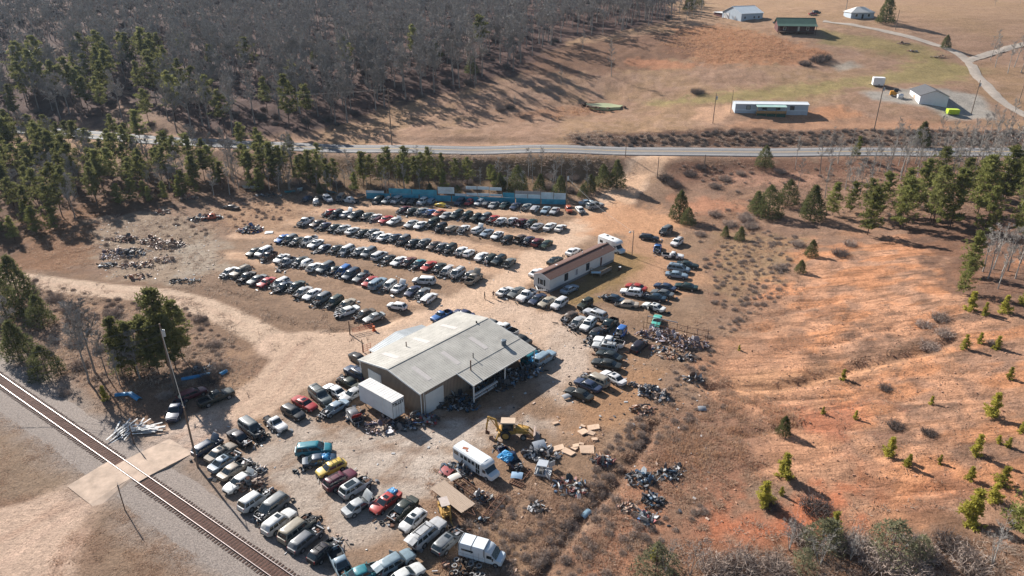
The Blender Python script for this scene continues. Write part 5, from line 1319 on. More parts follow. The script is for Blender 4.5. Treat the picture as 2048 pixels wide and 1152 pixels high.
def merged(name, protos, spots, smin, smax, q, mats, kind="stuff"):
    """many plants as one mesh (numpy): protos are lists of meshes"""
    base = []
    for pr in protos:
        vs, tris, mi = [], [], []; k = 0
        for j, me in enumerate(pr):
            c = np.zeros(len(me.vertices) * 3); me.vertices.foreach_get("co", c); vs.append(c.reshape(-1, 3))
            me.calc_loop_triangles(); t = np.zeros(len(me.loop_triangles) * 3, int); me.loop_triangles.foreach_get("vertices", t); tris.append(t.reshape(-1, 3) + k); mi.append(np.full(len(t) // 3, j)); k += len(me.vertices)
        base.append((np.concatenate(vs), np.concatenate(tris), np.concatenate(mi)))
    V, T, M = [], [], []; off = 0
    for x, y, z in spots:
        v, t, mi = q.choice(base); a = q.uniform(0, 6.283); s = q.uniform(smin, smax); c, sn = math.cos(a) * s, math.sin(a) * s
        w = np.stack([v[:, 0] * c - v[:, 1] * sn + x, v[:, 0] * sn + v[:, 1] * c + y, v[:, 2] * s * q.uniform(.9, 1.1) + z], -1)
        V.append(w); T.append(t + off); M.append(mi); off += len(v)
    V = np.concatenate(V).astype(np.float32); T = np.concatenate(T).astype(np.int32); M = np.concatenate(M).astype(np.int32)
    me = bpy.data.meshes.new(name); me.vertices.add(len(V)); me.vertices.foreach_set("co", V.ravel()); me.loops.add(T.size); me.loops.foreach_set("vertex_index", T.ravel())
    me.polygons.add(len(T)); me.polygons.foreach_set("loop_start", np.arange(0, T.size, 3, dtype=np.int32)); me.polygons.foreach_set("loop_total", np.full(len(T), 3, np.int32)); me.polygons.foreach_set("material_index", M)
    for m in mats: me.materials.append(m)
    me.update(calc_edges=True)
    o = put(name, me); return tag(o, kind=kind)
merged("far_forest", BAREF, far_f, .95, 1.3, qf, [m_bark, m_twig])
# undergrowth of the forest
us = scatter(fp, 520, 4.0, qf, clear=clears); uz = H(np.array([a for a, _ in us]), np.array([b for _, b in us]))
merged("forest_undergrowth", [[m] for m in DBR], [(x, y, z) for (x, y), z in zip(us, uz)], .8, 1.6, qf, [m_dbrush])
# mixed scrub and slim trees on the bank between the fence and the highway
bk = GP([(470,372),(560,356),(900,352),(1130,352),(1180,362),(1180,392),(1130,392),(900,386),(720,388),(560,388)])
for x, y in scatter(bk, 62, 3.0, qf):
    u, v, d = pix(x, y); t = qf.random(); z = h1(x, y)
    if t < .42: plant("bare_tree", "thin bare sapling on the scrubby bank behind the blue fence", "tree", qf.choice(BAREP), (x, y, z), qf.uniform(.5, .8), None, "bare saplings behind the fence", qf)
    elif t < .62: plant("young_pine", "olive young pine on the scrubby bank behind the blue fence", "tree", qf.choice(PINEM), (x, y, z), qf.uniform(.4, .75), None, "young pines behind the fence", qf)
    else:
        o = put("brush_mound", qf.choice(BR + DBR[:1])); o.location = (x, y, z); s_ = qf.uniform(.9, 1.7); o.scale = (s_, s_, s_); tag(o, "leafless brush on the bank behind the blue fence", "brush", "brush behind the fence")
# left wood of tall pines between yard and highway
LW = GP([(-120,470),(-120,300),(60,292),(160,300),(330,312),(470,318),(620,330),(620,352),(560,362),(470,372),(400,380),(330,392),(260,405),(200,425),(130,450),(50,475)])
lw = scatter(LW, 125, 4.3, qf)
for x, y in lw:
    u, v, d = pix(x, y); t = qf.random()
    sc_ = 1.0 if u < 300 else .86
    if t < .2: plant("bare_tree", "bare grey tree among the tall pines of the left wood", "tree", qf.choice(BARE), (x, y, h1(x, y)), qf.uniform(.6, .85), None, "bare trees of the left wood", qf)
    else: plant("pine_tree", "tall dark pine in the dense wood left of the yard", "tree", qf.choice(PINE), (x, y, h1(x, y)), qf.uniform(.75, 1.12) * sc_, None, "pines of the left wood", qf)
for u, v, s in [(330,400,.62),(265,405,.7),(290,398,.6),(360,396,.6),(240,412,.7),(390,388,.55),(300,405,.5),(75,470,.8),(110,462,.7),(30,480,.7),(60,455,.8),(0,470,.9)]:
    plant("young_pine", "bushy mid-green young pine along the yard side of the left wood", "tree", qf.choice(PINEM), G(u, v), s, None, "young pines by the left wood", qf)
# belt of pines and pale bare trees closing the gap towards the fence
for pts, n, dm in (([(290,352),(560,340),(575,384),(400,396),(300,402)], 30, 3.6), ([(560,345),(900,345),(900,372),(560,380)], 16, 4.2)):
    for x, y in scatter([tuple(t) for t in GP(pts)], n, dm, qf):
        if qf.random() < .62: plant("pine_tree", "medium pine of the belt between the left wood and the fence", "tree", qf.choice(PINE + PINEM[:2]), (x, y, h1(x, y)), qf.uniform(.6, .9), None, "pines of the belt left of the fence", qf)
        else: plant("bare_tree", "pale bare tree among the belt pines left of the fence", "tree", qf.choice(BAREP), (x, y, h1(x, y)), qf.uniform(.6, .9), None, "bare trees of the belt left of the fence", qf)
# thin pines and bare trees behind the blue fence
for i, (u, v, s, k) in enumerate([(560,378,.8,'p'),(600,376,.85,'p'),(622,372,1.0,'p'),(640,378,.95,'p'),(672,380,.8,'p'),(690,374,.7,'b'),(705,380,.9,'b'),(728,378,1.0,'p'),(742,372,.8,'p'),(765,380,.95,'p'),(778,376,1.05,'p'),(800,372,.8,'p'),(808,378,.95,'p'),(830,376,.8,'p'),(845,380,.95,'p'),(858,374,1.05,'p'),(884,376,.9,'p'),(912,372,.75,'p'),(935,378,.8,'p'),(655,385,.7,'b'),(580,380,.6,'b'),(675,386,.6,'b'),(520,372,.62,'b'),(470,376,.6,'b'),(545,366,.8,'p'),(525,362,.9,'p'),(500,360,.9,'p')]):
    if k == 'p': plant("pine_tree", "slim open-crowned pine in the strip behind the blue fence", "tree", qf.choice(PINE[:4]), G(u, v), s * .82, s * .9, "slim pines behind the fence", qf)
    else: plant("bare_tree", "bare bushy tree in the strip at the left end of the blue fence", "tree", qf.choice(BAREP), G(u, v), s * .8, s * .85, "bare trees left of the fence", qf)
for u, v, s, lab in [(1035,384,1.15,"broad dark cedar behind the right half of the blue fence"),(915,392,.55,"small dark cedar poking between two fence panels"),(1120,396,1.0,"dark cedar behind the right end of the fence near pole"),(1000,380,.8,"mid-sized cedar left of the broad dark cedar"),(1080,384,.8,"green cedar between the broad cedar and the pole"),(860,388,.5,"low cedar behind the left half of the blue fence"),(640,388,.5,"low dark cedar behind white suv left of fence"),
                     (1205,374,1.0,"left dark cedar of the thick clump beside the driveway"),(1232,376,1.15,"tallest dark cedar of the thick clump beside the driveway"),(1180,384,.8,"smaller olive cedar at the left of the driveway clump"),(1165,394,.6,"low olive cedar between the clump and the pole"),
                     (1358,438,1.25,"tall tapered cedar standing alone on the dirt bank edge"),(1375,448,.7,"small dark cedar at the foot of the tall tapered cedar"),(1527,338,.95,"round dark cedar alone just below the highway"),(1535,432,1.15,"wide dark cedar in the weeds left of the pines"),(1512,425,.9,"dark cedar leaning against the wide one"),(1575,408,1.0,"brownish cedar behind the wide dark cedar"),(1620,440,1.25,"big olive cedar at the pine grove edge"),(1622,512,.62,"small brown cedar in the grass below the grove"),(1600,545,.5,"tiny brown cedar left of the small one"),(1450,472,.45,"dark little cedar in the pale grass"),(1480,480,.55,"dark green small cedar beside the little one"),
                     (1890,98,0.95,"solitary dark cedar left of the lane junction"),(1770,46,1.9,"large dark magnolia-like cedar right of the white cottage"),(1378,22,1.4,"dark evergreen left of the white barn"),(1395,14,1.2,"second dark evergreen behind the white barn corner"),(1840,292,1.2,"dark cedar above the highway among bare roadside trees"),(40,720,1.15,"dark cedar beside the rails at the left picture edge"),(95,752,.95,"broad dark cedar right of the trackside cedar"),(40,602,1.5,"big dark cedar by the left gravel road bend"),(85,650,1.0,"dark cedar in front of the big one at the left bend"),(15,640,1.3,"dark cedar cut by the left picture edge"),(265,735,1.0,"dark cedar in the clump by the utility pole"),(1566,868,.5,"tiny dark cedar on the clay slope")]:
    k_ = 1.08 if 300 < v < 500 and s > .65 and u != 1358 else .95 if u == 1358 else 1.0; plant("cedar_tree", lab, "tree", CED[int(u) % 4], G(u, v), s * k_, s * k_ * (1.15 if s > 1 else 1.05), None, qf)
# pines right of the yard
for u, v, s, lab in [(1735,470,1.0,"yellow green pine leaning over the clay slope, left edge of grove"),(1800,455,1.05,"tall pine with bare trunk in the middle of the grove"),(1860,440,1.1,"pine behind the tall one in the grove"),(1900,455,1.2,"broad pine at the grove's right half"),(1835,420,1.1,"pine at the back of the grove"),(1760,430,.9,"pine between cedars and grove"),(1665,430,.75,"small bright pine behind the olive cedar"),(1700,425,.7,"small pine left of the grove"),(1955,430,1.2,"pine at the right of the grove near bare trunks"),(2000,400,1.2,"pine below the highway at the right edge"),(2035,390,1.25,"pine cut by the right picture edge"),(1935,555,1.0,"yellow green pine in front of the pale bare trees"),(1925,590,.75,"lower yellow green pine below the grove"),(1712,320,.55,"pale green pine beside the highway"),(2045,470,1.2,"dark pine at the far right edge by bare trees"),(1965,470,1.0,"pine between the grove and the pale bare trees"),(2046,1090,1.15,"green pine at the lower right picture edge")]:
    plant("pine_tree", lab, "tree", PINEM[int(u) % 4], G(u, v), s * (1.22 if v < 480 else 1), s * (1.35 if v < 480 else 1.08), None, qf)
for u, v, s, lab in [(1568,955,1.5,"yellow round young pine on the clay slope above the greener one"),(1527,1012,1.5,"yellow green young pine above the red clay patch"),(1665,1068,1.2,"young pine with thin trunk right of the red clay"),(1982,838,1.5,"tall ragged young pine on the right slope"),(1778,912,1.15,"yellow young pine in mid slope"),(1815,935,.75,"small yellow pine right of the mid slope pine"),(1880,924,.5,"tiny yellow pine sprout on orange clay"),(1950,912,1.15,"open yellow pine on the right slope"),(2005,968,1.1,"dense green young pine right of the open yellow pine"),(1940,955,.8,"thin small pine left of the dense green one"),(1940,1045,1.9,"largest young pine low on the right slope"),(1985,1000,1.1,"slanted young pine behind the largest"),(1686,756,.75,"yellow pine tuft growing in the gully"),(2018,758,.75,"low yellow pine near the right edge"),(1928,698,.95,"yellow pine below the dark thicket edge"),(1958,688,.7,"small yellow pine between two others"),(1992,698,.85,"green small pine right of the yellow pair"),(1710,838,.55,"tiny yellow pine on the red patch"),(1645,828,.45,"faint yellow pine sprout left of the tiny one"),(1862,808,.55,"sprout of yellow pine mid right slope"),(1938,625,1.4,"bright young pine under the grove edge"),(2005,628,1.3,"bright young pine right of the bare patch"),(2046,612,1.3,"bright young pine cut by the right edge"),(1966,635,.9,"thin young pine between bright ones"),(2015,898,.6,"yellow pine sprout at the right edge of the slope"),(1995,890,.5,"low pine sprout beside the right edge one"),(210,800,.9,"yellow green bush pine beside the tree shade near rails"),(1310,1120,.9,"yellow bush pine at the lower edge near weeds"),(1562,990,.5,"yellow sprout beside the yellow green pine"),(1478,700,.4,"tiny olive pine at the weed edge"),(2040,870,.7,"yellow pine cut by the right edge")]:
    plant("young_pine", lab, "young pine", YPINE[int(u) % 4], G(u, v), s * .84, s * .9, None, qf)
# tall mixed evergreen clump by the utility pole
for u, v, s, k, lab in [(335,730,1.32,0,"tallest olive evergreen behind the utility pole"),(365,718,1.0,1,"right shoulder evergreen of the pole clump"),(300,738,.95,2,"dark evergreen left of the tallest in the pole clump"),(245,748,1.0,3,"slim evergreen at the left of the pole clump"),(318,748,.85,1,"front evergreen of the pole clump, before the tallest"),(272,746,.85,2,"middle evergreen between the slim one and the dark one"),(352,738,.9,3,"evergreen right behind the utility pole foot")]:
    plant("oak_evergreen", lab, "tree", proto('ev%d' % k, pine, 700 + k, 11, .22, .27, 13, 7, m_need), G(u, v), s, s * 1.02, None, qf)
for u, v, s, lab in [(178,765,1.1,"bare dark twin tree left of the evergreen clump"),(190,745,1.1,"bare tree behind the dark twin tree"),(215,755,.7,"bare brownish tree before the slim evergreen"),(30,690,.7,"bare bushy tree at the left edge above rails"),(280,758,.7,"bare tree within the pole clump"),(120,745,.5,"low bare tree behind the trackside cedars"),(240,770,.5,"bare scrubby tree at the pole clump foot")]:
    plant("bare_tree", lab, "tree", BARE[int(u) % 5], G(u, v), s * .8, s * .85, None, qf)
# roadside bare trees right
for i, (u, v, s) in enumerate([(1650,395,.8),(1690,380,.9),(1590,340,.85),(1595,375,.7),(1640,345,1.0),(1675,330,.9),(1745,345,1.0),(1780,335,1.05),(1810,345,1.0),(1830,330,1.1),(1785,320,1.0),(1850,350,1.0),(1880,345,1.05),(1900,360,1.1),(1930,350,1.2),(1945,370,1.15),(1965,345,1.2),(1985,355,1.1),(2010,350,1.2),(2030,345,1.1),(1720,390,.8),(1730,405,.85),(1765,385,.7),(2040,420,1.2),(1890,330,1.0),(1915,325,1.0),(1995,325,1.0),(1960,300,.9),(1990,285,.9),(2015,290,.95),(2040,280,.95),(1700,300,.6),(1662,290,.5),(1945,285,.8),(1980,268,.85),(2020,262,.9),(1880,285,.8),(1810,285,.6)]):
    plant("bare_tree", "pale bare roadside tree in the belt along the highway at right", "tree", BAREP[i % 4], G(u, v), s * .85, s * 1.08, "bare trees along the highway at right", qf)
for i, (u, v, s) in enumerate([(1975,560,1.0),(1985,540,1.1),(2000,560,1.1),(2015,545,1.0),(1965,545,.9),(2030,560,1.0),(1995,580,.9),(2040,530,1.1)]):
    plant("bare_tree", "pale white-stemmed bare tree in the clump at the right edge", "tree", BAREP[i % 4], G(u, v), s * .85, s * .9, "white-stemmed trees at right edge", qf)
for u, v, s, lab in [(1223,155,1.0,"tall pale bare tree alone in the field left of the pond path"),(1165,103,.85,"bare tree nearer the forest in the field"),(1122,172,.65,"small bare tree in the field above the pond"),(1222,112,.6,"thin bare tree just behind the tall pale one"),(1690,28,1.0,"spreading bare oak behind the red house"),(1030,215,.35,"short bare tree at the wet field corner"),(950,178,.5,"thin bare tree at the forest edge slope")]:
    plant("bare_tree", lab, "tree", (BAREP if v > 60 else BARE)[int(u) % 4], G(u, v), s, s * 1.05, None, qf)
for i, (u, v, s) in enumerate([(1980,122,1.0),(1990,135,1.05),(2015,147,1.15),(2028,135,1.1),(2042,145,1.1),(2046,120,1.0),(1400,40,.85),(1372,42,.8),(1358,38,.9),(1387,33,.8),(1348,30,.9),(2040,8,.5),(1990,12,.4)]):
    plant("bare_tree", "bare tree of the small groups beside the far houses and lane", "tree", BAREP[i % 4], G(u, v), s * 1.0, s * 1.05, "bare trees by the far houses", qf)
for u, v, s, lab in [(1578,1100,.8,"dark many-stemmed bare tree below the red clay patch"),(1640,1130,.7,"pale tangled bare tree at the lower edge"),(1700,1120,.6,"pale bare bush tree right of the tangled one"),(1985,1130,.9,"white branched bare tree at lower right"),(1380,1150,.7,"pale bare thicket tree at the lower edge centre"),(1330,1145,.6,"grey bare thicket tree left of the pale thicket"),(1790,1112,.6,"grey bare tree grown into a green bush")]:
    plant("bare_tree", lab, "tree", proto('m%d' % (int(u) % 3), bare_tree, 800 + int(u) % 3, 8, .34, 20, 6, 8, .04, .05, m_bark if u == 1578 else m_twigp, m_twig if u == 1578 else m_twigp, 4), G(u, v), s * .9, None, None, qf)
# denser grove and tall bare trees in the upper right
gv = GP([(1680,400),(1760,360),(1900,372),(2060,372),(2060,520),(1960,520),(1900,470),(1780,462),(1700,440)])
for x, y in scatter(gv, 11, 6.0, qf):
    plant("pine_tree", "mid-sized pine of the mixed grove at the upper right", "tree", qf.choice(PINEM + PINE[:2]), (x, y, h1(x, y)), qf.uniform(.8, 1.2), None, "pines of the right grove", qf)
gw = GP([(1640,350),(1800,322),(2070,322),(2070,420),(1900,372),(1700,392)])
for x, y in scatter(gw, 44, 3.4, qf):
    plant("bare_tree", "pale bare roadside tree in the belt along the highway at right", "tree", qf.choice(BAREP), (x, y, h1(x, y)), qf.uniform(.6, .95), None, "bare trees along the highway at right", qf)
for u, v, s, lab in [(1640,1095,.9,"olive shrub in grey brush below the red clay"),(1655,1085,.8,"smaller olive shrub behind the brush below red clay"),(1782,1105,1.1,"grey green round bush at the lower edge"),(1838,1112,.7,"brown green cedar bush right of the round bush"),(1310,1150,1.0,"olive bush at the very lower edge left of the thicket"),(1605,1140,.7,"olive bush between the bare thickets at the lower edge")]:
    plant("evergreen_shrub", lab, "shrub", proto("sh%d" % (int(u) % 2), cedar, 440 + int(u) % 2, 6, .5, 420, tmat("olive_shrub", (.12, .125, .07), (.27, .26, .16), .2, 1.0, .4)), G(u, v), s, s * .8, None, qf)
# dark brush along the cut bank across the highway
bb = [tuple(t) for t in GP([(1150,272),(1400,266),(1700,262),(2060,264),(2060,290),(1700,291),(1150,292)])]
bs = scatter(bb, 230, 1.8, qf); bz_ = H(np.array([a for a, _ in bs]), np.array([b for _, b in bs]))
merged("bank_brush", [[m] for m in BR], [(x, y, z) for (x, y), z in zip(bs, bz_)], .5, 1.0, qf, [mat("bank_twig", (.15, .12, .105), 1, .3, 1)])
# brush mounds
for i, (u, v, s, dk) in enumerate([(1395,187,2.0,1),(1635,122,2.6,1),(1650,118,2.2,1),(1610,130,2.0,1),(1000,220,1.8,0),(1020,217,1.5,1),(1595,490,1.3,0),(1560,540,1.3,0),(1680,510,1.4,1),(1700,490,1.3,0),(1770,775,.8,1),(1790,852,.9,1),(1855,870,.8,1),(1540,1012,1.0,1),(1630,1020,1.5,1),(1985,690,.8,0),(1500,455,1.6,0),(1490,440,1.8,0),(1460,450,1.6,0),(1430,430,1.5,0),(1400,470,1.2,0),(1350,372,1.6,1),(1330,360,1.8,1),(1380,350,1.5,1),(1400,340,1.3,1),(1450,360,1.6,0),(1430,375,1.5,0),(1480,350,1.2,0),(1560,345,1.4,0),(1860,690,1.4,0),(1880,640,1.4,0),(1850,650,1.3,0),(1890,670,1.3,0),(1600,1075,1.5,0),(1680,1090,1.6,0),(1720,1100,1.7,0),(1850,1110,1.6,0),(1900,1090,1.4,1),(1760,1130,1.8,0),(1940,1130,1.8,0),(1820,1140,1.8,0),(1480,1130,1.8,0),(1430,1140,1.6,0),(1550,1140,1.5,0),(60,590,1.4,1),(110,600,1.5,0),(140,620,1.5,0),(70,700,1.2,0),(150,690,1.3,0),(200,700,1.2,0),(130,790,.8,0),(150,640,1.6,0),(400,640,1.2,0),(430,690,1.0,0),(440,740,1.4,0),(420,760,1.3,1),(330,795,1.0,0),(160,735,1.4,0),(230,630,1.4,0),(350,640,1.2,0)]):
    o = put("brush_mound", (DBR if dk else BR)[i % 3]); o.location = G(u, v); o.rotation_euler.z = i; o.scale = (s, s, s * .8)
    tag(o, ("dark leafless brush mound among dry grass" if dk else "pale leafless brush mound among dry weeds"), "brush", "dark brush mounds" if dk else "pale brush mounds")
# weeds that nobody could count
def weed_spots(polys, n, q, avoid=None):
    out = []
    for pts, m in polys:
        pl = GP(pts); lo, hi = pl.min(0) - 4, pl.max(0) + 4
        x = np.array([q.uniform(lo[0], hi[0]) for _ in range(m * 3)]); y = np.array([q.uniform(lo[1], hi[1]) for _ in range(m * 3)])
        k = (sdist(x, y, pl) / 9 + (fbm(x, y, 6, 77, 3) - .5) * 2.2 + (fbm(x, y, 1.5, 78, 2) - .5) * 1.6 + np.array([q.uniform(-.6, .6) for _ in x])) > .35; x, y = x[k][:m], y[k][:m]
        z = H(x, y); out += list(zip(x, y, z))
    return out
def weed(seed, h=.7, w=.9, n=16, m=None):
    q = random.Random(seed); b = MB()
    for k in range(n):
        a = q.uniform(0, 6.283); r = w * .5 * q.random(); p = Vector((math.cos(a) * r, math.sin(a) * r, -.05)); sliver(b, p, p + Vector((math.cos(a) * .25 + q.uniform(-.2, .2), math.sin(a) * .25 + q.uniform(-.2, .2), h * q.uniform(.4, 1))), .07, q)
    return [b.mesh("weed", [m])]
m_w1 = tmat("tan_weed", ph(212, 176, 150), ph(244, 212, 186), 0, .3, .45); m_w2 = tmat("russet_weed", ph(226, 176, 142), ph(246, 204, 166), 0, .3, .45); m_w3 = tmat("grey_weed", ph(206, 184, 166), ph(238, 214, 194), 0, .3, .4)
WR = [([(1270,870),(1420,800),(1560,850),(1500,960),(1380,1050),(1200,1152),(1060,1152),(1130,1020)], 5200), ([(1390,420),(1500,420),(1600,470),(1560,600),(1440,680),(1400,800),(1330,820),(1340,720),(1430,640)], 3200), ([(1340,335),(1500,332),(2048,335),(2048,430),(1800,440),(1500,410)], 2600), ([(1420,770),(1330,800),(1290,880),(1400,880),(1480,820)], 1500), ([(60,440),(220,410),(210,520),(60,545)], 1000), ([(900,960),(1100,980),(1160,1050),(1060,1152),(880,1152)], 1500), ([(440,400),(620,395),(600,430),(470,470),(430,450)], 700)]
merged("dry_weeds", [weed(1, .35, .9, 16, m_w1), weed(2, .3, 1.0, 14, m_w1), weed(3, .5, .9, 18, m_w1)], weed_spots(WR, 0, qf), .7, 1.4, qf, [m_w1])
scr = []
for poly, n, keep in (([(1280,880),(1420,800),(1560,850),(1500,960),(1380,1050),(1200,1160),(1060,1160),(1150,1010)], 330, .46), ([(1390,420),(1500,420),(1600,470),(1560,600),(1440,680),(1400,800),(1330,820),(1345,720),(1430,640)], 330, .46), ([(1340,335),(1500,332),(2048,335),(2048,430),(1800,440),(1500,410)], 300, .46), ([(900,970),(1100,1000),(1150,1050),(1060,1160),(980,1160)], 110, .42), ([(60,560),(200,590),(400,620),(480,700),(430,760),(300,790),(100,770),(40,700)], 240, .42), ([(190,430),(430,405),(430,470),(220,560)], 110, .45), ([(430,400),(620,392),(590,430),(470,470)], 90, .45), ([(1250,850),(1310,800),(1330,840),(1230,960),(1130,1060),(1090,1060)], 90, .35)):
    for x, y in scatter([tuple(t) for t in GP(poly)], n, 1.1, qf):
        if fbm([x], [y], 9, 91, 3)[0] + qf.uniform(-.12, .12) > keep: scr.append((x, y, h1(x, y) - .1))
merged("scrub_brush", [[m] for m in BR], scr, .22, .62, qf, [m_brush])
WG = [([(1300,1070),(2048,1040),(2048,1190),(1300,1190)], 1700), ([(60,560),(200,590),(400,620),(500,690),(470,760),(300,790),(100,770),(40,700)], 2600), ([(200,430),(430,420),(440,560),(200,540)], 1300), ([(1150,268),(2048,262),(2048,292),(1150,293)], 3000), ([(560,322),(1240,326),(1230,350),(560,348)], 1800), ([(400,560),(700,660),(640,668),(520,620),(420,590)], 700)]
merged("grey_weeds", [weed(4, .45, .9, 18, m_w3), weed(5, .35, 1.0, 16, m_w3)], weed_spots(WG, 0, qf), .8, 1.6, qf, [m_w3])
WL = [([(-60,860),(60,860),(180,940),(110,980),(-60,1010)], 2200), ([(170,1180),(185,1070),(240,1030),(330,1070),(440,1180)], 2200), ([(450,600),(560,640),(680,650),(560,600),(440,560)], 700), ([(1430,700),(1600,620),(1800,590),(2040,650),(2040,1010),(1750,1000),(1560,940)], 3000), ([(560,420),(1100,430),(1020,560),(700,640),(450,540)], 900)]
merged("low_grass", [weed(8, .16, .7, 10, m_w1), weed(9, .2, .6, 10, m_w1)], weed_spots(WL, 0, qf), .7, 1.5, qf, [m_w1])
WO = [([(1340,58),(1440,52),(1560,80),(1640,105),(1570,128),(1420,128),(1340,100)], 2600), ([(1380,950),(1500,900),(1560,850),(1480,820),(1350,900)], 700), ([(1100,218),(1180,212),(1170,226),(1100,236)], 400)]
merged("russet_weeds", [weed(6, .6, 1.0, 16, m_w2), weed(7, .8, 1.0, 14, m_w2)], weed_spots(WO, 0, qf), .8, 1.4, qf, [m_w2])
# ------------------------------------------------------------------ poles and wires
m_pole = mat("pole_wood", ph(150, 128, 112), .9, .25, 3, stretch=(3, 3, .3))
m_wire = mat("wire_black", (.10, .10, .10), .6, .1, 1)
def pole(u, v, h, lab, r=.15, cross=0, can=False, lamp=False, p=None, az=0.0):
    p = p or G(u, v); o = thing("utility_pole" if h > 6 else "wooden_post", lab, "pole" if h > 6 else "post", p)
    b = MB(); b.tube((0, 0, -.5), (0, 0, h), r, r * .72, 9); b.build("shaft", m_pole, o, 50)
    if cross:
        b = MB(); b.box((0, 0, h - .5), (cross, .1, .12), rz=az)
        for k in (-.45, 0, .45): b.tube((math.cos(az) * cross * k, math.sin(az) * cross * k, h - .44), (math.cos(az) * cross * k, math.sin(az) * cross * k, h - .2), .05, .03, 6)
        b.build("crossarm", m_dkwood, o)
    if can:
        b = MB(); b.tube((.36, -.1, h - 2.2), (.36, -.1, h - 1.1), .26, .26, 12); b.tube((.36, -.1, h - 1.1), (.36, -.1, h - .98), .2, .1, 10); b.box((.1, 0, h - 1.6), (.3, .08, .1)); b.build("transformer", mat("transformer_grey", (.42, .45, .46), .5, .1, 2), o, 40)
    if lamp:
        b = MB(); b.bar((0, 0, h - .5), (-.9, -.1, h - .25), .05); b.tube((-.9, -.1, h - .55), (-.9, -.1, h - .2), .3, .14, 10); b.build("lamp", mat("lamp_white", (.6, .6, .58), .5, .1, 2), o)
    return p + Vector((0, 0, h))
def wire(a, b, sag, lab, r=.022):
    o = MB(); n = 14; a = Vector(a); b = Vector(b); pr = None
    for i in range(n + 1):
        t = i / n; q = a.lerp(b, t); q.z -= sag * 4 * t * (1 - t)
        if pr is not None: o.tube(pr, q, r, r, 4, cap=False)
        pr = q.copy()
    return tag(o.build("overhead_wire", m_wire), lab, "wire")
a1 = pole(352, 785, 12.9, "tall utility pole with grey transformer beside the evergreen clump", .17, 0, True)
a2 = pole(396, 934, 10.2, "bare wooden pole beside the trackside car column, carrying one cable", .16)
wire(a1 - Vector((0, 0, .6)), a2 - Vector((0, 0, .2)), .5, "pale cable from the transformer pole to the trackside pole", .045)
lft = G(60, 760); 
for k, (dz, uu, vv) in enumerate(((.1, 60, 752), (1.9, 90, 765), (3.0, 150, 765))):
    q = G(uu - 80, vv + 40); wire(a1 - Vector((0, 0, dz)), q + Vector((0, 0, 6.5 - k)), .5, ("uppermost", "middle", "lowest")[k] + " of the three wires running left from the transformer pole", .028)
fpz = pole(1132, 403, 8.6, "light grey pole with transformer at the right end of the blue fence", .15, 0, True)
op = pole(1263.5, 515, 6.9, "slim pole with yard lamp beside the motorhome", .11, 0, False, True)
wire(fpz - Vector((0, 0, 1.2)), op - Vector((0, 0, .4)), 1.0, "service wire from the fence pole to the yard lamp pole")
wire(fpz - Vector((0, 0, .4)), G(1222, 442) + Vector((0, 0, .2)), .1, "guy wire slanting down from the fence pole into the dirt", .03)
f1 = pole(784, 291, 18.6, "tallest dark pole on the far highway verge before the forest", .2, 2.2, False, az=1.2)
f2 = pole(1748, 260, 15.6, "tall pale leaning-looking pole on the cut bank right of the mobile home", .18, 0, True)
f0 = pole(155, 222, 9, "pole at the forest foot by the left side road", .14, 2.0)
for k in (-.9, 0, .9): wire(f1 + Vector((k * .3, k, -.3)), f0 + Vector((k * .3, k, -.3)), 2.5, ("nearest", "middle", "farthest")[int(round(k / .9)) + 1] + " wire of the line along the forest foot", .012)
pole(1425.5, 247, 10.5, "brown pole with white transformer left of the mobile home", .15, 0, True); pole(1461, 226, 8.2, "thinner brown pole at the left corner of the mobile home", .11)
pole(1250, 326, 6.2, "short dark pole at the near highway edge by the driveway", .12); pole(1314, 357, 6.6, "slim pole beside the driveway on the brush bank", .12)
pole(1791, 58, 9, "pale pole beside the large dark cedar near the cottage", .15); pole(1943, 226, 12, "brown pole on the gravel pad by the white garage", .16, 0, True); pole(2038, 204, 8, "brown pole at the right edge beyond the lane", .14); pole(256, 258, 8, "slim brown pole in the forest clearing above the highway", .12); pole(1893, 87, 1.6, "short dark fence post by the lane junction", .12)
pole(700, 669, 2.9, "rusty brown gate post left of the red pipe gate", .14); pole(726, 704, 2.6, "rusty brown gate post beside the shop's left corner", .12); pole(1408, 336, 3.0, "grey stub post at the highway bank", .16)
# red pipe gate
gt = thing("pipe_gate", "orange red pipe gate standing open by the gravel road", "gate", G(706, 668)); e = G(746, 658) - gt.location
b = MB(); m_or = mat("gate_red", (.48, .13, .06), .6, .2, 2)
for z in (.35, .75, 1.15): b.tube((0, 0, z), (e.x, e.y, z), .045, .045, 6)
for t in (0, .33, .66, 1): b.tube((e.x * t, e.y * t, .3), (e.x * t, e.y * t, 1.2), .045, .045, 6)
b.build("gate_frame", m_or, gt)
cb = thing("traffic_barrel", "orange traffic barrel at the end of the red pipe gate", "barrel", G(748, 661)); b = MB(); b.tube((0, 0, 0), (0, 0, 1.0), .3, .24, 12); b.tube((0, 0, 0), (0, 0, .08), .42, .42, 12); b.build("drum", mat("barrel_orange", (.55, .12, .03), .6, .1, 1), cb)
g2 = thing("wire_gate", "small red wire gate between the post and the shop corner", "gate", G(728, 706)); e = G(742, 700) - g2.location; b = MB()
for z in (.3, .7, 1.1, 1.5): b.tube((0, 0, z), (e.x, e.y, z), .03, .03, 5)
for t in (0, .5, 1): b.tube((e.x * t, e.y * t, .2), (e.x * t, e.y * t, 1.6), .04, .04, 5)
b.build("gate_frame", m_or, g2)
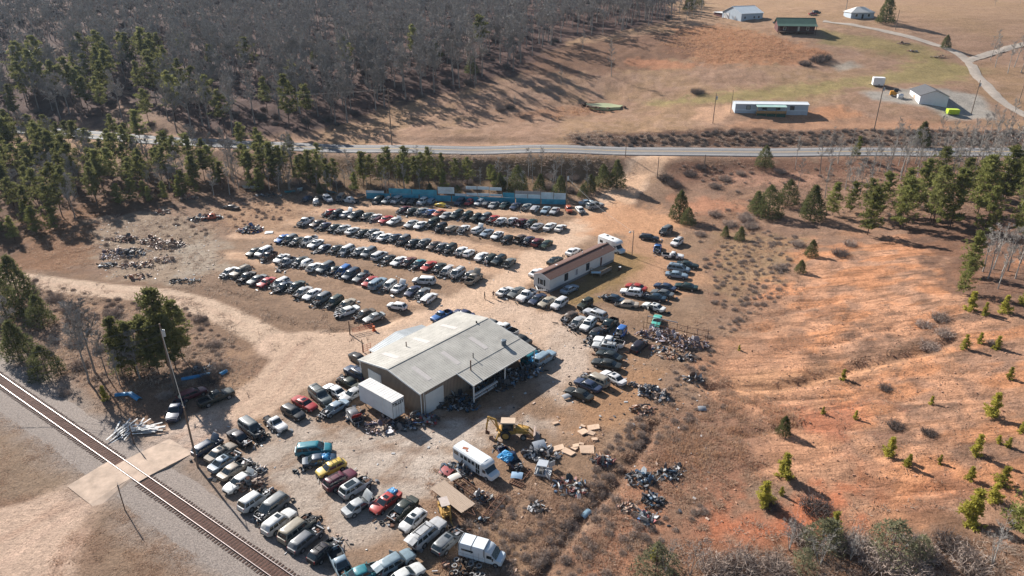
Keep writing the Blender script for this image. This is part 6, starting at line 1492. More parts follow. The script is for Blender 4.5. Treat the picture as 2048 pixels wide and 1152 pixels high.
# crossing posts
for (u, v, h), lab in (((269, 889, 3.4), "railway crossbuck post by the white board pile"), ((250, 1020, 4.2), "railway crossbuck post on the near side of the crossing")):
    o = thing("crossbuck_sign", lab, "sign", G(u, v), R(40)); b = MB(); b.tube((0, 0, -.3), (0, 0, h), .07, .06, 8); b.build("post", m_dkwood, o)
    b = MB()
    for s in (1, -1): b.box((.08, 0, h - .35), (.03, 1.2, .2), rot=Matrix.Rotation(R(45 * s), 3, 'X'))
    b.build("blade", m_white, o)
# ------------------------------------------------------------------ people
def person(u, v, rz, top, legs, lab, phone):
    p = G(u, v); o = thing("person", lab, "person", p, R(rz))
    J = {'pel': (0, 0, .95, .155, .12), 'wai': (0, 0, 1.1, .135, .105), 'che': (.0, 0, 1.33, .165, .12), 'nek': (0, 0, 1.48, .06, .06), 'hed': (.02, 0, 1.60, .085, .095), 'crn': (.01, 0, 1.70, .075, .085), 'nos': (.11, 0, 1.60, .018, .018)}
    E = [('pel', 'wai'), ('wai', 'che'), ('che', 'nek'), ('nek', 'hed'), ('hed', 'crn'), ('hed', 'nos')]
    for s, n in ((1, 'l'), (-1, 'r')):
        J.update({'hp' + n: (0, s * .1, .9, .095, .095), 'kn' + n: (.02, s * .13, .5, .065, .065), 'an' + n: (-.01, s * .15, .09, .045, .045), 'to' + n: (.17, s * .17, .04, .04, .035)})
        E += [('pel', 'hp' + n), ('hp' + n, 'kn' + n), ('kn' + n, 'an' + n), ('an' + n, 'to' + n)]
        el = (-.05, s * .27, 1.12) if not phone or s < 0 else (.03, s * .26, 1.14)
        ha = (.05, s * .29, .88) if not phone else ((.26, s * .10, 1.30))
        if phone and s < 0: el = (.05, s * .26, 1.14)
        J.update({'sh' + n: (0, s * .19, 1.40, .068, .068), 'el' + n: (*el, .047, .047), 'wr' + n: (*ha, .032, .032)})
        E += [('che', 'sh' + n), ('sh' + n, 'el' + n), ('el' + n, 'wr' + n)]
        w = Vector(ha); d = (w - Vector(el)).normalized(); sd = Vector((0, 0, 1)).cross(d).normalized() if abs(d.z) < .9 else Vector((1, 0, 0))
        pl = w + d * .07; J['pa' + n] = (*pl, .034, .022); E.append(('wr' + n, 'pa' + n))
        for k in range(4):
            q = pl + d * (.075 - .008 * abs(k - 1.2)) + sd * (.024 * (k - 1.5)) + Vector((.012, 0, -.012)); J['f%d' % k + n] = (*q, .010, .010); E.append(('pa' + n, 'f%d' % k + n))
        q = w + d * .07 + sd * .06; J['th' + n] = (*q, .011, .011); E.append(('wr' + n, 'th' + n))
    ks = list(J); me = bpy.data.meshes.new("body"); me.from_pydata([J[k][:3] for k in ks], [(ks.index(a), ks.index(c)) for a, c in E], [])
    tmp = bpy.data.objects.new("tmp", me); COL.objects.link(tmp); md = tmp.modifiers.new("skin", 'SKIN'); md.use_smooth_shade = True
    for i, k in enumerate(ks): me.skin_vertices[0].data[i].radius = J[k][3:5]
    me.skin_vertices[0].data[0].use_root = True
    sb = tmp.modifiers.new("sub", 'SUBSURF'); sb.levels = 2; sb.render_levels = 2
    bm2 = bpy.data.meshes.new_from_object(tmp.evaluated_get(bpy.context.evaluated_depsgraph_get())); bpy.data.objects.remove(tmp)
    bm2.name = "body"; bm2.materials.clear()
    for m in (top, legs, mat("skin_tone", (.36, .21, .15), .6, .1, 4), m_trim): bm2.materials.append(m)
    for f in bm2.polygons:
        c = f.center; f.use_smooth = True
        near_hand = any((c - Vector(J['pa' + n][:3])).length < .13 for n in 'lr')
        f.material_index = 2 if (c.z > 1.49 or near_hand) else 0 if c.z > .93 else 3 if c.z < .09 else 1
    put("body", bm2, o)
    b = MB(); rr = []
    for z, r in ((1.60, .098), (1.66, .108), (1.72, .095), (1.775, .05)): rr.append([(-.012 + math.cos(a) * r * 1.02 - (.02 if z < 1.65 else 0), math.sin(a) * r * .95, z + (.05 if math.cos(a) > .4 and z < 1.68 else 0)) for a in [2 * math.pi * i / 12 for i in range(12)]])
    b.loft(rr, 0); b.build("hair", mat("dark_hair", (.02, .015, .012), .7, .2, 8), o, 60)
person(969.5, 598.5, 15, mat("black_hoodie", (.02, .018, .02), .9, .2, 3), mat("dark_jeans", (.03, .025, .03), .9, .2, 3), "person in black top and dark trousers, left of the pair in the lane", False)
person(987, 596.5, -70, mat("charcoal_jacket", (.045, .03, .032), .9, .2, 3), mat("brown_jeans", (.075, .045, .05), .9, .2, 3), "person in charcoal jacket with both hands raised in front, right of the pair", True)
# ------------------------------------------------------------------ bus, box van, machines
def place(u, v, z=0.0): q = P(u, v, z); return Vector((q[0], q[1], h1(q[0], q[1])))
bus = thing("shuttle_bus", "white shuttle bus with rust patch on its roof among scrap", "bus", place(950.8, 906.5, 2.6), R(-43)); bus.scale = (.94, .92, .94)
m_bus = mat("bus_white", (.62, .645, .66), .5, .06, .8)
b = MB(); b.loft([[(x, -1.18, .5), (x, -1.2, 2.5), (x, -1.0, 2.72), (x, 0, 2.8), (x, 1.0, 2.72), (x, 1.2, 2.5), (x, 1.18, .5)] for x in (-3.7, 2.3)], 0)
b.loft([[(x, -w, z0), (x, -w, z1 - .2), (x, -w * .8, z1), (x, w * .8, z1), (x, w, z1 - .2), (x, w, z0)] for x, w, z0, z1 in ((2.3, 1.18, 2.0, 2.74), (2.9, 1.05, 2.1, 2.62), (3.15, .9, 2.2, 2.45))], 0); b.build("body", m_bus, bus, 40)
b = MB(); b.loft([[(x, -w, .45), (x, -w, z), (x, w, z), (x, w, .45)] for x, w, z in ((2.3, 1.05, 1.98), (2.75, 1.02, 1.95), (3.4, .98, 1.25), (4.1, .92, 1.12), (4.2, .85, .95))], 0); b.build("cab", m_bus, bus, 35)
b = MB(); b.add([(2.82, -.95, 1.9), (3.42, -.93, 1.28), (3.42, .93, 1.28), (2.82, .95, 1.9)], [(0, 1, 2, 3)]); b.v = [(x + .03, y, z + .03) for x, y, z in b.v]; b.build("windshield", m_glass, bus)
for s in (1, -1):
    for x in (-3.0, -1.75, -.95, -.15, .65): 
        b = MB(); b.box((x, s * 1.2, 1.95), (1.0 if x == -3.0 else .6, .04, .62)); b.build("window", m_glass, bus)
    b = MB(); b.box((2.75, s * 1.055, 1.5), (.6, .03, .5)); b.build("window", m_glass, bus)
b = MB()
for dx in (-.22, .22):
    for z, hh in ((1.0, .7), (1.9, .85)): b.box((1.6 + dx, -1.2, z), (.34, .05, hh))
b.build("door_glass", m_glass, bus)
b = MB(); b.box((-3.72, 0, 1.7), (.05, 1.0, 1.5)); b.build("rear_door", m_glass, bus); b = MB(); b.box((-1.9, -.2, 2.8), (.9, .5, .02), rz=.4); b.box((-1.3, -.5, 2.79), (.4, .25, .02)); b.build("rust_patch", mat("rust_stain", ph(190, 120, 90), .9, .3, 6), bus)
for x in (-2.3, 3.2):
    for s in (1, -1): w = put("wheel", tw, bus, (x, s * 1.0, .38)); put("rim", rw, w)
def van_center(): return place(940, 1080, 2.6)
bv = thing("box_van", "white former ambulance box van with straps round its roof at lower centre", "van", place(962, 1084, 2.5), R(-20)); bv.scale = (.88, .9, .9)
b = MB(); b.loft([[(x, -1.1, .5), (x, -1.12, 2.35), (x, -.95, 2.6), (x, 0, 2.68), (x, .95, 2.6), (x, 1.12, 2.35), (x, 1.1, .5)] for x in (-2.9, .9)], 0)
b.loft([[(x, -w, 1.0), (x, -w, z - .2), (x, -w * .75, z), (x, w * .75, z), (x, w, z - .2), (x, w, 1.0)] for x, w, z in ((.96, 1.05, 2.5), (1.5, 1.0, 2.4), (1.85, .9, 2.05))], 0); b.build("body", mat("van_white", (.60, .64, .67), .5, .06, .8), bv, 40)
b = MB(); b.loft([[(x, -w, .42), (x, -w * 1.02, .8), (x, -w, z), (x, w, z), (x, w * 1.02, .8), (x, w, .42)] for x, w, z in ((.95, 1.02, 1.9), (1.75, 1.0, 1.98), (2.45, .98, 1.2), (3.1, .94, 1.08), (3.25, .86, .9))], 0); b.build("cab", mat("van_cab", (.56, .62, .66), .45, .06, .8), bv, 35)
b = MB(); b.add([(1.83, -.9, 1.94), (2.47, -.9, 1.24), (2.47, .9, 1.24), (1.83, .9, 1.94)], [(0, 1, 2, 3)]); b.v = [(x + .03, y, z + .03) for x, y, z in b.v]; b.build("windshield", m_glass, bv)
for s in (1, -1):
    b = MB(); b.box((1.55, s * 1.02, 1.5), (.75, .04, .5)); b.build("window", m_glass, bv)
    b = MB(); b.box((-1.6, s * 1.13, 1.75), (1.7, .03, .3)); b.build("window", m_glass, bv)
    b = MB()
    for x in (-2.2, -.7, .1): b.box((x, s * 1.125, 1.2), (.03, .02, 1.3))
    b.box((-1.0, s * 1.125, 1.05), (3.7, .02, .03)); b.build("panel_line", m_alu, bv)
b = MB()
for x in (-2.8, -1.0, .82):
    pr = [(x, -1.14, 1.4), (x, -1.15, 2.37), (x, -.96, 2.63), (x, 0, 2.71), (x, .96, 2.63), (x, 1.15, 2.37), (x, 1.14, 1.4)]
    for i in range(6): b.bar(pr[i], pr[i + 1], .06, .03)
b.build("strap", m_trim, bv)
for s in (1, -1): b = MB(); b.box((3.2, s * .65, .85), (.1, .35, .2)); b.build("headlight", m_lamp, bv); b = MB(); b.box((2.1, s * 1.15, 1.35), (.12, .2, .3)); b.build("mirror", m_trim, bv)
for x in (-1.7, 2.45):
    for s in (1, -1): w = put("wheel", tw, bv, (x, s * .95, .38)); put("rim", rw, w)
# backhoe loader
m_cat = mat("digger_yellow", (.46, .27, .07), .7, .3, 2, bump=.05)
bh = thing("backhoe_loader", "yellow backhoe loader with raised rear arm and front bucket", "backhoe", place(1024, 866, .6), R(-4))
b = MB(); b.loft([[(x, -w, .85), (x, -w, z), (x, -w * .8, z + .08), (x, w * .8, z + .08), (x, w, z), (x, w, .85)] for x, w, z in ((.5, .5, 1.75), (1.2, .5, 1.72), (2.3, .45, 1.55), (2.5, .4, 1.4))], 0); b.box((-.6, 0, .95), (2.4, 1.0, .5)); b.box((-1.85, 0, .9), (.3, 2.1, .7)); b.build("chassis", m_cat, bh, 40)
b = MB()
for x in (-1.5, .35):
    for s in (1, -1): b.bar((x, s * .72, 1.2), (x * .92, s * .7, 2.75), .1)
b.box((-.6, 0, 1.3), (1.8, 1.3, .35)); b.build("cab_frame", m_cat, bh)
b = MB(); b.loft([[(x, -y, z) , (x, y, z), (x, y * .9, z + .14), (x, -y * .9, z + .14)] for x, y, z in ((-1.65, .8, 2.72), (.5, .78, 2.76))], 0); b.build("cab_roof", mat("sunfaded_roof", ph(232, 204, 176), .7, .1, 1), bh)
b = MB(); 
for s in (1, -1): b.box((-.58, s * .7, 2.05), (1.65, .03, 1.2))
b.box((.36, 0, 2.1), (.03, 1.3, 1.1)); b.box((-1.48, 0, 2.1), (.03, 1.3, 1.1)); b.build("cab_glass", m_glass, bh)
tl, rl = wheel_meshes(.78, .48); ts, rs = wheel_meshes(.5, .34)
m_yr = mat("yellow_rim", (.42, .25, .06), .6, .2, 3); rl.materials.clear(); rl.materials.append(m_yr)
for s in (1, -1):
    w = put("wheel", tl, bh, (-.9, s * .92, .78), (0, 0, 0 if s > 0 else math.pi)); put("rim", rl, w); w = put("wheel", ts, bh, (1.75, s * .82, .5), (0, 0, 0 if s > 0 else math.pi)); put("rim", rs, w)
    b = MB(); b.bar((.9, s * .62, 1.75), (2.5, s * .62, 1.35), .12, .22); b.bar((2.5, s * .62, 1.35), (3.3, s * .62, .45), .12, .2); b.bar((1.1, s * .6, 1.2), (2.5, s * .6, 1.1), .09); b.build("loader_arm", m_cat, bh)
b = MB(); b.loft([[(x, y, z) for x, z in ((3.3, .1), (4.1, .12), (4.15, .2), (3.45, .3), (3.35, .9), (3.6, 1.25), (3.5, 1.27), (3.25, .95))] for y in (-1.15, 1.15)], 0); b.build("bucket", mat("worn_steel", ph(170, 150, 140), .6, .3, 3, metal=.2), bh)
b = MB(); b.bar((-2.0, 0, 1.0), (-2.5, .0, 2.9), .26, .3); b.bar((-2.5, 0, 2.9), (-3.6, 0, 3.35), .22, .28); b.bar((-2.25, .12, 1.4), (-3.3, .12, 3.0), .1); b.build("boom", m_cat, bh)
b = MB(); b.bar((-3.55, 0, 3.4), (-3.85, 0, 1.2), .2, .26); b.bar((-3.1, 0, 3.3), (-3.9, 0, 2.0), .09); b.build("dipper_arm", m_cat, bh)
b = MB(); b.loft([[(x, y, z) for x, z in ((-3.95, 1.2), (-4.0, .5), (-3.4, .35), (-3.35, .45), (-3.75, .6), (-3.75, 1.2))] for y in (-.35, .35)], 0); b.build("digging_bucket", m_rusty, bh)
for s in (1, -1): b = MB(); b.bar((-1.95, s * .95, 1.0), (-2.3, s * 1.2, .12), .14, .2); b.box((-2.3, s * 1.25, .08), (.4, .35, .08)); b.build("stabiliser", m_cat, bh)
b = MB(); b.tube((1.5, .2, 1.75), (1.5, .2, 2.5), .05, .05, 8); b.build("exhaust", m_trim, bh)
# forklift
fk = thing("forklift", "yellow forklift with pale roof between the silver suv and the plank trailer", "forklift", place(890, 1024, .6), R(-70))
b = MB(); b.box((-.3, 0, .75), (2.0, 1.2, .7)); b.box((-1.2, 0, .85), (.5, 1.2, .9)); b.box((.85, .45, .6), (.5, .25, .6)); b.box((.85, -.45, .6), (.5, .25, .6)); b.build("chassis", m_cat, fk)
b = MB()
for x, y in ((-.9, .5), (-.9, -.5), (.6, .5), (.6, -.5)): b.box((x, y, 1.6), (.09, .09, 1.2))
b.build("overhead_guard", m_cat, fk); b = MB(); b.box((-.15, 0, 2.2), (1.7, 1.15, .08)); b.build("roof", mat("faded_canvas", ph(222, 206, 196), .9, .15, 2), fk)
b = MB(); b.box((-.3, 0, 1.25), (.5, .6, .5)); b.build("seat", m_trim, fk)
b = MB()
for s in (.4, -.4): b.bar((1.2, s, .1), (1.15, s, 2.3), .12, .1); b.bar((1.25, s, .12), (2.2, s, .1), .12, .05)
b.box((1.2, 0, 1.2), (.08, .9, .1)); b.build("mast", m_cat, fk)
for x in (-.9, .75):
    for s in (1, -1): w = put("wheel", WH[.34][0] if .34 in WH else tw, fk, (x, s * .55, .34)); put("rim", WH[.34][1] if .34 in WH else rw, w)
# trailers and frames
def trailer_frame(u, v, rz, L, W, lab, deck=None, name="flatbed_trailer", z=.75, wheels=True):
    o = thing(name, lab, "trailer" if deck else "truck frame", place(u, v, z), R(rz)); b = MB()
    for s in (1, -1): b.bar((-L / 2, s * W * .32, z), (L / 2, s * W * .32, z), .1, .16)
    for k in range(7): b.bar((-L / 2 + L * k / 6, -W * .34, z + .02), (-L / 2 + L * k / 6, W * .34, z + .02), .08, .1)
    if deck: b.bar((L / 2, -.5, z), (L / 2 + 1.4, 0, z - .1), .08, .1); b.bar((L / 2, .5, z), (L / 2 + 1.4, 0, z - .1), .08, .1)
    b.build("frame", m_rusty, o)
    if deck:
        b = MB(); n = int(W / .2)
        for k in range(n): b.box((rnd.uniform(-.05, .05), -W / 2 + (k + .5) * W / n, z + .14), (L, W / n - .015, .05))
        b.build("deck_board", deck, o)
    if wheels:
        for x in (-L * .22, -L * .05):
            for s in (1, -1): w = put("wheel", tw, o, (x, s * W * .52, .38)); put("rim", rw, w)
    return o
trailer_frame(905, 994, -46, 6.4, 2.4, "flatbed trailer with weathered plank deck beside the yellow forklift", mat("weathered_deck", ph(204, 180, 158), .9, .2, 2, stretch=(.4, 6, 1)))
trailer_frame(938, 975, -44, 6.8, 1.9, "rusty bare truck frame with axles right of the plank trailer", None, "bare_chassis", .6)
trailer_frame(988, 1014, 62, 4.6, 1.5, "short rusty ladder frame lying in the weeds below the bus", None, "bare_chassis", .35, False)
trailer_frame(1049, 948, 60, 2.6, 1.3, "pale slatted rack lying on the ground between bus and truck cab", None, "steel_rack", .2, False)
trailer_frame(1034, 967, -30, 2.0, 1.2, "pale tipped pallet rack in the bus shadow", None, "steel_rack", .15, False)
cabn = thing("truck_cab_shell", "silver stripped pickup cab shell standing on the ground by the backhoe", "truck cab", place(1087, 935, 1), R(-15))
m_cabs = mat("cab_silver", (.50, .52, .54), .35, .1, 1, metal=.3)
b = MB(); b.loft([[(x, -w, z) , (x, w, z), (x, w * .95, z + .06), (x, -w * .95, z + .06)] for x, w, z in ((-.8, .72, 1.72), (.6, .72, 1.76))], 0); b.build("roof", m_cabs, cabn)
b = MB()
for x, x2 in ((-1.0, -.8), (1.1, .55), (.05, .0)):
    for s in (1, -1): b.bar((x, s * .85, .35), (x2, s * .7, 1.74), .1, .12)
b.box((0, .86, .3), (2.3, .08, .3)); b.box((0, -.86, .3), (2.3, .08, .3)); b.box((0, 0, .2), (2.2, 1.7, .08)); b.box((-1.0, 0, .75), (.06, 1.6, .8)); b.build("pillar", m_cabs, cabn)
b = MB(); b.box((-.2, .35, .6), (.6, .5, .5)); b.box((-.2, -.35, .6), (.6, .5, .5)); b.build("seat", m_int, cabn)
b = MB(); b.box((.9, 1.3, .8), (1.1, .06, .9), rz=.8); b.box((.9, -1.2, .8), (1.1, .06, .9), rz=-.8); b.build("door", m_cabs, cabn)
def panel_thing(name, lab, cat, u, v, rz, l, w, m, tilt=0, z=.3):
    o = thing(name, lab, cat, place(u, v, z), R(rz)); b = MB()
    rr = [[(x * l, y * w, z + .12 * (1 - (2 * y) ** 2) + .1 * (1 - (2 * x) ** 2)) for y in np.linspace(-.5, .5, 7)] for x in np.linspace(-.5, .5, 6)]
    b.loft(rr, 0, cap=False, closed=False); b.loft([[(p[0], p[1], p[2] - .05) for p in r[::-1]] for r in rr], 0, cap=False, closed=False)
    ob = b.build("panel", m, o, 60); ob.rotation_euler = (R(tilt), 0, 0); return o
panel_thing("car_hood", "big silver hood leaning on scrap behind the truck cab", "hood", 1078, 888, 20, 1.9, 1.7, m_cabs, 25, .8)
panel_thing("car_hood", "pale blue hood lying on the dirt left of the slatted rack", "hood", 1034, 950, -10, 1.6, 1.2, mat("blue_panel", (.25, .36, .48), .4, .1, 1), 8)
panel_thing("car_hood", "faded red hood lying at the bus's rear left", "hood", 893, 942, -30, 1.7, 1.5, mat("red_faded_panel", (.28, .06, .06), .6, .2, 2), 5)
panel_thing("bath_tub_panel", "cream tray lying on the end of the bare truck frame", "tray", 909, 954, 35, 1.7, 1.1, mat("cream_tray", (.55, .50, .44), .6, .1, 2), 0, .8)
panel_thing("plastic_tank", "pale blue plastic sheet in the gully right of the trash", "plastic sheet", 1172, 1019, 50, 1.7, .8, mat("pale_blue_plastic", (.22, .34, .42), .5, .15, 2), 12)
panel_thing("car_hood", "silver smashed panel in the weeds right of the dark scrap", "hood", 1404, 816, 0, 1.3, .9, m_alu, 20)
panel_thing("car_hood", "grey crate-like panel beside the lowest black sedan of curved row", "panel", 1133, 792, 30, 1.5, 1.0, m_gsheet, 8, .4)
panel_thing("white_pallet", "white slatted pallet lying in the grass left of the back rows", "pallet", 538, 465, 10, 2.0, 1.6, m_white, 0, .1)
# tarps thrown over wrecks
def tarp(lab, u, v, z, rz, l, w, m=None, drop=.55):
    o = thing("tarpaulin", lab, "tarp", place(u, v, z), R(rz)); b = MB(); q = random.Random(int(u)); rr = []
    for i in range(12):
        x = (i / 11 - .5); r = []
        for j in range(10):
            y = (j / 9 - .5); e = max(abs(x), abs(y)); r.append((x * l + q.uniform(-.06, .06), y * w + q.uniform(-.06, .06), z + .1 - max(0, e - .28) * 4.5 * drop * q.uniform(.6, 1.2) + q.uniform(-.06, .07)))
        rr.append(r)
    b.loft(rr, 0, cap=False, closed=False); b.build("sheet", m or m_blueg, o)
tarp("bright blue tarp over the wreck at the lean-to's far corner", 1066, 709, 1.6, 50, 3.4, 2.2)
tarp("crumpled blue tarp on the navy sedan in the middle column", 645, 912, 1.25, 14, 2.2, 1.8)
tarp("blue tarp tied over the red sedan's tail", 785, 981, 1.05, 53, 1.5, 1.7)
tarp("blue tarp half covering the dark pickup wreck beside the bus", 1013, 908, 1.6, -40, 2.2, 2.0)
make_car('P', 'D', 'e', place(1021, 915, .8), R(-60), "dark blue pickup wreck half under blue tarp between bus and cab shell", "loose cars around the yard", True)
# ------------------------------------------------------------------ scrap
PALS = {'metal': [(.22, .22, .23), (.05, .05, .055), (.12, .12, .13), (.03, .03, .032), (.16, .11, .085), (.42, .42, .42)], 'dark': [(.02, .022, .025), (.05, .05, .055), (.11, .11, .12), (.03, .03, .03), (.3, .32, .34), (.05, .10, .16)], 'rub': [ph(192, 162, 142), ph(220, 190, 168), ph(140, 110, 94), ph(178, 156, 140), (.09, .085, .08), ph(190, 136, 110)], 'trash': [(.42, .42, .42), (.22, .20, .18), (.06, .10, .16), (.18, .06, .05), (.05, .05, .05), ph(180, 140, 112)], 'red': [(.30, .04, .04), (.06, .12, .26), (.2, .2, .2), (.03, .03, .03), (.36, .36, .36), (.1, .1, .1)], 'parts': [(.55, .52, .53), (.30, .27, .31), (.14, .11, .15), ph(206, 170, 150), (.06, .055, .055), ph(160, 122, 102)]}
PM = {k: [mat("scrap_%s_%s" % (k, 'abcdef'[i]), c, .55, .25, 3, metal=.2 if k in ('metal', 'parts') else 0) for i, c in enumerate(v)] for k, v in PALS.items()}
def heap(u, v, w, d, hgt, pal, lab, n=70, rz=0, big=1.0, name="scrap_heap"):
    if pal == 'parts': big, n = .55, int(n * 1.7)
    q = random.Random(int(u * 7 + v)); p = place(u, v, .2); o = MB(); s = big * .72
    for k in range(n):
        a, r = q.uniform(0, 6.283), math.sqrt(q.random()); x, y = math.cos(a) * r * w / 2, math.sin(a) * r * d / 2; z = hgt * (1 - r) * q.uniform(.3, 1)
        M = Matrix.Rotation(q.uniform(0, 6.3), 3, 'Z') @ Matrix.Rotation(q.gauss(0, .5), 3, 'X') @ Matrix.Rotation(q.gauss(0, .4), 3, 'Y'); m = q.randrange(6); t = q.random()
        if t < .45: o.box((x, y, z + .1), (q.uniform(.3, 1.1) * s, q.uniform(.2, .8) * s, q.uniform(.04, .3) * s), m, rot=M)
        elif t < .75: e = M @ Vector((q.uniform(.5, 1.6) * s, 0, 0)); o.bar((x, y, z + .1), Vector((x, y, z + .1)) + e, q.uniform(.05, .16), None, m)
        elif t < .9: 
            e = M @ Vector((0, 0, .11)); c = Vector((x, y, z + .2)); o.tube(c - e, c + e, .32 * s, .32 * s, 10, m)
        else:
            c = M @ Vector((.8 * s, 0, 0)); c2 = M @ Vector((.2, .6 * s, .25)); pv = Vector((x, y, z + .15)); o.add([pv, pv + c, pv + c + c2, pv + c2 * .8, pv + Vector((0, 0, -.04)), pv + c + Vector((0, 0, -.04))], [(0, 1, 2, 3), (0, 4, 5, 1)], m)
    for k in range(n // 12):
        a, r = q.uniform(0, 6.283), math.sqrt(q.random()) * .9; x, y = math.cos(a) * r * w / 2, math.sin(a) * r * d / 2; z = hgt * (1 - r) * .8 + .12; M = Matrix.Rotation(q.uniform(0, 6.3), 3, 'Z') @ Matrix.Rotation(q.gauss(0, .6), 3, 'X'); pv = Vector((x, y, z)); m = q.randrange(6)
        if k % 3 == 0: rr = [[pv + M @ Vector((math.cos(t) * R_, math.sin(t) * R_, h_)) for t in [6.283 * i / 12 for i in range(12)]] for R_, h_ in ((.2, -.09), (.33, -.1), (.35, 0), (.33, .1), (.2, .09))]; o.loft(rr, 3, cap=False)
        elif k % 3 == 1: rr = [[pv + M @ Vector((t, .35 * (1 - (t / .9) ** 2) + dy, dz)) for dy, dz in ((0, 0), (.16, .03), (.16, .22), (0, .2))] for t in np.linspace(-.85, .85, 7)]; o.loft(rr, m)
        else: rr = [[pv + M @ Vector((x_, y_, z_)) for x_, z_ in ((-.5, 0), (.5, 0), (.55, .5), (.3, .95), (-.35, .95), (-.52, .5))] for y_ in (-.04, .04)]; o.loft(rr, m)
    ob = o.build(name, PM[pal], None, None, p, (0, 0, R(rz))); return tag(ob, lab, "scrap", None, "stuff")
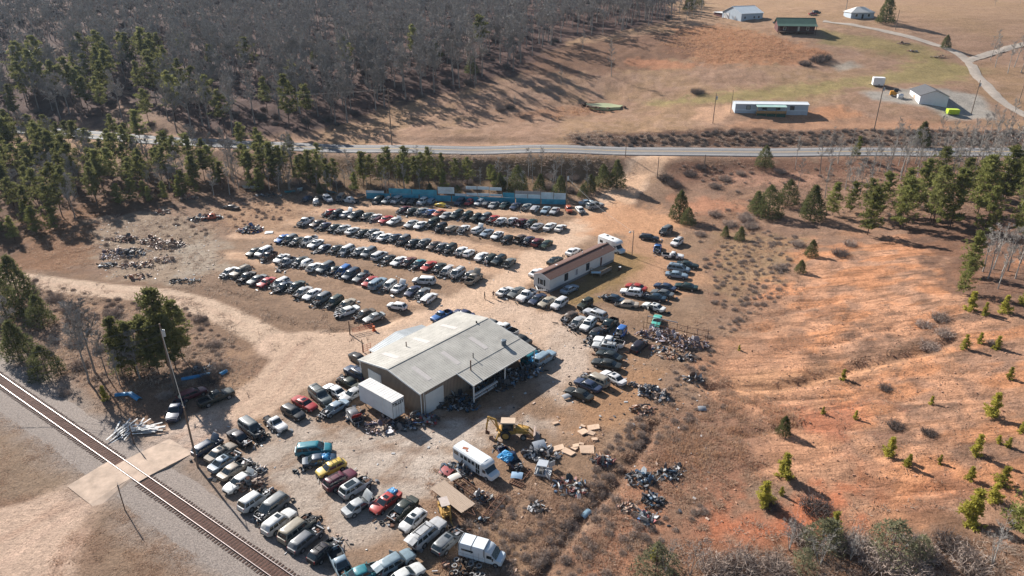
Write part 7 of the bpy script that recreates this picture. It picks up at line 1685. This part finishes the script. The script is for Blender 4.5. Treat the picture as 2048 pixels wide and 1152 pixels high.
for a in [(762, 853, 6, 4, .9, 'parts', "heap of pale scrap parts under the box trailer's left side", 90), (712, 832, 3.5, 3, .8, 'metal', "small scrap heap at the box trailer front corner", 50), (805, 852, 5, 2.5, .9, 'dark', "dark scrap in the shadow behind the box trailer", 60), (852, 840, 4, 3, 1.3, 'red', "red and blue scrap heap at the shop's near corner", 60), (828, 836, 2.2, 2, 1.2, 'trash', "white crumpled panels against the shop wall corner", 26),
          (905, 802, 7, 5, 1.5, 'dark', "big dark heap of parts against the shop wall left of lean-to", 150), (935, 812, 4, 3, .9, 'dark', "dark parts before the lean-to's front post", 60), (985, 770, 8, 4, 1.5, 'dark', "dark parts stacked under the lean-to roof", 140), (1020, 752, 7, 4, 1.6, 'dark', "dark parts under the rear half of the lean-to", 120), (1062, 742, 5, 4, 1.3, 'dark', "dark scrap outside the lean-to's far post", 80),
          (1308, 668, 7, 3, 1.6, 'parts', "heap of shiny scrap parts along the left rack", 150), (1345, 678, 7, 3, 1.7, 'parts', "densest shiny scrap heap in the middle of the rack", 150), (1382, 690, 7, 3, 1.6, 'parts', "shiny scrap heap at the right end of the rack", 140), (1320, 697, 4, 2, .4, 'trash', "scattered pale bits below the rack", 30), (1375, 716, 5, 2, .4, 'metal', "string of scrap pieces trailing below the rack", 34), (1345, 706, 7, 4, .5, 'rub', "earthy rubble below the rack heap", 50),
          (1298, 782, 4.5, 4, 1.1, 'metal', "tangled dark scrap heap in the dry weeds right of curved row", 90), (1322, 792, 3, 3, .8, 'metal', "smaller tangled scrap heap beside the dark tangle", 50), (1388, 758, 3.6, 2, .8, 'metal', "low scrap heap by the clay rill", 60), (1283, 820, 4, 3, .7, 'rub', "brown branch and scrap litter in the weeds", 50), (1265, 768, 1.6, 1, .5, 'metal', "bit of scrap behind the clean white sedan", 16),
          (1282, 958, 4.2, 3.6, .7, 'dark', "dark car-part heap on the red slope, left one", 80), (1336, 948, 4, 2.6, .6, 'dark', "dark bumper heap on the red slope, right one", 56), (1358, 934, 2, 1.6, .5, 'metal', "small bits at the end of the bumper heap", 20), (1305, 1000, 3, 2.4, .7, 'dark', "bluish black bumper heap below the dark part heap", 60), (1290, 1035, 2.4, 2.4, .6, 'red', "red and white bits at the lower end of the slope scrap", 40), (1250, 1014, 2.6, 1.6, .5, 'rub', "brown scrap with white drum on the lower slope", 34),
          (1206, 921, 3, 2.2, .8, 'trash', "colourful trash heap near concrete slabs", 90), (1142, 975, 5, 4, .5, 'trash', "wide spread of pale trash below the truck cab", 90), (1085, 910, 5, 4, 1.1, 'metal', "silver scrap heap around the truck cab shell", 90), (1065, 905, 3, 2.6, .9, 'metal', "silver scrap heap left of the truck cab shell", 60), (905, 935, 4, 2, .7, 'dark', "tyres and parts beside the bus's rear corner", 44), (962, 994, 3, 2.4, 1.0, 'metal', "axle and engine heap at the end of the truck frame", 60), (935, 945, 3.6, 1.6, .5, 'metal', "scrap strewn along the bus side", 40), (995, 895, 1.4, 1, .6, 'dark', "small dark parts by the bus front", 16), (1075, 1015, 2.6, 1.6, .6, 'metal', "lone engine parts in the weeds", 34), (960, 1040, 2, 1, .3, 'dark', "two dark lumps of parts in the weeds left of the ladder frame", 14), (895, 1128, 1.6, 1, .3, 'rub', "brown rubble beside the tyre pile", 10),
          (262, 506, 8, 6, 1.4, 'dark', "black tarred rubble heap in the dump", 110), (335, 490, 9, 5, 1.5, 'rub', "brown board and rubble heap in the dump, right one", 170), (300, 482, 6, 4, 1.2, 'rub', "brown rubble heap in the dump, middle one", 90), (250, 478, 7, 4, 1.3, 'rub', "upper rubble heap by the wood edge in the dump", 110), (232, 508, 8, 7, .7, 'parts', "grey litter on the dump's left slope", 120), (275, 530, 8, 4, .6, 'rub', "flat concrete rubble in front of the black heap", 80), (320, 520, 7, 4, .4, 'rub', "scattered boards before the brown heap", 60), (275, 552, 6, 3, .6, 'rub', "grey rubble near the gravel road", 50), (370, 562, 7, 2, .7, 'dark', "dark clods on the road edge", 50), (215, 530, 4, 3, .8, 'dark', "dark rubble at the dump's left edge", 40),
          (396, 438, 5, 3, 1.2, 'metal', "blue grey scrap heap in the upper grass", 70), (420, 432, 5, 2.4, 1.1, 'rub', "rusty scrap heap behind the rusty orange wreck", 60), (500, 460, 7, 4, 1.6, 'red', "tall mixed scrap heap left of the back rows", 160), (515, 455, 3, 2, 1.0, 'trash', "white appliances on the mixed scrap heap", 20), (325, 425, 5, 3, .7, 'rub', "grey rubble by the wood edge at the top of the dump", 50), (380, 398, 5, 2.4, 1.0, 'rub', "grey gravel mound at the wood edge", 60), (535, 392, 9, 2, .8, 'metal', "grey metal litter in the brush under the blue sheets", 50),
          (410, 740, 5, 3, .8, 'metal', "scrap in the shade of the evergreen clump", 50), (515, 940, 2.4, 1.8, .6, 'metal', "parts piled at the nose of the third trackside car", 34), (500, 968, 4.5, 2.6, 1.1, 'rub', "burnt car chassis reduced to scrap in the trackside column", 90), (545, 852, 2, 2, .5, 'metal', "bare axle parts behind the bedless white pickup", 26), (600, 940, 1.4, 1, .4, 'dark', "small black parts left of the navy sedan", 12), (740, 1150, 3, 2, 1, 'red', "wreck parts at the lower picture edge", 30), (505, 535, 2, 1.2, .3, 'rub', "scrap bits before the fifth row", 10), (562, 542, 2.5, 1.2, .3, 'metal', "bumper bits before the fifth row's left part", 14), (1175, 688, 2, 1.2, .4, 'dark', "tyre and parts at the silver suv's nose", 12),
          (1780, 204, 7, 3, .8, 'rub', "lumber and rubble pile left of the white garage", 70), (1800, 212, 5, 2.4, .5, 'trash', "pale debris before the white garage", 40), (1850, 218, 8, 1.6, .4, 'rub', "brown debris strip in front of the white garage", 40), (1690, 29, 5, 2, .6, 'rub', "brown heap at the foot of the bare oak", 30), (1446, 46, 3, 2, 1.0, 'trash', "white clutter before the barn", 14)]:
    heap(*a[:7], n=a[7])
# loose parts around stripped noses
lp = MB(); q = random.Random(21)
for x, y, a, stp_ in NOSES:
    for k in range(q.randrange(4, 8) if stp_ else q.randrange(0, 3)):
        d = q.uniform(1.9, 3.2) * (1 if q.random() < .8 else -1); o = q.uniform(-1.1, 1.1); X_, Y_ = x + math.cos(a) * d - math.sin(a) * o, y + math.sin(a) * d + math.cos(a) * o; z = h1(X_, Y_); M = Matrix.Rotation(q.uniform(0, 6.3), 3, 'Z') @ Matrix.Rotation(q.gauss(0, .5), 3, 'X'); m = q.choice([0, 0, 1, 1, 2, 3]); t = q.random()
        if t < .5: lp.box((X_, Y_, z + .15), (q.uniform(.2, .8), q.uniform(.15, .5), q.uniform(.05, .35)), m, rot=M)
        elif t < .8: e = M @ Vector((q.uniform(.4, 1.3), 0, 0)); lp.bar((X_, Y_, z + .15), Vector((X_, Y_, z + .2)) + e, q.uniform(.05, .14), None, m)
        else: lp.loft([[Vector((X_, Y_, z + .18)) + M @ Vector((math.cos(t_) * R_, math.sin(t_) * R_, h_)) for t_ in [6.283 * i / 10 for i in range(10)]] for R_, h_ in ((.18, -.09), (.31, -.1), (.32, .1), (.18, .09))], 0, cap=False)
tag(lp.build("loose_parts", [m_trim, m_alu, m_rusty, PM['metal'][5]]), kind="stuff")
# litter specks over the yard nobody could count
lit = MB(); ql = random.Random(5)
for poly, n in (([(1020,640),(1180,700),(1280,880),(1180,1000),(1060,1150),(880,1150),(860,1010),(980,860)], 220), ([(560,420),(1120,430),(1060,560),(880,620),(450,540)], 160), ([(420,860),(760,780),(900,860),(820,1080),(600,1140)], 110), ([(200,440),(440,430),(440,560),(200,560)], 300), ([(1230,640),(1420,650),(1420,1050),(1250,1060)], 260)):
    pl = GP(poly)
    for x, y in scatter([tuple(t) for t in pl], n, .8, ql):
        z = h1(x, y); s = ql.uniform(.08, .3); lit.box((x, y, z + s * .2), (s * ql.uniform(.6, 2.2), s, s * .4), ql.choice([0, 1, 2, 3, 4, 5]), rot=Matrix.Rotation(ql.uniform(0, 6), 3, 'Z') @ Matrix.Rotation(ql.gauss(0, .3), 3, 'X'))
tag(lit.build("ground_litter", [*PM['rub'][:3], PM['trash'][0], PM['dark'][0], PM['metal'][2]]), kind="stuff")
st_ = MB()
for x, y in scatter([tuple(t) for t in GP([(1420,760),(1560,660),(1800,640),(2040,660),(2040,1000),(1700,1060),(1420,1050)])], 420, 1.0, ql):
    s = ql.uniform(.08, .26); st_.box((x, y, h1(x, y) + s * .15), (s * ql.uniform(.7, 1.5), s, s * .6), ql.choice([0, 0, 0, 0, 1]), rot=Matrix.Rotation(ql.uniform(0, 6), 3, 'Z') @ Matrix.Rotation(ql.gauss(0, .4), 3, 'X'))
tag(st_.build("clay_stones", [mat("clay_stone", ph(206, 158, 130), .95, .2, 2), mat("dark_clod", ph(130, 92, 72), .95, .2, 2)]), kind="stuff")
# parts rack
rk = thing("parts_rack", "rusty pipe rack hung with scrap below the turquoise car", "rack", G(1286, 664)); e1_, e2_ = G(1408, 694) - rk.location, Vector((1.0, 1.8, 0)); b = MB()
for t in np.linspace(0, 1, 7):
    for o in (Vector((0, 0, 0)), e2_): q = e1_ * t + o; b.tube((q.x, q.y, -.2), (q.x, q.y, 2.5), .05, .05, 6)
for z in (1.0, 2.2):
    for o in (Vector((0, 0, 0)), e2_): b.tube(o + Vector((0, 0, z)), o + e1_ + Vector((0, 0, z)), .045, .045, 5)
b.build("rack_frame", m_rusty, rk); b = MB(); b.tube(e2_ + Vector((0, 0, 2.5)), e2_ + e1_ * .5 + Vector((0, 0, 2.6)), .09, .09, 6); b.build("long_pipe", m_alu, rk)
# shelf of small parts under the lean-to
sh = thing("parts_shelf", "long two-tier shelf of small white parts under the lean-to edge", "shelf", (SB[0], SB[1], 0), R(48.4)); b = MB()
for z in (.55, 1.15): b.box((11.2, -3.3, z), (6.2, .5, .05))
for x in (8.2, 11.2, 14.2): b.box((x, -3.3, .6), (.06, .5, 1.2))
b.build("shelf_frame", m_dkwood, sh); b = MB(); q = random.Random(3)
for z in (.58, 1.18):
    x = 8.3
    while x < 13.6: w = q.uniform(.15, .5); b.box((x + w / 2, -3.35, z + .13), (w * .8, .35, .24)); x += w + .06
b.build("small_part", mat("pale_part", (.62, .64, .66), .5, .2, 4), sh)
# concrete slabs
m_slab = mat("slab_concrete", ph(240, 206, 176), .95, .15, 1.5, bump=.2)
for i, (u, v, l, w, rz) in enumerate([(1113, 897, 2.6, 1.2, 25), (1137, 904, 2.0, 1.2, -35), (1175, 900, 2.2, 1.8, 5), (1187, 855, 2.0, 1.2, 10), (1166, 864, 1.4, 1.3, 35), (1181, 866, 1.5, 1.0, -20), (1190, 879, 1.0, .8, 20), (1111, 846, 1.0, .6, 30), (1152, 892, 1.2, .8, 15), (1148, 897, 1.0, .8, -30), (1163, 888, .8, .6, 0), (1166, 852, .9, .6, -20)]):
    o = thing("concrete_slab", ("largest square" if i == 2 else "long" if l > 1.9 else "small broken") + " tan concrete slab lying " + ["left of a twin slab", "angled against the long left slab", "on the right by the trash heap", "at the upper right of the slabs", "in front of the upper right slab", "touching the upper right slab", "alone below the upper slabs", "alone nearest the lean-to shadow", "between the two slab groups", "beside a broken twin in mid group", "in the gap of mid group", "behind the upper slabs"][i], "slab", place(u, v, .1), R(rz))
    q = random.Random(i); b = MB(); poly = [(-l / 2, -w / 2 + q.uniform(0, .2)), (l / 2 - q.uniform(0, .3), -w / 2), (l / 2, w / 2 - q.uniform(0, .3)), (-l / 2 + q.uniform(0, .3), w / 2)]; b.prism(poly, .02, .22); ob = b.build("slab", m_slab, o); ob.rotation_euler = (q.uniform(-.1, .1), q.uniform(-.1, .1), 0)
# tyres in the lower weeds
tyb, _ = wheel_meshes(.36, .22)
tyw = tyb.copy(); tyw.materials.clear(); tyw.materials.append(mat("dusty_tyre_wall", (.30, .29, .28), .9, .2, 4))
for i, (u, v, tilt) in enumerate([(913, 1119, 0), (949, 1119, .1), (909, 1131, 0), (942, 1128, .2), (958, 1132, .1), (911, 1144, 0), (925, 1125, 1.2), (932, 1131, 1.3), (920, 1137, 1.0), (938, 1140, 1.2), (928, 1146, .8), (952, 1142, 1.3), (944, 1150, .2), (956, 1149, .3), (965, 1150, .1), (934, 1150, 1.1), (919, 1150, 1.2), (904, 1149, 1.3)]):
    p = place(u, v, .2); q = random.Random(i); o = put("old_tyre", tyw if tilt < .4 else tyb); o.location = (p.x, p.y, p.z + .16 + .16 * tilt); o.rotation_euler = (R(90) - tilt, 0, q.uniform(0, 6.28))
    tag(o, "dusty grey-walled tyre lying flat in the tyre pile by the box van" if tilt < .4 else "black tyre standing on edge in the tyre pile by the box van", "tyre", "grey tyres lying flat" if tilt < .4 else "black tyres on edge")
# white boards by the track, blue culvert pieces
m_board = mat("white_board", (.60, .585, .56), .8, .15, 2)
qb = random.Random(12); c0 = place(265, 862, .2)
for i in range(34):
    fan = i % 2; a = R(qb.uniform(60, 118)) if fan == 0 else R(qb.uniform(-14, 26)); l = qb.uniform(1.6, 4.2)
    x = c0.x + (qb.uniform(-2.6, .8) if fan == 0 else qb.uniform(.6, 3.4)); y = c0.y + (qb.uniform(-1.4, 1.4) if fan == 0 else qb.uniform(-.6, 1.2))
    o = MB(); o.box((0, 0, 0), (l, .24, .045)); ob = o.build("wooden_board", m_board, None, None, (x, y, h1(x, y) + .06 + .02 * i), (qb.uniform(-.04, .04), qb.uniform(-.05, .05), a)); tag(ob, "loose white board in the " + ("upright fan" if fan == 0 else "right-pointing fan") + " of the board pile by the railway", "board", "white boards, " + ("upright fan" if fan == 0 else "right-pointing fan"))
m_cul = mat("blue_plastic_pipe", (.03, .22, .42), .4, .15, 1)
for i, (u, v, rz, l, lab) in enumerate([(392, 752, 22, 4.6, "long blue plastic piece under the evergreen shade"), (446, 744, 60, 1.4, "short blue plastic piece right of the long one"), (247, 787, 10, 2.6, "left half of the bent blue plastic strip by the bushes"), (270, 792, -36, 2.6, "right half of the bent blue plastic strip by the bushes")]):
    o = thing("plastic_strip", lab, "plastic strip", place(u, v, .3), R(rz)); b = MB(); b.loft([[(x, math.cos(a) * .45, .1 + math.sin(a) * .35) for a in np.linspace(0, math.pi, 8)] + [(x, math.cos(a) * .40, .08 + math.sin(a) * .30) for a in np.linspace(math.pi, 0, 8)] for x in (-l / 2, l / 2)], 0); b.build("strip", m_cul, o)
# far yard things
p = spot(1755, 171); o = thing("cargo_trailer", "white enclosed cargo trailer alone in the far grass", "trailer", p, R(-15)); b = MB(); b.box((0, 0, 1.75), (4.2, 3.2, 2.9)); b.build("cargo_box", mat("cargo_white", (.66, .66, .66), .5, .05, 1), o); b = MB(); b.box((.3, 0, .3), (3.6, 2.2, .25)); b.bar((-2.0, 0, .3), (-3.4, 0, .3), .12); b.build("chassis", m_trim, o)
for s in (1, -1): w = put("wheel", tw, o, (.2, s * 1.5, .38)); put("rim", rw, w)
b = MB(); b.box((2.13, 0, 1.7), (.04, 2.6, 2.3)); b.build("rear_door", m_door, o)
trailer_frame(1731, 174, -12, 4.2, 2.2, "low utility trailer with reddish deck left of the cargo trailer", mat("reddish_deck", ph(176, 130, 116), .9, .2, 2), "utility_trailer", .6)
p = spot(1904, 229); o = thing("dumpster", "lime yellow dumpster by the gravel pad", "dumpster", p, R(-10)); b = MB(); b.loft([[(x, y, z) for y, z in ((-1.1, .25), (-1.35, 1.9), (1.35, 1.9), (1.1, .25))] for x in (-1.9, 1.9)], 0)
for x in (-1.5, -.5, .5, 1.5): b.box((x, -1.27, 1.1), (.12, .16, 1.6), rot=Matrix.Rotation(R(-8), 3, 'X'))
b.build("bin", mat("lime_paint", (.40, .55, .03), .5, .1, 1), o); b = MB(); b.box((0, 0, 1.92), (3.6, 2.5, .06)); b.build("lid", mat("lime_lid", (.5, .62, .06), .5, .1, 1), o)
p = spot(1788, 192); o = thing("skid_loader", "orange compact machine with dark cab behind the debris at the garage", "machine", p, R(-20)); b = MB(); b.loft([[(x, -.8, .4), (x, -.8, z), (x, .8, z), (x, .8, .4)] for x, z in ((-1.6, 1.9), (-.4, 2.0), (.6, 1.3), (1.4, 1.1))], 0); b.build("body", mat("machine_orange", (.55, .24, .02), .5, .1, 1), o, 30); b = MB(); b.box((.3, 0, 2.2), (1.5, 1.4, 1.3)); b.build("cab", m_trim, o)
for x in (-.9, .8):
    for s in (1, -1): w = put("wheel", tw, o, (x, s * .9, .38)); put("rim", rw, w)
p = spot(1799, 196); o = thing("water_tank", "white round tank beside the orange machine", "tank", p); b = MB(); b.tube((-1, 0, .9), (1, 0, .9), .8, .8, 14); b.tube((0, 0, 1.6), (0, 0, 1.85), .25, .25, 10); b.box((0, 0, .15), (1.6, 1.2, .3)); b.build("tank", mat("tank_white", (.66, .65, .63), .5, .05, 1), o, 40)
# ------------------------------------------------------------------ haze
hm = bpy.data.materials.new("haze"); hm.use_nodes = True; hn = hm.node_tree; hn.nodes.remove(hn.nodes["Principled BSDF"])
hv = hn.nodes.new("ShaderNodeVolumePrincipled"); hv.inputs["Density"].default_value = 0.00006; hv.inputs["Color"].default_value = (.62, .80, 1.0, 1); hv.inputs["Anisotropy"].default_value = .2
hn.links.new(hv.outputs[0], hn.nodes["Material Output"].inputs["Volume"])
hb = MB(); zl = float(Z.min()) - 1.0; zh = max(float(Z.max()) + 30, CAMH + 8); hb.box((0, 770, (zl + zh) / 2), (3100, 1700, zh - zl)); hz_o = hb.build("haze", hm); tag(hz_o, kind="stuff")
